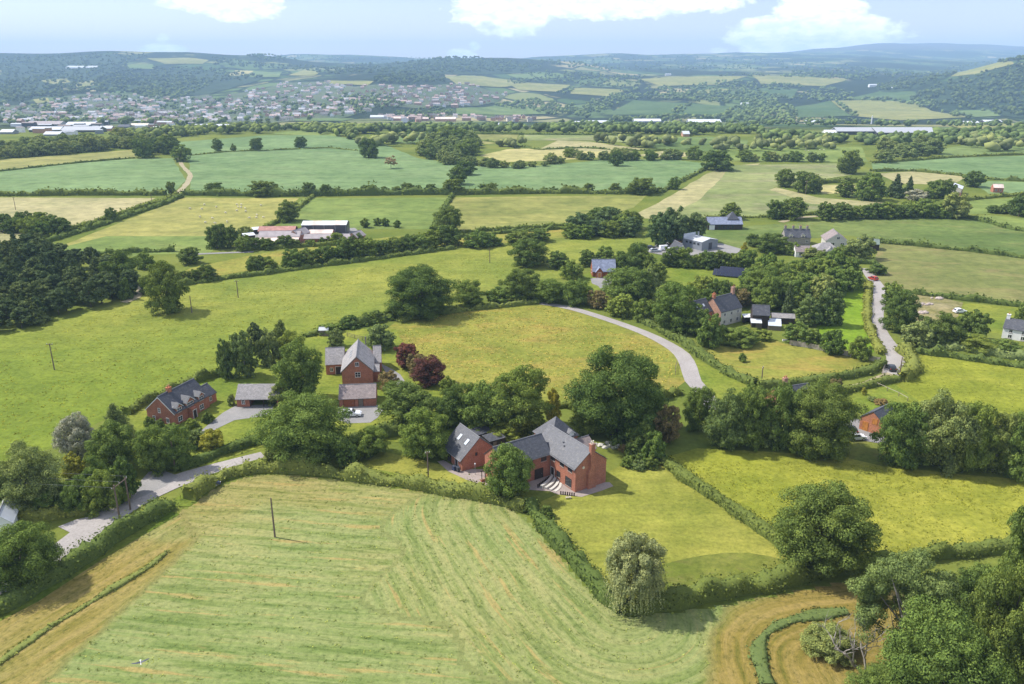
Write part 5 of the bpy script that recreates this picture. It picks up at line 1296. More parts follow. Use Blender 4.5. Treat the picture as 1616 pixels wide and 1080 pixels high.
# ------------------------------------------------------------------ buildings
def at_face(f, c, u, z, d):
    return {'S': (u, c-d, z), 'N': (u, c+d, z), 'W': (c-d, u, z), 'E': (c+d, u, z)}[f]
def face_box(mb, f, c, u0, u1, z0, z1, d0, d1, m=0):
    a = at_face(f, c, u0, z0, d0); b = at_face(f, c, u1, z1, d1)
    mb.box(min(a[0], b[0]), max(a[0], b[0]), min(a[1], b[1]), max(a[1], b[1]), z0, z1, m)
def set_uv(o, axis, slope):
    me = o.data; uv = me.uv_layers.new(name='UVMap'); k = math.hypot(1, slope)
    for p in me.polygons:
        for li in p.loop_indices:
            v = me.vertices[me.loops[li].vertex_index].co
            uv.data[li].uv = (v.x, v.y*k) if axis == 'x' else (v.y, v.x*k)
def gable(root, x0, x1, y0, y1, eave, ridge, axis, wall, roof, over=.30, verge=.12, wname='wall', rname='roof', base=-.3, thick=.14, ridge_cap=True):
    """walls with gable ends under a two sided pitched roof"""
    mb = MB()
    if axis == 'x':
        ym = (y0+y1)/2; prof = [(x0, y0, base), (x0, y1, base), (x0, y1, eave), (x0, ym, ridge), (x0, y0, eave)]; d = (x1-x0, 0, 0)
        s = (ridge-eave)/(ym-y0); ze = eave-over*s
        sec = [(x0-verge, y0-over, ze+thick), (x0-verge, ym, ridge+thick), (x0-verge, y1+over, ze+thick), (x0-verge, y1+over, ze+.02), (x0-verge, ym, ridge+.02), (x0-verge, y0-over, ze+.02)]
        dr = (x1-x0+2*verge, 0, 0); rc = ((x0-verge, ym), (x1+verge, ym))
    else:
        xm = (x0+x1)/2; prof = [(x0, y0, base), (x1, y0, base), (x1, y0, eave), (xm, y0, ridge), (x0, y0, eave)]; d = (0, y1-y0, 0)
        s = (ridge-eave)/(xm-x0); ze = eave-over*s
        sec = [(x0-over, y0-verge, ze+thick), (xm, y0-verge, ridge+thick), (x1+over, y0-verge, ze+thick), (x1+over, y0-verge, ze+.02), (xm, y0-verge, ridge+.02), (x0-over, y0-verge, ze+.02)]
        dr = (0, y1-y0+2*verge, 0); rc = ((xm, y0-verge), (xm, y1+verge))
    mb.prism(prof, d); w = mb.build(wname, wall, root)
    rb = MB(); rb.prism(sec, dr)
    r = rb.build(rname, roof, root); set_uv(r, axis, s)
    if ridge_cap:
        cb = MB(); (ax, ay), (bx, by) = rc; cb.tube([(ax, ay, ridge+thick), (bx, by, ridge+thick)], .11, 6); cb.build('ridge_tiles', MT['lead'], r)
    return w, r
def hip(root, x0, x1, y0, y1, eave, top, wall, roof, over=.3, rl=0.0, axis='x', base=-.3):
    mb = MB(); mb.box(x0, x1, y0, y1, base, eave); w = mb.build('wall', wall, root)
    cx, cy = (x0+x1)/2, (y0+y1)/2; e = eave-.05
    a = [(x0-over, y0-over, e), (x1+over, y0-over, e), (x1+over, y1+over, e), (x0-over, y1+over, e)]
    rb = MB()
    if rl <= 0:
        t = (cx, cy, top)
        for i in range(4): rb.poly([a[i], a[(i+1) % 4], t])
    elif axis == 'x':
        p, q = (cx-rl/2, cy, top), (cx+rl/2, cy, top); rb.poly([a[0], a[1], q, p]); rb.poly([a[1], a[2], q]); rb.poly([a[2], a[3], p, q]); rb.poly([a[3], a[0], p])
    else:
        p, q = (cx, cy-rl/2, top), (cx, cy+rl/2, top); rb.poly([a[0], a[1], p]); rb.poly([a[1], a[2], q, p]); rb.poly([a[2], a[3], q]); rb.poly([a[3], a[0], p, q])
    rb.poly(a[::-1]); r = rb.build('roof', roof, root); set_uv(r, 'x', .7)
    return w, r
def window(root, f, c, u, z, w, h, frame='white', bars=1, trans=0, sill=True, name='window', glass='glass'):
    """a glazed opening: pane with its frame and sill; z is the middle"""
    g = MB(); face_box(g, f, c, u-w/2+.04, u+w/2-.04, z-h/2+.04, z+h/2-.04, -.01, .025)
    pane = g.build(name, MT[glass], root)
    t = .07; mb = MB()
    face_box(mb, f, c, u-w/2, u-w/2+t, z-h/2, z+h/2, 0, .055); face_box(mb, f, c, u+w/2-t, u+w/2, z-h/2, z+h/2, 0, .055)
    face_box(mb, f, c, u-w/2+t, u+w/2-t, z-h/2, z-h/2+t, 0, .052); face_box(mb, f, c, u-w/2+t, u+w/2-t, z+h/2-t, z+h/2, 0, .052)
    for i in range(bars):
        x = u-w/2+(i+1)*w/(bars+1); face_box(mb, f, c, x-.035, x+.035, z-h/2+t, z+h/2-t, 0, .050)
    for i in range(trans):
        q = z-h/2+(i+1)*h/(trans+1); face_box(mb, f, c, u-w/2+t, u+w/2-t, q-.025, q+.025, 0, .047)
    mb.build('frame', MT[frame], pane)
    if sill:
        sb = MB(); face_box(sb, f, c, u-w/2-.06, u+w/2+.06, z-h/2-.09, z-h/2-.005, 0, .11); sb.build('sill', MT['stone'], pane)
    return pane
def door(root, f, c, u, w, h, mat='wood_dark', frame='white', z0=0.0, name='door'):
    mb = MB(); face_box(mb, f, c, u-w/2, u+w/2, z0, z0+h, -.01, .04)
    n = max(2, int(w/.5))
    for i in range(n):
        a = u-w/2+.06+i*(w-.06)/n; face_box(mb, f, c, a, a+(w-.06)/n-.06, z0+.1, z0+h-.1, .04, .055)
    d = mb.build(name, MT[mat], root)
    fb = MB(); face_box(fb, f, c, u-w/2-.08, u-w/2-.004, z0, z0+h+.08, 0, .07); face_box(fb, f, c, u+w/2+.004, u+w/2+.08, z0, z0+h+.08, 0, .07); face_box(fb, f, c, u-w/2-.002, u+w/2+.002, z0+h+.004, z0+h+.08, 0, .068)
    fb.build('frame', MT[frame], d)
    hb = MB(); face_box(hb, f, c, u+w*.32, u+w*.38, z0+.95, z0+1.1, .055, .10); hb.build('handle', MT['lead'], d)
    return d
def chimney(root, x, y, z0, z1, w=.9, d=.6, mat='brick', pots=2):
    mb = MB(); mb.box(x-w/2, x+w/2, y-d/2, y+d/2, z0, z1-.25); mb.box(x-w/2-.07, x+w/2+.07, y-d/2-.07, y+d/2+.07, z1-.25, z1)
    c = mb.build('chimney', MT[mat], root)
    for i in range(pots):
        pb = MB(); px = x+(i-(pots-1)/2)*w*.5; pb.tube([(px, y, z1), (px, y, z1+.42), (px, y, z1+.48)], [.14, .11, .14], 8); pb.build('chimney_pot', MT['terracotta'], c)
    return c
def rooflight(root, axis, side, u, t, x0, x1, eave, ridge, w=.8, l=1.2):
    """window lying in the roof slope; t = 0 at the eave .. 1 at the ridge (axis y: slopes face -x / +x)"""
    m = (x0+x1)/2; e = x0 if side < 0 else x1
    q = lambda tt, off: (e+(m-e)*tt, eave+(ridge-eave)*tt+.14+off)
    run = math.hypot(m-x0, ridge-eave); dt = l/2/run
    pts = []
    for tt in (t-dt, t+dt):
        pts.append(q(tt, .05))
    def P3(uu, pz): return (pz[0], uu, pz[1]) if axis == 'y' else (uu, pz[0], pz[1])
    mb = MB(); mb.prism([P3(u-w/2, pts[0]), P3(u+w/2, pts[0]), P3(u+w/2, pts[1]), P3(u-w/2, pts[1])], (0, 0, .05)); g = mb.build('rooflight', MT['skylight'], root)
    fb = MB()
    for a, b2, c0, c1 in ((u-w/2-.08, u-w/2, t-dt, t+dt), (u+w/2, u+w/2+.08, t-dt, t+dt)):
        p, r = q(c0, .03), q(c1, .03); fb.prism([P3(a, p), P3(b2, p), P3(b2, r), P3(a, r)], (0, 0, .09))
    fb.build('frame', MT['lead'], g)
    return g
def dormer(root, x, y0, eave, slope, w, h, wall, roof, base):
    """gabled dormer rising through the eaves of a roof that faces -y"""
    top = eave+h; rz = top+w*.42; yb = y0+(rz-eave)/slope
    mb = MB(); mb.prism([(x-w/2, y0-.06, base), (x+w/2, y0-.06, base), (x+w/2, y0-.06, top), (x, y0-.06, rz), (x-w/2, y0-.06, top)], (0, yb-y0, 0)); d = mb.build('dormer', wall, root)
    o = .2; ze = top-o*.84; rb = MB()
    rb.prism([(x-w/2-o, y0-.28, ze+.12), (x, y0-.28, rz+.12), (x+w/2+o, y0-.28, ze+.12), (x+w/2+o, y0-.28, ze+.02), (x, y0-.28, rz+.02), (x-w/2-o, y0-.28, ze+.02)], (0, yb-y0+.2, 0))
    r = rb.build('roof', roof, d); set_uv(r, 'y', .84)
    bb = MB()
    for sx in (-1, 1):
        bb.prism([(x+sx*(w/2+o), y0-.31, ze+.02), (x, y0-.31, rz+.03), (x, y0-.31, rz-.12), (x+sx*(w/2+o), y0-.31, ze-.13)], (0, .028, 0))
    bb.build('bargeboard', MT['white'], d)
    return d
def bargeboards(root, f, c, u0, u1, eave, ridge, over, mat='white'):
    mb = MB(); um = (u0+u1)/2; s = (ridge-eave)/(um-u0)
    for e, sg in ((u0, -1), (u1, 1)):
        ee = e+sg*over; ze = eave-over*s
        mb.prism([at_face(f, c, ee, ze+.01, .125), at_face(f, c, um, ridge+.01, .125), at_face(f, c, um, ridge-.20, .125), at_face(f, c, ee, ze-.19, .125)], {'S': (0,-.03,0), 'N': (0,.03,0), 'W': (-.03,0,0), 'E': (.03,0,0)}[f])
    return mb.build('bargeboard', MT[mat], root)
def gutter(root, axis, a0, a1, c, z, mat='lead'):
    mb = MB(); mb.tube([(a0, c, z), (a1, c, z)] if axis == 'x' else [(c, a0, z), (c, a1, z)], .07, 6); return mb.build('gutter', MT[mat], root)
def house(name, px, py, deg, label, cat='house', group=None, up=0.0):
    p = P(px, py); p.z += up
    return empty(name, p, R(deg), label, cat, group)

# 1 -- the large L shaped brick house
h = house('brick_house', 907.5, 778, 33, 'large L shaped red brick house with slate roofs and tall gable chimney, nearest of all')
S_, B_ = MT['slate'], MT['brick']
gable(h, 0, 7.2, 0, 13, 5.0, 7.7, 'y', B_, S_, .32)
gable(h, -10.8, -.01, 8.0, 14.2, 4.95, 7.55, 'x', B_, S_, .32)
hip(h, 2.6, 9.0, 11.2, 17.2, 5.0, 8.7, B_, S_, .3)
gable(h, 7.21, 11.6, 8.6, 13.6, 2.5, 4.1, 'x', B_, MT['tile_brown'], .3)
dormer(h, 7.4, 11.15, 5.0, 1.0, 1.2, .9, MT['white'], S_, 4.7)
mb = MB(); mb.box(2.7, 4.5, -.45, -.01, -.3, 3.6); mb.prism([(2.7,-.45,3.6),(4.5,-.45,3.6),(4.05,-.45,4.3),(3.15,-.45,4.3)], (0,.44,0)); mb.box(3.15, 4.05, -.45, .25, 4.3, 8.9); mb.box(3.07, 4.13, -.53, .33, 8.9, 9.15)
ch = mb.build('chimney', B_, h)
for dx in (-.22, .22):
    pb = MB(); pb.tube([(3.6+dx, -.1, 9.15), (3.6+dx, -.1, 9.6), (3.6+dx, -.1, 9.68)], [.14, .11, .14], 8); pb.build('chimney_pot', MT['cream'], ch)
vb = MB(); vb.tube([(1.75, -.01, 4.7), (1.75, -.12, 4.7)], .27, 16); vb.build('gable_vent', MT['cream'], h)  # round cream vent high on the gable, gives no light
for u in (1.7, 4.2, 7.0): window(h, 'W', 0, u, 4.15, 1.25, 1.05, 'wood_dark', 1)
window(h, 'W', 0, 2.1, 1.35, 1.9, 1.75, 'wood_dark', 2); window(h, 'W', 0, 5.2, 1.55, 1.1, 1.2, 'wood_dark', 1); door(h, 'W', 0, 7.1, .95, 2.1)
for u in (-1.5, -4.6, -7.6): window(h, 'S', 8, u, 4.05, 1.25, 1.1, 'wood_dark', 1)
door(h, 'S', 8, -2.6, 1.8, 2.15, 'wood_dark', 'wood_dark'); window(h, 'S', 8, -5.6, 1.5, 1.6, 1.3, 'wood_dark', 2); window(h, 'S', 8, -8.2, 1.5, 1.2, 1.3, 'wood_dark', 1)
gutter(h, 'y', -.1, 7.6, -.36, 4.72); gutter(h, 'x', -10.8, -.4, 7.64, 4.68)
dp = MB(); dp.tube([(-.1, 7.75, 4.7), (-.1, 7.75, 0)], .05, 6); dp.build('downpipe', MT['lead'], h)
dp = MB()
for (yy, tt) in ((6.9, .62), (6.1, .5)): dp.box(3.6*tt-.12, 3.6*tt+.12, yy-.12, yy+.12, 5+2.7*tt+.1, 5+2.7*tt+.42)
dp.build('roof_vent', MT['lead'], h)
# 2 -- its garage
h = house('garage', 729.6, 744.5, 33, 'brick garage with two bright skylights in its slate roof beside the L shaped house', 'garage')
gable(h, 0, 8.0, 0, 7.6, 2.6, 6.2, 'y', B_, S_, .45)
for u in (2.1, 4.9): rooflight(h, 'y', -1, u, .58, 0, 8, 2.6, 6.2, .75, 1.25)
door(h, 'S', 0, 6.6, 1.0, 2.1); window(h, 'S', 0, 3.2, 2.9, .5, .7, 'wood_dark', 0, 0, False)
door(h, 'W', 0, 5.6, 2.4, 2.1, 'wood_dark', 'wood_dark', name='garage_door'); door(h, 'W', 0, 2.2, 1.0, 2.1, 'wood_dark', 'white'); gutter(h, 'y', -.1, 7.7, -.48, 2.28)
for i, (px, py, l1) in enumerate([(752, 702, 'flat roofed dark timber shed behind the garage with skylights, left of two'), (773, 712, 'flat roofed dark timber shed behind the garage with skylights, right of two')]):
    h = house('timber_shed', px, py, 33, l1, 'shed')
    mb = MB(); mb.box(0, 3.6, 0, 2.6, -.2, 2.1); mb.build('wall', MT['wood_dark'], h)
    mb = MB(); mb.prism([(-.2, -.25, 2.12), (3.8, -.25, 2.12), (3.8, 2.8, 2.38), (-.2, 2.8, 2.38)], (0, 0, .08)); r = mb.build('roof', MT['slate'], h); set_uv(r, 'x', .1)
    door(h, 'S', 0, 1.2, .9, 1.8, 'wood_grey', 'wood_dark')
# 3 -- the house with dormers
h = house('brick_house', 277, 673, 70, 'red brick house with three white edged dormers and a ridge chimney beside the big pasture')
s3 = (6.4-3.1)/3.75
gable(h, 0, 11.2, 0, 7.5, 3.1, 6.4, 'x', B_, MT['slate_dark'], .3)
bargeboards(h, 'W', 0, 0, 7.5, 3.1, 6.4, .3)
for x, w_ in ((1.7, 1.9), (5.1, 2.6), (8.7, 1.9)):
    d = dormer(h, x, 0, 3.1, s3, w_, .9, B_, MT['slate_dark'], 2.6); window(d, 'S', -.06, x, 3.25, w_-.55, 1.1, 'white', 1, 1)
gable(h, 11.22, 14.6, .8, 5.4, 2.3, 4.1, 'x', B_, MT['slate_dark'], .25); window(h, 'S', .8, 12.6, 1.4, .8, 1.0)
for u in (1.7, 8.6): window(h, 'S', 0, u, 1.15, 1.3, 1.15, 'white', 1, 1)
mb = MB(); mb.box(4.2, 6.0, -1.1, -.01, -.3, 2.5); pc = mb.build('porch', B_, h); door(pc, 'S', -1.1, 5.1, 1.0, 2.0, 'wood_dark')
window(h, 'W', 0, 3.9, 3.2, .7, 1.1, 'white', 1, 1); window(h, 'W', 0, 5.6, 1.1, .8, 1.2, 'white', 1); window(h, 'W', 0, 1.9, 1.1, .8, 1.2, 'white', 1)
chimney(h, 3.4, 3.75, 5.6, 7.4, .95, .7, 'brick_orange', 2)
# 4 -- carport
h = house('carport', 374.5, 643, 1, 'brick carport with a pale slate roof and two dark open bays', 'carport')
mb = MB(); mb.box(0, 2.9, 0, 5.8, -.2, 2.3); mb.box(2.9, 9.2, 5.5, 5.8, -.2, 2.3); mb.box(9.2, 9.5, 0, 5.8, -.2, 2.3); mb.build('wall', B_, h)
for gx_ in (0, 9.2):
    gx = MB(); gx.prism([(gx_, 0, 2.3), (gx_, 5.8, 2.3), (gx_, 2.9, 4.5)], (.3, 0, 0)); gx.build('gable_wall', B_, h)
sl = 2.2/2.9; o_ = .45
rb = MB(); rb.prism([(-.2, -o_, 2.3-o_*sl+.16), (-.2, 2.9, 4.66), (-.2, 5.8+o_, 2.3-o_*sl+.16), (-.2, 5.8+o_, 2.3-o_*sl+.02), (-.2, 2.9, 4.52), (-.2, -o_, 2.3-o_*sl+.02)], (9.9, 0, 0)); r = rb.build('roof', MT['tile_grey'], h); set_uv(r, 'x', sl)
for x in (2.95, 6.0, 9.0):
    mb = MB(); mb.box(x, x+.18, .05, .23, -.1, 2.1); mb.build('post', MT['wood_dark'], h)
window(h, 'S', 0, 1.5, 1.35, .8, 1.1, 'white', 1, 1)
# 5 -- cross gabled house
h = house('brick_house', 541, 612, 8, 'red brick house with a tall cross gable and long tiled wings behind its garage')
W5, T5 = B_, MT['tile_grey']
gable(h, 0, 7.4, 0, 13.0, 4.2, 7.8, 'y', W5, T5, .3)
gable(h, -4.6, -.01, 9.2, 16.2, 3.0, 6.0, 'x', W5, T5, .35); gable(h, 7.41, 9.3, 9.2, 16.2, 3.0, 6.0, 'x', W5, T5, .35)
gable(h, 7.42, 8.9, 2.5, 7.0, 2.9, 3.9, 'x', W5, T5, .25)
bargeboards(h, 'S', 0, 0, 7.4, 4.2, 7.8, .3, 'wood_grey')
window(h, 'S', 0, 3.75, 5.9, .95, 1.05, 'white', 1); window(h, 'S', 0, 3.8, 3.2, 1.3, 1.3, 'white', 1, 1)
for u in (4.4, 6.4, 8.4): rooflight(h, 'y', -1, u, .55, 0, 7.4, 4.2, 7.8, .55, .9)
door(h, 'S', 9.2, -1.3, 1.8, 2.1, 'wood_dark'); window(h, 'S', 9.2, -3.2, 1.4, .8, 1.0); window(h, 'W', -4.6, 12, 1.6, 1.2, 1.1)
fl = MB(); fl.tube([(5.4, 16.0, 5.0), (5.4, 16.0, 7.6)], .16, 8); fl.build('flue', MT['lead'], h)
# 6 -- its front garage
h = house('garage', 536, 643.5, 6, 'brown tiled brick garage facing the gravel drive with the white car', 'garage')
gable(h, 0, 8.3, 0, 6.2, 2.25, 4.3, 'x', B_, MT['tile_brown'], .35)
door(h, 'S', 0, 2.2, 2.5, 2.0, 'wood_red', 'wood_dark', name='garage_door'); door(h, 'S', 0, 4.9, 1.0, 1.95, 'wood_grey', 'wood_dark')
# 7 -- red timber house
h = house('timber_house', 935, 437.5, 1, 'small red brown timber house with a blue grey roof and gabled porch')
gable(h, 0, 8.6, 0, 6.6, 2.5, 5.9, 'x', MT['wood_red'], MT['tile_blue'], .5)
pb = MB(); pb.prism([(1.2, -1.4, -.2), (3.6, -1.4, -.2), (3.6, -1.4, 2.3), (2.4, -1.4, 3.8), (1.2, -1.4, 2.3)], (0, 3.0, 0)); pc = pb.build('porch', MT['wood_red'], h)
rb = MB(); rb.prism([(.9, -1.7, 2.12), (2.4, -1.7, 4.0), (3.9, -1.7, 2.12), (3.9, -1.7, 1.98), (2.4, -1.7, 3.86), (.9, -1.7, 1.98)], (0, 3.6, 0)); r = rb.build('roof', MT['tile_blue'], pc); set_uv(r, 'y', 1.2)
door(pc, 'S', -1.4, 2.4, 1.1, 2.0, 'wood_orange'); window(h, 'S', 0, 6.2, 1.4, 1.4, 1.1, 'wood_orange'); window(h, 'W', 0, 3.3, 1.5, 1.2, 1.2, 'white')
# 8 -- farmhouse
h = house('farmhouse', 1136, 516, 36, 'old farmhouse with pale pink gable, dark slate roof and brick chimneys')
gable(h, 0, 9.6, 0, 7.2, 4.6, 8.2, 'x', MT['brick_pale'], MT['slate_dark'], .25)
mb = MB(); mb.box(.02, 9.58, -.035, -.002, -.2, 4.45); mb.build('rendered_front', MT['render'], h)
gable(h, -8.2, -.02, 3.2, 9.4, 4.4, 7.4, 'x', MT['brick_orange'], MT['slate_dark'], .25)
chimney(h, 9.1, 3.6, 7.4, 10.2, 1.0, .8, 'brick_pale', 1); chimney(h, .5, 3.6, 7.4, 9.4, .9, .8, 'brick_orange', 2); chimney(h, -7.7, 6.3, 6.6, 8.9, .9, .8, 'brick_orange', 1)
for u in (1.8, 4.8, 7.8): window(h, 'S', -.035, u, 3.5, .9, 1.0, 'white', 1); window(h, 'S', -.035, u, 1.2, 1.0, 1.2, 'white', 1)
for u in (-2.5, -5.6): rooflight(h, 'x', -1, u, .5, 3.2, 9.4, 4.4, 7.4, .7, .9)
window(h, 'W', 0, 3.6, 3.6, .9, 1.1, 'white')
# 9 -- farm sheds
h = house('timber_barn', 1186, 517, -8, 'tall dark timber barn with grey slate roof beside the farmhouse', 'barn')
gable(h, 0, 4.9, 0, 4.6, 4.2, 6.3, 'x', MT['wood_dark'], MT['slate'], .4); door(h, 'S', 0, 2.0, 1.8, 2.4, 'wood_grey', 'wood_dark')
pb = MB(); pb.prism([(-.6, -2.0, 2.0), (2.6, -2.0, 2.0), (2.6, -.02, 2.7), (-.6, -.02, 2.7)], (0, 0, .08)); lt = pb.build('lean_to_roof', MT['metal_white'], h)
for x in (-.5, 2.5):
    q = MB(); q.box(x-.06, x+.06, -1.95, -1.83, -.1, 2.02); q.build('post', MT['wood_grey'], h)
h = house('glasshouse', 1212, 521, -12, 'pale glazed lean to greenhouse at the end of the farm sheds', 'greenhouse')
mb = MB(); mb.box(0, 3.6, 0, 2.6, -.1, 1.4); mb.build('wall', MT['wood_grey'], h); mb = MB(); mb.prism([(-.1, -.2, 1.42), (3.7, -.2, 1.42), (3.7, 2.7, 2.8), (-.1, 2.7, 2.8)], (0, 0, .06)); mb.build('glass_roof', MT['skylight'], h)
mb = MB(); mb.prism([(0, 0, 1.4), (0, 2.6, 2.7), (0, 2.6, 1.4)], (3.6, 0, 0)); mb.build('end_wall', MT['wood_grey'], h)
h = house('long_shed', 1218, 510.5, -10, 'long low shed with grey roof right of the tall timber barn', 'shed')
gable(h, 0, 6.6, 0, 3.6, 1.9, 2.7, 'x', MT['wood_dark'], MT['tile_grey'], .25)
h = house('lean_to_shed', 1174, 511, 4, 'small open shed with a white roof between farmhouse and timber barn', 'shed')
mb = MB(); mb.box(0, 2.4, 1.8, 2.0, -.1, 2.2); mb.box(0, .15, 0, 1.8, -.1, 2.0); mb.box(2.25, 2.4, 0, 1.8, -.1, 2.0); mb.build('wall', MT['wood_dark'], h); mb = MB(); mb.prism([(-.2, -.3, 2.02), (2.6, -.3, 2.02), (2.6, 2.2, 2.4), (-.2, 2.2, 2.4)], (0, 0, .07)); mb.build('roof', MT['metal_white'], h)
# 10 -- orange outbuilding and the house hidden by the trees
h = house('outbuilding', 1392, 690, 40, 'orange brick outbuilding with two oak doors in its gable', 'outbuilding')
gable(h, 0, 7.0, 0, 5.2, 2.9, 4.9, 'x', MT['brick_orange'], MT['slate_dark'], .3)
door(h, 'W', 0, 3.9, 1.1, 2.1, 'wood_orange', 'wood_orange'); door(h, 'W', 0, 2.0, 1.0, 1.2, 'wood_orange', 'wood_orange', 2.2, 'loft_door')
h = house('brick_house', 1232, 668, 20, 'brick house almost hidden by the central belt, only its chimney clear')
gable(h, 0, 9.0, 0, 6.6, 4.2, 6.9, 'x', B_, MT['slate_dark'], .3); chimney(h, 2.6, 3.3, 6.3, 9.2, .9, .7, 'brick_pale', 2); window(h, 'S', 0, 2, 1.4, 1.2, 1.2); window(h, 'S', 0, 6.6, 1.4, 1.2, 1.2)
# 11 -- white cottage
h = house('cottage', 1580, 533.5, -38, 'long white cottage with a slate roof at the right edge', 'cottage')
gable(h, 0, 15, 0, 5.6, 3.2, 5.3, 'x', MT['white'], MT['slate'], .3); chimney(h, .5, 2.8, 4.7, 6.6, .9, .7, 'white', 1)
for u in (2.0, 5.2, 8.4, 11.6): window(h, 'S', 0, u, 2.45, .9, .9, 'white', 1); window(h, 'S', 0, u, .9, 1.0, 1.1, 'white', 1)
# 12 -- slate terrace
h = house('terrace', 1238, 386, -3, 'slate roofed terrace with four chimneys and two small front gables', 'terrace')
gable(h, 0, 11, 0, 6.4, 3.3, 6.2, 'x', MT['stone_wall'], MT['slate'], .3)
for x in (.5, 3.9, 7.0, 9.9): chimney(h, x, 3.2, 5.6, 7.6, .9, .7, 'stone_wall', 2)
for x in (2.4, 7.6):
    d = dormer(h, x, 0, 3.3, .9, 1.7, .8, MT['cream'], MT['slate'], 2.8); window(d, 'S', -.06, x, 3.5, .8, .9)
for x in (1, 4.8, 9.4): window(h, 'S', 0, x, 1.4, 1.0, 1.2)
# 13.. -- the white houses above the lane
h = house('white_house', 1303, 391, -10, 'white gabled house with a broad purple brown roof above the wood')
gable(h, 0, 8.6, 0, 11, 3.2, 6.2, 'y', MT['render'], MT['tile_brown'], .5); window(h, 'S', 0, 2.6, 1.6, 1.6, 1.3); window(h, 'S', 0, 6.6, 1.6, 1.6, 1.3); window(h, 'S', 0, 4.7, 4.3, 1.2, 1.1); bargeboards(h, 'S', 0, 0, 8.6, 3.2, 6.2, .5)
h = house('bungalow', 1287, 404, -6, 'pale grey hipped bungalow in front of the white gabled house', 'bungalow')
hip(h, 0, 9.0, 0, 7.0, 2.6, 5.0, MT['cream'], MT['tile_grey'], .4, 3.0); window(h, 'S', 0, 2, 1.4, 1.5, 1.1); window(h, 'S', 0, 6.6, 1.4, 1.5, 1.1)
h = house('bungalow', 1255, 406, -4, 'small pale roofed bungalow half hidden by the wood', 'bungalow')
gable(h, 0, 6.0, 0, 5.4, 2.4, 4.2, 'x', MT['white'], MT['tile_brown'], .4); window(h, 'S', 0, 2, 1.4, 1.2, 1.1)
h = house('white_shed', 1302, 407, -20, 'small white outbuilding below the hipped bungalow', 'outbuilding')
gable(h, 0, 3.4, 0, 5, 2.4, 4.0, 'y', MT['white'], MT['tile_grey'], .3)
h = house('long_shed', 1352, 394, -18, 'long mossy roofed shed with a dark open end above the lane', 'shed')
gable(h, 0, 8.6, 0, 6.4, 2.8, 4.2, 'x', MT['wood_dark'], MT['green_roof'], .4); mb = MB(); mb.box(8.7, 8.74, 1, 5.4, 0, 2.6); mb.build('doorway', MT['wood_dark'], h)
# 16 -- the grey unit and its yard
h = house('commercial_unit', 1107, 396.5, 35, 'grey metal clad commercial unit with a shallow pale roof', 'unit')
gable(h, 0, 9.8, 0, 11, 3.7, 4.7, 'y', MT['metal_grey'], MT['metal_pale'], .15, .1, ridge_cap=False)
mb = MB(); mb.box(.1, 9.7, 10.6, 10.8, 4.0, 5.6); mb.build('parapet', MT['metal_white'], h); mb = MB(); mb.box(4.2, 6.2, -.06, -.003, 0, 3.0); mb.build('roller_door', MT['metal_dark'], h)
for u in (2.0, 4.2, 6.4, 8.6): window(h, 'W', 0, u, 2.6, 1.2, .9, 'metal_dark', 1, 0, False)
h = house('lodge', 1069, 403, 12, 'small house with a white gable and steep dark roof in front of the grey unit')
gable(h, 0, 4.2, 0, 8.5, 1.7, 4.4, 'y', MT['white'], MT['slate_dark'], .3); window(h, 'S', 0, 2.1, 1.3, 1.2, 1.0)
for px, py, lb, wm in ((1060, 388, 'orange brown timber shed behind the parked vans', 'wood_orange'), (1079, 384, 'brown timber shed between poplars and the grey unit', 'wood_red')):
    h = house('timber_shed', px, py, 8, lb, 'shed'); gable(h, 0, 4.4, 0, 3.6, 2.2, 3.2, 'x', MT[wm], MT['tile_brown'], .3); door(h, 'S', 0, 1.5, .9, 1.9, 'wood_dark', 'wood_dark')
# 17 -- dark barn conversion
h = house('barn', 1117, 363, 1, 'long dark clad barn with slate roof and a raised middle above the lane', 'barn')
gable(h, 0, 16.5, 0, 7.5, 2.8, 5.4, 'x', MT['wood_dark'], MT['tile_blue'], .4)
hip(h, 9.8, 15.0, 2.0, 7.2, 4.6, 8.0, MT['wood_dark'], MT['slate'], .3)
mb = MB(); mb.box(.6, 3.2, -.05, -.003, 0, 2.2); mb.build('white_doors', MT['white'], h)
for u in (5.5, 7.6, 9.7, 11.8): window(h, 'S', 0, u, 1.3, 1.2, 1.6, 'metal_dark', 1, 0, False)
# 18 -- solar arrays
for px, py, n, lb in ((1124, 436, 8, 'front row of dark solar panels on the grass'), (1134, 432, 8, 'rear row of dark solar panels on the grass')):
    h = house('solar_array', px, py, -22, lb, 'solar panels')
    for k in range(n):
        mb = MB(); x = k*1.34; mb.prism([(x, 0, .5), (x+1.29, 0, .5), (x+1.29, 3.6, 2.1), (x, 3.6, 2.1)], (0, 0, .05)); mb.build('solar_panel', MT['solar'], h)
    mb = MB()
    for x in (.5, n*.67, n*1.34-.5): mb.box(x-.05, x+.05, .1, .2, -.1, .52); mb.box(x-.05, x+.05, 2.7, 2.8, -.1, 1.75)
    mb.build('rack', MT['metal_grey'], h)
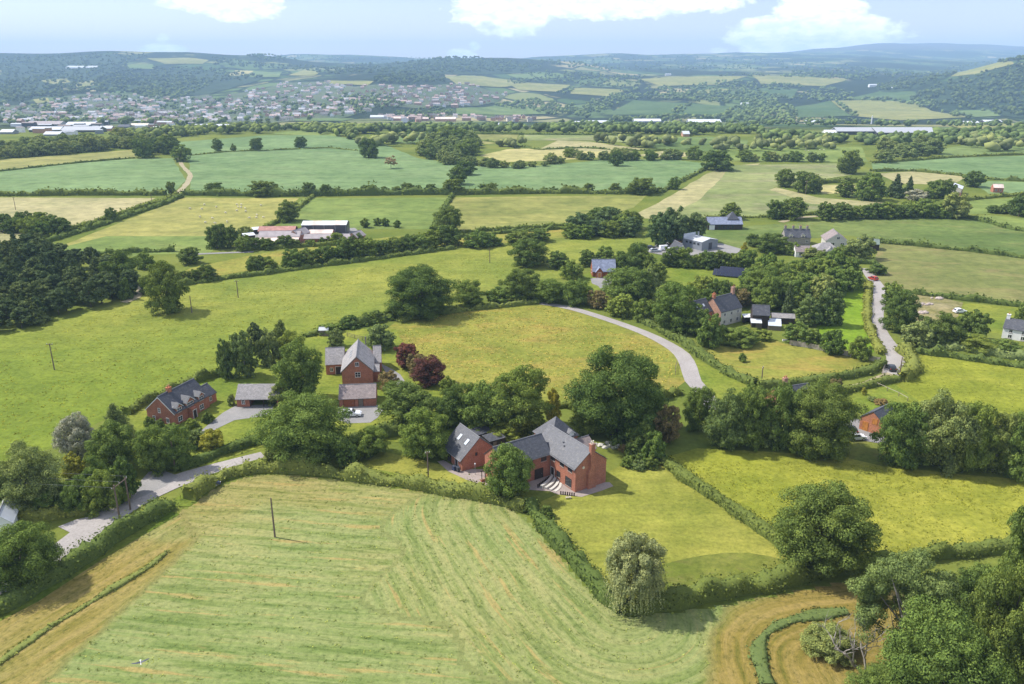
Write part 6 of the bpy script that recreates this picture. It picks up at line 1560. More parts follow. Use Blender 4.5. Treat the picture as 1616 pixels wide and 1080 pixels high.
# 19 -- the red roofed farm
h = house('farm_barn', 405, 388.5, 3, 'long low farm barn with a grey upper and pinkish lower roof', 'barn')
gable(h, 0, 18, 4, 11, 3.2, 5.0, 'x', MT['brick_pale'], MT['asbestos'], .3)
mb = MB(); mb.box(0, 17.6, 0, 3.98, -.2, 1.9); mb.build('lean_to_wall', MT['wood_dark'], h); mb = MB(); mb.prism([(-.3, -.4, 1.92), (17.9, -.4, 1.92), (17.9, 3.9, 2.9), (-.3, 3.9, 2.9)], (0, 0, .1)); mb.build('lean_to_roof', MT['rust_patch'], h)
h = house('farm_barn', 408, 376, 3, 'farm barn with a rusty red roof behind the long low barn', 'barn')
gable(h, 0, 16.5, 0, 7, 3.2, 4.6, 'x', MT['wood_dark'], MT['rust'], .4, ridge_cap=False)
h = house('hay_barn', 477, 371, 2, 'open hay barn with a bright white roof streaked with rust', 'barn')
gable(h, 0, 20.5, 0, 9, 4.6, 5.6, 'x', MT['metal_dark'], MT['metal_white'], .5, ridge_cap=False)
mb = MB(); mb.prism([(4.6, -.55, 4.62), (8.6, -.55, 4.62), (8.6, 4.4, 5.72), (4.6, 4.4, 5.72)], (0, 0, .09)); mb.prism([(15, -.55, 4.62), (17.6, -.55, 4.62), (17.6, 4.4, 5.72), (15, 4.4, 5.72)], (0, 0, .09)); mb.build('rusted_sheet', MT['rust_patch'], h)
for x in (.2, 5.2, 10.2, 15.2, 20.1):
    mb = MB(); mb.box(x, x+.2, -.35, -.15, -.2, 4.5); mb.build('post', MT['metal_grey'], h)
h = house('stable', 488, 377, 2, 'low brick stable with a rust streaked white roof before the hay barn', 'stable')
gable(h, 0, 10.5, 0, 5, 2.4, 3.6, 'x', MT['brick'], MT['rust_patch'], .3)
h = house('cowshed', 480, 386, 2, 'brick cowshed with grey sheet roof, longest of the farm front', 'barn')
gable(h, 0, 20.0, 0, 5.5, 2.6, 4.0, 'x', MT['brick'], MT['asbestos'], .3)
for u in (3.0, 8.0, 13.0): door(h, 'S', 0, u, 1.4, 2.2, 'wood_dark', 'wood_grey')
h = house('brick_barn', 472, 384, 70, 'grey roofed brick barn end between the two ranges of the farm', 'barn')
gable(h, 0, 9, 0, 5, 3.4, 5.4, 'x', MT['brick_pale'], MT['asbestos'], .3)
h = house('brick_barn', 554, 384, 68, 'small gabled brick barn at the right end of the farm', 'barn')
gable(h, 0, 7, -3.2, 1.6, 2.8, 4.6, 'x', MT['brick_pale'], MT['asbestos'], .3)
for px, py, lb in ((386, 380, 'small white roofed shed at the left end of the farm, lower'), (401, 370, 'small white roofed shed at the left end of the farm, upper')):
    h = house('farm_shed', px, py, 30, lb, 'shed'); mb = MB(); mb.box(0, 4.8, 0, 3.2, -.2, 2.0); mb.build('wall', MT['wood_dark'], h); mb = MB(); mb.prism([(-.2, -.3, 2.02), (5, -.3, 2.02), (5, 3.5, 2.6), (-.2, 3.5, 2.6)], (0, 0, .1)); mb.build('roof', MT['metal_white'], h)
# 20/21 -- far right farm
h = house('brick_shed', 1516, 309.5, 59, 'big brick farm shed with cream gable top and white roof at far right', 'shed')
gable(h, 0, 14, 0, 9.6, 4.0, 5.6, 'x', MT['brick_pale'], MT['metal_white'], .3, ridge_cap=False); mb = MB(); mb.prism([(-.05, .05, 2.0), (-.05, 9.55, 2.0), (-.05, 9.55, 3.95), (-.05, 4.8, 5.5), (-.05, .05, 3.95)], (.045, 0, 0)); mb.build('gable_cladding', MT['cream'], h)
for u in (3.5, 8): door(h, 'S', 0, u, 2.6, 3.0, 'wood_dark', 'wood_dark')
h = house('brick_house', 1567, 304, -12, 'small red brick house with a pinkish roof at far right')
gable(h, 0, 5.6, 0, 5, 3.0, 4.8, 'x', MT['brick'], MT['rust_patch'], .3); window(h, 'S', 0, 1.6, 1.5, 1, 1.1); window(h, 'S', 0, 4.0, 1.5, 1, 1.1)
h = house('white_roof_house', -14, 852, 20, 'white walled building with a pale roof just inside the left edge')
gable(h, 0, 3.4, 0, 6, 2.6, 4.2, 'y', MT['white'], MT['metal_pale'], .3)
h = house('garden_shed', 504, 531, 4, 'small grey garden shed behind the hedge bushes', 'shed')
gable(h, 0, 2.6, 0, 2.2, 1.8, 2.4, 'x', MT['wood_grey'], MT['metal_pale'], .2)

# far industrial buildings: (x0, x1, base row, height px, wall, roof, label)
IND = [
 (41,95,200,8,'metal_grey','asbestos','pale sawtooth shed at the back of the left hand works'), (46,95,209,9,'metal_dark','metal_pale','long white roofed works hall at left'), (96,156,209,8,'metal_dark','metal_mid','long pale works hall right of the white one'),
 (69,94,215,7,'metal_grey','metal_pale','low pale blue roofed shed nearest in the left works'), (104,148,200,7,'white','metal_white','pinkish white shed behind the pale works hall'), (156,176,207,9,'brick_pale','metal_pale','pale square building at the right end of the works'),
 (206,233,201,7,'cream','cream','cream roofed warehouse in the left of the town'), (80,104,180,4,'white','metal_white','flat white hall among trees at left'), (104,154,110,6,'white','metal_pale','long white building high on the left hillside'),
 (304,372,207,10,'white','metal_pale','long pinkish white factory below the town'), (0,20,212,8,'metal_grey','metal_pale','white roofed shed at the left edge of the works'), (186,204,205,10,'metal_grey','metal_dark','dark square building in the middle of the works'),
 (240,262,206,6,'white','metal_white','small white shed right of the cream warehouse'), (30,44,174,4,'white','metal_white','small white building at the left of the town'), (130,160,188,5,'white','metal_pale','pale building behind the works'),
 (621,644,191,8,'brick_pale','rust_patch','pink brick block left of the yellow tree'), (667,676,191,7,'brick_pale','rust_patch','small pink block beside the yellow tree'), (687,719,192,8,'brick_pale','rust_patch','pink brick block right of the yellow tree'),
 (768,791,199,5,'metal_grey','metal_pale','low grey roofed hall in the middle of the valley edge'), (708,732,206,5,'white','metal_white','long low white shed by the valley road'), (624,650,204,5,'cream','metal_pale','pale building by the valley road at left'),
 (584,612,187,5,'white','metal_white','white roofed hall below the terraces'), (900,926,198,8,'metal_grey','metal_white','first white industrial hall in the middle'), (927,960,198,9,'metal_grey','metal_white','second white industrial hall in the middle'),
 (1001,1043,196,9,'metal_grey','metal_white','white hall below the dark green field'), (1049,1060,196,5,'white','metal_white','small white hall below the dark green field'), (1087,1138,198,10,'metal_grey','metal_white','wide white hall right of the dark green field'),
 (1078,1088,216,10,'brick_pale','metal_pale','pinkish square tower house among the valley trees'), (1273,1299,195,5,'white','metal_white','white hall left of the long factory'), (1303,1321,213,8,'white','metal_white','white front block of the long factory'),
 (1321,1384,213,12,'metal_dark','metal_mid','left part of the long factory with a stepped roof'), (1384,1478,214,10,'metal_dark','metal_mid','right part of the long factory'), (1522,1545,196,5,'white','metal_white','white farm hall at right, left of two'),
 (1553,1581,195,6,'wood_dark','metal_white','white farm hall at right, right of two'), (1519,1535,212,5,'white','metal_white','group of white sheds right of the long factory'), (1372,1386,138,7,'white','metal_white','white house under the steep wood'), (1398,1416,141,4,'white','metal_white','low white building under the steep wood'),
 (1050,1059,120,5,'white','metal_pale','white farmhouse on the middle ridge'), (1170,1182,166,5,'white','metal_pale','white house among the trees on the slope'),
]
for x0, x1, yb, hp, wm, rm, lb in IND:
    a = P(x0, yb); m = mpp(a); Lx = (x1-x0)*m; hh = hp*m; o = empty('industrial_building' if (x1-x0) > 14 else 'house', (a.x, a.y, a.z-1), 0, lb, 'building')
    D = min(60, max(12, Lx*.45)); gable(o, 0, Lx, 0, D, hh*.55, hh*.55+D*.12+1, 'x', MT[wm], MT[rm], .5, .4, base=-6, thick=.4, ridge_cap=False)
rnd_ = random.Random(31)
for x, y in scatter([(0,214),(0,190),(90,186),(200,190),(300,194),(300,206),(220,208),(170,212),(60,216)], 34, (16, 5), 77):
    a = P(x, y); m = mpp(a); Lx = rnd_.uniform(8, 24)*m; o = empty('works_building', (a.x, a.y, a.z-1), rnd_.uniform(-.2, .2), 'small works building among the industrial yards at the left of the valley', 'building', 'small works buildings')
    D = Lx*.5; hh = rnd_.uniform(4, 7); gable(o, 0, Lx, 0, D, hh, hh+D*.12, 'x', MT[rnd_.choice(['metal_dark', 'white', 'brick_pale', 'metal_grey'])], MT[rnd_.choice(['metal_pale', 'tile_brown', 'metal_mid', 'asbestos', 'metal_mid'])], .4, .3, base=-6, thick=.3, ridge_cap=False)
for px, yb, top, lb in ((1375, 196, 183, 'slim white factory stack above the long factory'), (102, 195, 187, 'slim white stack above the left works')):
    a = P(px, yb); m = mpp(a); mb = MB(); mb.tube([(0, 0, -3), (0, 0, (yb-top)*m*.5), (0, 0, (yb-top)*m)], [1.3, 1.1, .9], 10); o = mb.build('factory_stack', MT['white'], None, a); tag(o, lb, 'chimney stack')

# the town: 300 houses of their own, the many smaller rest as one mass
def town():
    rnd = random.Random(12)
    tp = plain('pinkish_roof_tiles', (.40, .30, .27), .85, .2, .4); tg2 = plain('pale_grey_roof_tiles', (.42, .41, .42), .8, .2, .4)
    combos = [(MT['white'], tg2), (MT['brick_pale'], tp), (MT['cream'], MT['tile_grey']), (MT['brick_pale'], MT['tile_brown']), (MT['white'], tp), (MT['white'], MT['asbestos'])]
    protos = []
    for i, (w, r) in enumerate(combos):
        for Ls in (11, 20):
            mb = MB(); wd, e, rg = 9.0, 6.0, 9.0
            mb.prism([(0, 0, -3), (0, wd, -3), (0, wd, e), (0, wd/2, rg), (0, 0, e)], (Ls, 0, 0), 0)
            mb.prism([(-.3, -.5, e-.2), (-.3, wd/2, rg+.25), (-.3, wd+.5, e-.2), (-.3, wd+.5, e-.4), (-.3, wd/2, rg+.02), (-.3, -.5, e-.4)], (Ls+.6, 0, 0), 1)
            for k in range(int(Ls/3.3)):
                for z in (1.5, 4.0): mb.box(1+k*3.3, 2.3+k*3.3, -.06, -.01, z-.6, z+.6, 2)
            mb.box(1, 1.9, wd/2-.4, wd/2+.4, rg-.4, rg+1.4, 0)
            me = mesh_from('town_house', mb.V, mb.F, [w, r, MT['glass']], mb.M); protos.append(me)
    A = [([(330,196),(338,168),(360,150),(420,140),(450,132),(510,130),(560,138),(620,134),(660,138),(690,132),(740,134),(770,140),(800,150),(790,160),(740,168),(660,172),(600,168),(560,182),(480,190),(400,196)], 440, (1.0, .6)),
         ([(0,198),(0,168),(60,166),(120,150),(190,148),(260,156),(330,150),(340,170),(330,196),(240,198),(120,190)], 230, (1.0, .6)),
         ([(590,186),(700,184),(840,186),(840,193),(740,192),(620,194)], 46, (1, 1))]
    spots = []
    for k, (poly, n, d) in enumerate(A): spots += [(x, y, k) for x, y in scatter(poly, n, (4.2*d[0], 2.0*d[1]), 40+k)]
    items = []
    for x, y, k in spots:
        p = P(x, y); ang = rnd.choice([0, 0, .12, -.15, .3, -.3, 1.5])+rnd.uniform(-.08, .08)
        i = rnd.choice([0, 1, 2, 3, 4, 5] if x < 560 else [1, 3, 1, 3, 5, 4, 2])*2+(1 if rnd.random() < .35 else 0)
        items.append((p, ang, i, x))
    items.sort(key=lambda q: q[0].y)
    rest = MB(); rest.M = []
    mats = []; 
    for n_, (p, ang, i, x) in enumerate(items):
        if n_ < 280:
            o = link('town_house', protos[i], None, p); o.rotation_euler = (0, 0, ang)
            tag(o, 'small pitched roof house among the rooftops of the far town', 'house', 'houses of the far town')
        else:
            me = protos[i]; c, s = math.cos(ang), math.sin(ang); n0 = len(rest.V)
            rest.V += [(p.x+v.co.x*c-v.co.y*s, p.y+v.co.x*s+v.co.y*c, p.z+v.co.z) for v in me.vertices]
            for f in me.polygons: rest.F.append(tuple(n0+q for q in f.vertices)); rest.M.append((i//2)*3+f.material_index)
    ml = []
    for w, r in combos: ml += [w, r, MT['glass']]
    o = link('town', mesh_from('town', rest.V, rest.F, ml, rest.M)); tag(o, 'mass of smaller rooftops of the far town on the hillside', 'houses', None, 'stuff')
town()

# ------------------------------------------------------------------ vehicles
def car(px, py, deg, paint, label, form='estate', group=None, name='parked_car'):
    root = empty(name, P(px, py)+Vector((0, 0, .03)), R(deg), label, 'van' if form == 'van' else 'car', group)
    if form == 'van': prof = [(-2.45,.35),(-2.5,.6),(-2.48,2.05),(-2.35,2.15),(1.1,2.15),(1.55,1.35),(2.35,1.1),(2.5,.8),(2.45,.35)]; W = 1.9; gl = [(1.12,2.05,1.5,1.38)]
    elif form == 'hatch': prof = [(-1.95,.32),(-2.0,.7),(-1.9,.95),(-1.55,1.42),(-1.2,1.5),(.1,1.5),(.9,1.0),(1.75,.85),(1.98,.62),(1.95,.32)]; W = 1.7; gl = None
    else: prof = [(-2.35,.35),(-2.4,.75),(-2.32,1.0),(-1.95,1.52),(-1.6,1.64),(.25,1.62),(1.05,1.08),(2.05,.95),(2.36,.70),(2.32,.35)]; W = 1.85; gl = None
    bm = bmesh.new(); hw = W/2
    rings = []
    for sx, ins in ((-1, 1), (1, 1)):
        vs = []
        for (x, z) in prof:
            k = 1 if z < 1.0 else 1-(z-1.0)*.28
            vs.append(bm.verts.new((x, sx*hw*k, z)))
        rings.append(vs)
    n = len(prof)
    for i in range(n):
        j = (i+1) % n; bm.faces.new((rings[0][i], rings[0][j], rings[1][j], rings[1][i]))
    bm.faces.new(rings[0][::-1]); bm.faces.new(rings[1])
    bmesh.ops.recalc_face_normals(bm, faces=bm.faces)
    bmesh.ops.bevel(bm, geom=[e for e in bm.edges], offset=.06, segments=2, affect='EDGES', profile=.6)
    me = bpy.data.meshes.new('body'); bm.to_mesh(me); bm.free(); me.materials.append(MT[paint]); link('body', me, root)
    # glazing a finger's breadth proud of the body
    g = MB()
    def side(x0, x1, x2, x3, z0, z1):
        for s in (-1, 1):
            k0, k1 = (1-(max(z0,1)-1.0)*.28), (1-(z1-1.0)*.28)
            pts = [(x0, s*(hw*k0+.012), z0), (x1, s*(hw*k0+.012), z0), (x2, s*(hw*k1+.012), z1), (x3, s*(hw*k1+.012), z1)]
            g.poly(pts if s < 0 else pts[::-1])
    if form == 'van': side(.55, 1.45, 1.1, .6, 1.35, 1.95); ws = ((1.14, 2.05), (1.53, 1.42)); rs = None
    elif form == 'hatch': side(-1.6, .75, .1, -1.25, 1.02, 1.42); ws = ((.16, 1.46), (.86, 1.05)); rs = ((-1.86, 1.02), (-1.58, 1.38))
    else: side(-1.95, .9, .2, -1.6, 1.08, 1.54); ws = ((.32, 1.58), (1.0, 1.13)); rs = ((-2.27, 1.08), (-2.0, 1.48))
    for seg_, o_ in ((ws, .03), (rs, -.03)):
        if seg_:
            (xa, za), (xb, zb) = seg_; ya, yb = hw*(1-(za-1)*.28)*.88, hw*(1-(max(1, zb)-1)*.28)*.88
            g.poly([(xa+o_, -ya, za+.02), (xa+o_, ya, za+.02), (xb+o_, yb, zb+.02), (xb+o_, -yb, zb+.02)])
    if form == 'estate': g.box(-1.2, -.1, -.45, .45, 1.655, 1.668)
    g.build('windows', MT['glass'], root)
    wx = 1.45 if form != 'hatch' else 1.2
    for sx in (-1, 1):
        for sy in (-1, 1):
            w = MB(); w.tube([(sx*wx, sy*(hw-.20), .33), (sx*wx, sy*(hw+.012), .33)], .33, 16); wo = w.build('wheel', MT['tyre'], root)
            r_ = MB(); r_.tube([(sx*wx, sy*(hw+.012), .33), (sx*wx, sy*(hw+.026), .33)], .21, 12); r_.build('rim', MT['alloy'], wo)
    xf, xr = prof[-2][0], prof[1][0]
    for sy in (-1, 1):
        l_ = MB(); l_.box(xf-.06, xf+.015, sy*hw*.74-.16, sy*hw*.74+.16, .66, .80); l_.build('headlight', MT['lamp_clear'], root)
        l_ = MB(); l_.box(xr-.02, xr+.1, sy*hw*.80-.13, sy*hw*.80+.13, .78, .98); l_.build('tail_light', MT['lamp_red'], root)
        l_ = MB(); l_.box(.55, .72, sy*(hw+.10)-.09, sy*(hw+.10)+.09, 1.0, 1.14); l_.build('mirror', MT[paint], root)
    return root
car(554, 657, 4, 'car_white', 'white estate car with dark windows parked on the gravel drive')
car(1406, 584, 80, 'car_black', 'dark car on the lane at the hedge bend', 'hatch')
car(1377.5, 442, 105, 'car_red', 'small red car at the top of the right hand lane', 'hatch')
car(1351, 694, 10, 'car_white', 'white car parked below the orange outbuilding', 'hatch')
car(1341, 682, 95, 'car_black', 'dark car parked behind the large tree left of the orange outbuilding', 'hatch')
car(327, 769, 32, 'car_blue', 'dark blue car parked in the gap of the roadside hedge')
car(1049, 395, 20, 'car_white', 'white van in the yard, left of two', 'van')
car(1061, 399, 15, 'car_white', 'white van in the yard, right of two', 'van')
car(1034, 398, 10, 'car_silver', 'silver car parked at the left end of the yard')
car(1028, 393, 5, 'car_black', 'dark car behind the silver car in the yard', 'hatch')
car(1514, 494, 10, 'car_white', 'small white car on the rubble plot above the cottage', 'hatch')

# ------------------------------------------------------------------ poles, wires, fences and small things
def pole(px, yb, top, label, arm=1.6, deg=20, group=None):
    p = P(px, yb); h_ = (yb-top)*mpp(p)/vfac(p); h_ = min(max(h_, 5), 11); root = empty('utility_pole', p, R(deg), label, 'pole', group)
    mb = MB(); mb.tube([(0, 0, -.3), (0, 0, h_*.5), (0, 0, h_)], [.16, .14, .11], 8); mb.build('post', MT['pole'], root)
    if arm:
        mb = MB(); mb.box(-arm/2, arm/2, -.07, .07, h_-.35, h_-.23); a = mb.build('crossarm', MT['pole'], root)
        for x in (-arm*.44, 0, arm*.44):
            q = MB(); q.tube([(x, 0, h_-.23), (x, 0, h_-.05), (x, 0, h_+.02)], [.05, .07, .04], 6); q.build('insulator', MT['insul'], a)
    return p, h_
pole(434, 848, 788, 'lone wooden pole standing in the mown hay field', 0)
pole(86, 584, 542, 'wooden pole with white insulators in the big pasture, leftmost', 1.6, 0)
pole(303, 494, 467, 'wooden pole beside the lone dark oak', 0); pole(376, 470, 443, 'wooden pole in the big pasture right of the lone oak', 1.4, 10)
pole(773, 415, 392, 'wooden pole in the field left of the spreading oak', 0); pole(277, 744, 697, 'grey pole at the drive entrance trees', 0)
pole(676, 756, 714, 'pole on the lawn strip left of the garage with skylights', .9); pole(1201, 609, 588, 'pole at the hedge corner of the farmhouse paddock', 1.2, 60)
pole(1418, 601, 564, 'thin pole at the gate by the lane bend', 0); pole(1271, 307, 286, 'pale pole at the oak clump on the thin crop', 1.2); pole(1237, 398, 384, 'pale pole left of the slate terrace', 0)
pole(25, 332, 312, 'pole in the tan field at left', 1.2); pole(240, 322, 306, 'pole where the track hedges meet', 0); pole(1607, 342, 330, 'white pole below the right edge oak', 0)
# pair of poles with a beam, its stay wires leaving to the left
a, b = P(189, 819), P(206, 805); root = empty('twin_pole', a, 0, 'pair of wooden poles joined by a beam beside the road junction', 'pole')
hA = 6.6; d = b-a
mb = MB(); mb.tube([(0, 0, -.3), (0, 0, hA)], [.17, .13], 8); mb.build('post', MT['pole'], root)
mb = MB(); mb.tube([(d.x, d.y, -.3), (d.x, d.y, hA-.2)], [.17, .13], 8); mb.build('post', MT['pole'], root)
mb = MB(); u = d.normalized(); s_, e_ = -u*.7, d+u*.4; mb.tube([(s_.x, s_.y, hA-.45), (e_.x, e_.y, hA-.45)], .085, 6); bm_ = mb.build('beam', MT['pole'], root)
for t in (0, .5, 1):
    q = MB(); c_ = s_.lerp(e_, t); q.tube([(c_.x, c_.y, hA-.38), (c_.x, c_.y, hA-.1)], [.05, .04], 6); q.build('insulator', MT['insul'], bm_)
for k, t in enumerate((0, .5, 1)):
    q = MB(); c_ = a+s_.lerp(e_, t); pts = []
    for i in range(13):
        f = i/12; pts.append((c_.x-75*f, c_.y+9*f, hA-.1+4*(f*f-f)*.6+f*1.0))
    q.tube(pts, .014, 4); o = q.build('power_cable', MT['cable'])
    tag(o, 'thin overhead cable from the twin poles to the left edge', 'cable', 'cables at the twin poles')
def fence(line, h_, label, mat='fence_pale', solid=True, rails=2, world=False):
    W = [P(*q) for q in line]; base = W[0]; root = empty('fence', base, 0, label, 'fence')
    pts = outline(W, 2.2, 0, closed=False); pm = MB(); 
    for p in pts[::1]: q = p-base; pm.box(q.x-.06, q.x+.06, q.y-.06, q.y+.06, -.1, h_+.08)
    pm.build('posts', MT['wood_grey'], root); rb = MB()
    for p, q in zip(pts[:-1], pts[1:]):
        p, q = p-base, q-base; n_ = (q-p).normalized(); nn = Vector((-n_.y, n_.x, 0))*.03
        if solid:
            k = max(1, int((q-p).length/.16))
            for i in range(k):
                a_, b_ = p.lerp(q, i/k), p.lerp(q, (i+.88)/k); hh = h_*random.uniform(.95, 1.02); rb.prism([a_-nn*2, b_-nn*2, b_-nn*2+Vector((0, 0, hh)), a_-nn*2+Vector((0, 0, hh))], nn)
        else:
            for i in range(rails):
                z = h_*(i+1)/rails; rb.prism([p+Vector((0, 0, z-.06)), q+Vector((0, 0, z-.06)), q+Vector((0, 0, z+.06)), p+Vector((0, 0, z+.06))], nn)
    rb.build('boards' if solid else 'rails', MT[mat], root)
fence([(1246,544),(1280,550),(1320,558),(1355,566),(1388,572)], 1.4, 'weathered pale board fence along the top of the farmhouse paddock')
fence([(548,532),(560,535),(572,538),(584,540)], 1.2, 'post and rail fence behind the cross gabled house', 'wood_grey', False, 3)
fence([(1383,610),(1400,618),(1418,626),(1432,634)], 1.0, 'pale single rail fence between the garden and the right hand field', 'fence_pale', False, 1)
fence([(1068,575),(1066,582),(1066,592)], 1.0, 'short wire and post fence at the lane side of the meadow', 'wood_grey', False, 2)
fence([(1397,600),(1392,590),(1396,582)], 1.1, 'pale timber gate posts and rails at the lane drive', 'fence_pale', False, 3)
# terrace, steps and things round the L shaped house
sheet('patio', [(690,729),(700,727),(730,744),(745,741),(770,742),(792,744),(840,750),(866,746),(874,751),(908,778),(952,762),(962,762),(968,768),(950,775),(918,785),(895,783),(880,781),(868,776),(838,774),(800,774),(768,768),(736,758),(708,745)], G['paving'])
root = empty('terrace_steps', P(868, 763), 0, 'curved stone steps rising on the patio of the L shaped house', 'steps')
for k, (a, b) in enumerate([((871,750.5),(852.5,770.5)), ((875.5,754),(859,772.5)), ((879.5,758.5),(866,774.5)), ((883,763),(873,776.5))]):
    p, q = P(*a)-root.location, P(*b)-root.location; d = (q-p).normalized(); nn = Vector((-d.y, d.x, 0)); mb = MB(); hh = .62-.15*k; pts = []
    for i in range(9):
        t = i/8; c = p.lerp(q, t)+nn*(.35*math.sin(math.pi*t)); pts.append(c)
    for i in range(8):
        u, v = pts[i], pts[i+1]; mb.prism([u-nn*.02, v-nn*.02, v+nn*.48, u+nn*.48], (0, 0, hh))
    mb.build('step', MT['render'], root)
def balusters(line, n, label):
    W = [P(*q) for q in line]; root = empty('balustrade', W[0], 0, label, 'balustrade')
    for i in range(n):
        q = W[0].lerp(W[1], i/(n-1))-W[0]; mb = MB(); mb.tube([(q.x, q.y, -.05), (q.x, q.y, .35), (q.x, q.y, .7)], [.16, .11, .14], 8); mb.build('baluster', MT['wood_dark'], root)
balusters([(885,781),(906,783.5)], 7, 'row of short dark posts at the patio corner by the gable')
balusters([(849,770),(866,757)], 8, 'row of short dark posts beside the curved steps')
root = empty('pergola', P(760, 762), R(33), 'dark timber pergola on a low brick planter by the patio tree', 'pergola')
mb = MB(); mb.box(0, 3.4, 0, .5, -.1, .6); mb.build('planter', MT['brick'], root)
for i in range(5):
    mb = MB(); x = .1+i*.78; mb.box(x, x+.12, .1, .22, .6, 2.3); mb.build('post', MT['wood_dark'], root)
mb = MB(); mb.box(-.1, 3.5, .06, .26, 2.3, 2.42); mb.build('beam', MT['wood_dark'], root)
root = empty('lamp_post', P(750, 750), 0, 'slim grey lamp post on the patio beside the garage', 'lamp post')
mb = MB(); mb.tube([(0, 0, 0), (0, 0, 2.2)], .05, 6); mb.build('post', MT['metal_grey'], root); mb = MB(); mb.tube([(0, 0, 2.2), (0, 0, 2.5), (0, 0, 2.58)], [.12, .16, .05], 8); mb.build('lantern', MT['metal_pale'], root)
def bin_(px, py, mat, label):
    root = empty('wheelie_bin', P(px, py), R(33), label, 'bin'); mb = MB(); mb.prism([(-.26, -.28, .08), (.26, -.28, .08), (.30, -.32, 1.0), (-.30, -.32, 1.0)], (0, .62, 0)); mb.build('body', MT[mat], root)
    mb = MB(); mb.prism([(-.32, -.36, 1.0), (.32, -.36, 1.0), (.32, .36, 1.1), (-.32, .36, 1.1)], (0, 0, .05)); mb.build('lid', MT['metal_dark'], root)
    for sx in (-1, 1):
        w = MB(); w.tube([(sx*.28, .28, .12), (sx*.34, .28, .12)], .12, 10); w.build('wheel', MT['tyre'], root)
bin_(717, 743, 'car_blue', 'dark blue wheelie bin at the lit side of the garage with skylights'); bin_(723, 745, 'metal_dark', 'black wheelie bin at the lit side of the garage with skylights')
for px, py, mt, lb in ((148.5, 808, 'car_red', 'red recycling crate on the verge at the road junction'), (146.5, 812, 'tile_blue', 'turquoise recycling crate on the verge at the road junction')):
    root = empty('crate', P(px, py), R(20), lb, 'crate'); m_ = plain('turquoise_plastic', (.10, .42, .50), .5) if mt == 'tile_blue' else plain('red_plastic', (.55, .03, .07), .5)
    mb = MB(); mb.box(-.42, .42, -.3, .3, .02, .08); mb.box(-.42, .42, -.3, -.25, .08, .52); mb.box(-.42, .42, .25, .3, .08, .52); mb.box(-.42, -.37, -.25, .25, .08, .52); mb.box(.37, .42, -.25, .25, .08, .52); mb.build('box', m_, root)
    mb = MB(); mb.box(-.45, .45, -.33, .33, .521, .56); mb.build('lid', m_, root)
rs = random.Random(9)
for k, (px, py) in enumerate([(948,704),(955,707),(962,705),(969,708),(976,706),(983,708),(990,705),(941,702),(960,700),(1012,738),(1003,739)]):
    bm = bmesh.new(); bmesh.ops.create_icosphere(bm, subdivisions=2, radius=1)
    for v in bm.verts: v.co *= 1+rs.uniform(-.22, .22); v.co.z *= .6
    me = bpy.data.meshes.new('rock'); bm.to_mesh(me); bm.free(); me.materials.append(MT['render']); s_ = rs.uniform(.45, .85)
    o = link('rock', me, None, P(px, py)+Vector((0, 0, .1))); o.scale = (s_, s_*.8, s_); tag(o, 'pale rock in the rockery between the huge oak and the lawn' if k < 9 else 'pale rock in the planted bed on the lawn edge', 'rock', 'rocks of the rockery' if k < 9 else 'rocks in the lawn bed')
def boulder_heap(px, py, label, n=9):
    mb = bmesh.new(); r_ = random.Random(px)
    for i in range(n):
        M = Matrix.Translation((r_.uniform(-2.2, 2.2), r_.uniform(-1, 1), .2)) @ Matrix.Diagonal((r_.uniform(.4, 1.2), r_.uniform(.4, .9), r_.uniform(.3, .7), 1)); bmesh.ops.create_icosphere(mb, subdivisions=1, radius=1, matrix=M)
    me = bpy.data.meshes.new('rubble_heap'); mb.to_mesh(me); mb.free(); me.materials.append(MT['stone']); o = link('rubble_heap', me, None, P(px, py)); tag(o, label, 'rubble')
boulder_heap(1462, 482, 'pale rubble heap in the middle of the bare plot'); boulder_heap(1452, 495, 'low pale rubble heap nearest the trees of the bare plot'); boulder_heap(1478, 472, 'pale rubble heap at the far hedge of the bare plot')
tg = house('water_trough', 1235, 539, -8, 'white water trough at the top of the farmhouse paddock', 'trough')
mb = MB(); mb.box(0, 1.6, 0, .06, 0, .5); mb.box(0, 1.6, .54, .6, 0, .5); mb.box(0, .06, .06, .54, 0, .5); mb.box(1.54, 1.6, .06, .54, 0, .5); mb.box(.06, 1.54, .06, .54, .02, .08); mb.build('basin', MT['white'], tg)
gs = house('garden_bench', 893, 789, 10, 'small pale garden seat on the lawn below the patio', 'bench')
mb = MB(); mb.box(0, 1.0, 0, .4, .36, .42); mb.build('seat', MT['fence_pale'], gs)
for x in (.05, .85):
    mb = MB(); mb.box(x, x+.1, .05, .35, 0, .36); mb.build('leg', MT['fence_pale'], gs)
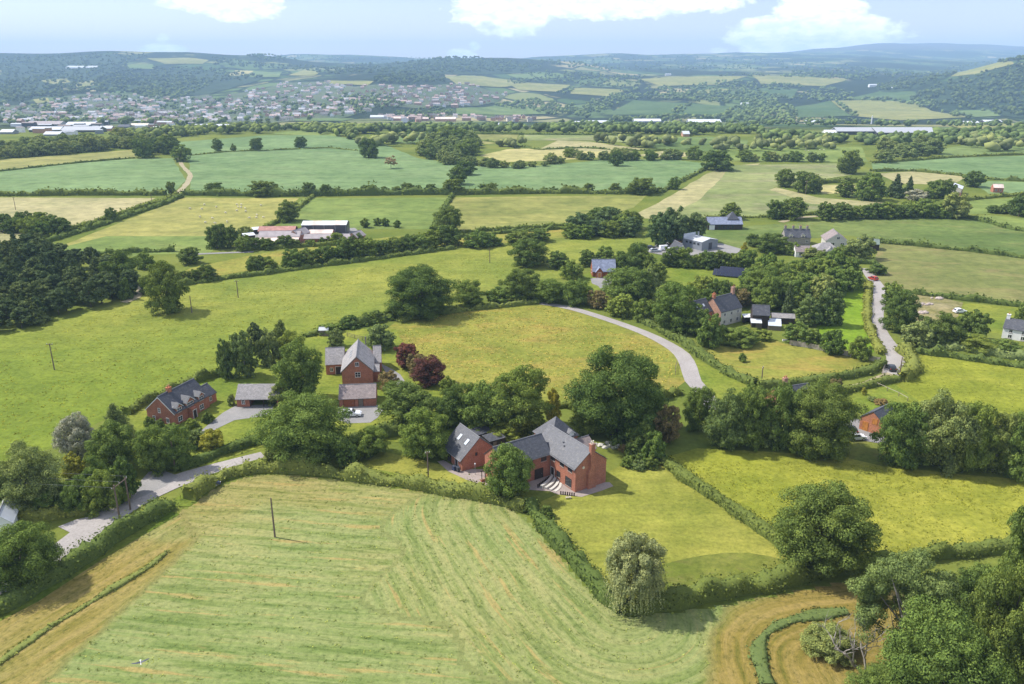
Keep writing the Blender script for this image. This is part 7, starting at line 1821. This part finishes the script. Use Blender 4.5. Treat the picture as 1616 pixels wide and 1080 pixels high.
# the bird gliding low over the hay
def gull():
    p = P(222, 1046, 22); root = empty('gull', p, R(-62), 'white gull with dark wings gliding over the hay field', 'bird')
    bm = bmesh.new(); prof = [(-.30, .010), (-.2, .028), (-.05, .052), (.1, .055), (.2, .042), (.27, .038), (.32, .026), (.38, .006)]
    rings = [[bm.verts.new((x, r*math.cos(t), r*.9*math.sin(t)+(.02 if x > .18 else 0))) for t in [2*math.pi*k/10 for k in range(10)]] for x, r in prof]
    for a_, b_ in zip(rings[:-1], rings[1:]):
        for k in range(10): bm.faces.new((a_[k], a_[(k+1) % 10], b_[(k+1) % 10], b_[k]))
    bm.faces.new(rings[0][::-1]); bm.faces.new(rings[-1])
    tail = [bm.verts.new(c) for c in ((-.26, .02, .01), (-.42, .09, .01), (-.42, -.09, .01), (-.26, -.02, .01))]; bm.faces.new(tail)
    bmesh.ops.recalc_face_normals(bm, faces=bm.faces); me = bpy.data.meshes.new('body'); bm.to_mesh(me); bm.free(); me.materials.append(MT['white']); me.polygons.foreach_set('use_smooth', [True]*len(me.polygons)); link('body', me, root)
    for s in (-1, 1):
        mb = MB(); Q = [(.17, .02*s, .055), (.20, .34*s, .14), (-.06, .78*s, .10), (-.16, .76*s, .095), (-.04, .32*s, .125), (-.12, .02*s, .05)]
        mb.prism([Q[0], Q[1], Q[4], Q[5]], (0, 0, .015)); mb.prism([Q[1], Q[2], Q[3], Q[4]], (0, 0, .013)); mb.build('wing', MT['metal_dark'], root)
gull()
def sheep_mesh():
    bm = bmesh.new()
    bmesh.ops.create_icosphere(bm, subdivisions=2, radius=1, matrix=Matrix.Translation((0, 0, .62)) @ Matrix.Diagonal((.55, .30, .30, 1)))
    bmesh.ops.create_icosphere(bm, subdivisions=1, radius=1, matrix=Matrix.Translation((.62, 0, .62)) @ Matrix.Rotation(.5, 4, 'Y') @ Matrix.Diagonal((.19, .10, .11, 1)))
    for x in (-.34, .34):
        for y in (-.15, .15): bmesh.ops.create_cone(bm, segments=6, radius1=.045, radius2=.065, depth=.45, cap_ends=True, matrix=Matrix.Translation((x, y, .22)))
    for y in (-.1, .1): bmesh.ops.create_icosphere(bm, subdivisions=1, radius=1, matrix=Matrix.Translation((.52, y*1.2, .70)) @ Matrix.Diagonal((.03, .08, .04, 1)))
    me = bpy.data.meshes.new('sheep'); bm.to_mesh(me); bm.free(); me.materials.append(MT['cream']); return me
sm = sheep_mesh(); rs = random.Random(2)
for poly, n, lb, gp in (([(300,325),(430,322),(420,345),(320,362),(280,350)], 22, 'pale sheep grazing the yellow field above the red roofed farm', 'sheep of the yellow field'), ([(1262,232),(1300,234),(1300,244),(1264,242)], 6, 'pale sheep grazing the meadow among the valley trees', 'sheep of the valley meadow')):
    for x, y in scatter(poly, n, (5, 3), 3):
        o = link('sheep', sm, None, P(x, y)); o.rotation_euler = (0, 0, rs.uniform(0, 6.28)); o.scale = (1.15,)*3; tag(o, lb, 'sheep', gp)
# ------------------------------------------------------------------ air, sky, sun, camera
SUN_EL, SUN_DIR = R(50), Vector((-.955, .295, 0))        # from the left, a little ahead of the viewer
bm = bmesh.new(); bmesh.ops.create_cube(bm, size=1.0, matrix=Matrix.Translation((0, 7700, 170)) @ Matrix.Diagonal((32000, 16600, 560, 1)))
me = bpy.data.meshes.new('haze'); bm.to_mesh(me); bm.free()
m = bpy.data.materials.new('valley_haze'); m.use_nodes = True; nt = m.node_tree; nt.nodes.clear()
out = N(nt, 'ShaderNodeOutputMaterial'); pv = N(nt, 'ShaderNodeVolumePrincipled')
pv.inputs['Color'].default_value = (.47, .70, 1.0, 1); pv.inputs['Density'].default_value = HAZE; pv.inputs['Anisotropy'].default_value = 0
L(nt, pv.outputs[0], out.inputs['Volume']); me.materials.append(m)
hz_o = link('haze', me); hz_o['kind'] = 'stuff'

w = bpy.data.worlds.new('World'); SC.world = w; w.use_nodes = True; nt = w.node_tree; bg = nt.nodes['Background']
sky = N(nt, 'ShaderNodeTexSky', sky_type='NISHITA'); sky.sun_disc = False; sky.sun_elevation = SUN_EL
sky.sun_rotation = math.atan2(SUN_DIR.x, SUN_DIR.y); sky.air_density = 1.0; sky.dust_density = .3; sky.ozone_density = 2.5; sky.altitude = 300
tc = N(nt, 'ShaderNodeTexCoord').outputs['Generated']
def dirv(px, py):
    v = Vector(((px-CW/2)/FP, CP+SP*(CH/2-py)/FP*1.0, -SP+CP*(CH/2-py)/FP)); v.normalize(); return v
nz = noise(nt, mapped(nt, tc, (1, 1, 1.7)), 16, 9, .62, .25)
nz2 = noise(nt, mapped(nt, tc, (1, 1, 2.2)), 55, 6, .6, .3)
acc = None
# cumulus banks: direction, half width, half height (in tangent units), density
for px, py, sx, sy, k in CLOUDS:
    d = dirv(px, py); rt = Vector((d.y, -d.x, 0)).normalized(); upv = rt.cross(d)
    vals = []
    for ax, s in ((rt, sx/FP), (upv, sy/FP)):
        dp = N(nt, 'ShaderNodeVectorMath', operation='DOT_PRODUCT'); L(nt, tc, dp.inputs[0]); dp.inputs[1].default_value = ax/s
        vals.append(dp.outputs['Value'])
    sq = []
    for v in vals:
        pw = N(nt, 'ShaderNodeMath', operation='MULTIPLY'); L(nt, v, pw.inputs[0]); L(nt, v, pw.inputs[1]); sq.append(pw.outputs[0])
    ad = N(nt, 'ShaderNodeMath', operation='ADD'); L(nt, sq[0], ad.inputs[0]); L(nt, sq[1], ad.inputs[1])
    fr = N(nt, 'ShaderNodeVectorMath', operation='DOT_PRODUCT'); L(nt, tc, fr.inputs[0]); fr.inputs[1].default_value = d
    mr = N(nt, 'ShaderNodeMapRange'); L(nt, ad.outputs[0], mr.inputs[0]); mr.inputs[1].default_value = 0; mr.inputs[2].default_value = 2.2; mr.inputs[3].default_value = k; mr.inputs[4].default_value = -.8
    gt = N(nt, 'ShaderNodeMath', operation='GREATER_THAN'); L(nt, fr.outputs['Value'], gt.inputs[0]); gt.inputs[1].default_value = .3
    mu = N(nt, 'ShaderNodeMath', operation='MULTIPLY'); L(nt, mr.outputs[0], mu.inputs[0]); L(nt, gt.outputs[0], mu.inputs[1])
    if acc is None: acc = mu.outputs[0]
    else:
        mx = N(nt, 'ShaderNodeMath', operation='MAXIMUM'); L(nt, acc, mx.inputs[0]); L(nt, mu.outputs[0], mx.inputs[1]); acc = mx.outputs[0]
# scattered cloud elsewhere in the sky
sz = N(nt, 'ShaderNodeSeparateXYZ'); L(nt, tc, sz.inputs[0])
hi = N(nt, 'ShaderNodeMapRange'); L(nt, sz.outputs[2], hi.inputs[0]); hi.inputs[1].default_value = .10; hi.inputs[2].default_value = .22; hi.inputs[3].default_value = -.8; hi.inputs[4].default_value = .12
mx = N(nt, 'ShaderNodeMath', operation='MAXIMUM'); L(nt, acc, mx.inputs[0]); L(nt, hi.outputs[0], mx.inputs[1]); acc = mx.outputs[0]
s1 = N(nt, 'ShaderNodeMath', operation='MULTIPLY_ADD'); L(nt, nz, s1.inputs[0]); s1.inputs[1].default_value = 1.9; s1.inputs[2].default_value = -.95
s2 = N(nt, 'ShaderNodeMath', operation='MULTIPLY_ADD'); L(nt, nz2, s2.inputs[0]); s2.inputs[1].default_value = .95; s2.inputs[2].default_value = -.475
s3 = N(nt, 'ShaderNodeMath', operation='ADD'); L(nt, s1.outputs[0], s3.inputs[0]); L(nt, s2.outputs[0], s3.inputs[1])
s4 = N(nt, 'ShaderNodeMath', operation='ADD'); L(nt, s3.outputs[0], s4.inputs[0]); L(nt, acc, s4.inputs[1])
cr = ramp(nt, s4.outputs[0], [(.03, (0, 0, 0)), (.18, (.5,)*3), (.42, (1, 1, 1))])
cl = ramp(nt, nz2, [(.36, (CLB*.74, CLB*.79, CLB*.86)), (.6, (CLB, CLB*1.0, CLB*1.0))])
skc = mixc(nt, 1.0, sky.outputs[0], SKYTINT, 'MULTIPLY')
col = mixc(nt, cr.outputs[0], skc, cl.outputs[0])
L(nt, col, bg.inputs[0]); bg.inputs[1].default_value = SKYS

sl = bpy.data.lights.new('sun', 'SUN'); sl.energy = SUNS; sl.angle = R(.5); sl.color = (1.0, .955, .88)
so = bpy.data.objects.new('sun', sl); COL.objects.link(so)
dv = Vector((SUN_DIR.x*math.cos(SUN_EL), SUN_DIR.y*math.cos(SUN_EL), math.sin(SUN_EL))); so.rotation_euler = dv.to_track_quat('Z', 'Y').to_euler(); so.location = dv*500

cd = bpy.data.cameras.new('camera'); cd.sensor_width = 36; cd.lens = 36*FP/CW; cd.clip_start = .5; cd.clip_end = 60000
co = bpy.data.objects.new('camera', cd); COL.objects.link(co); co.location = (0, 0, CAMH); co.rotation_euler = (math.pi/2-PITCH, 0, 0); SC.camera = co
SC.view_settings.view_transform = 'Standard'; SC.view_settings.look = 'None'; SC.view_settings.gamma = 1; SC.view_settings.exposure = EXPO
SC.cycles.max_bounces = 5; SC.cycles.diffuse_bounces = 3; SC.cycles.transmission_bounces = 2; SC.cycles.volume_bounces = 2; SC.cycles.use_denoising = True
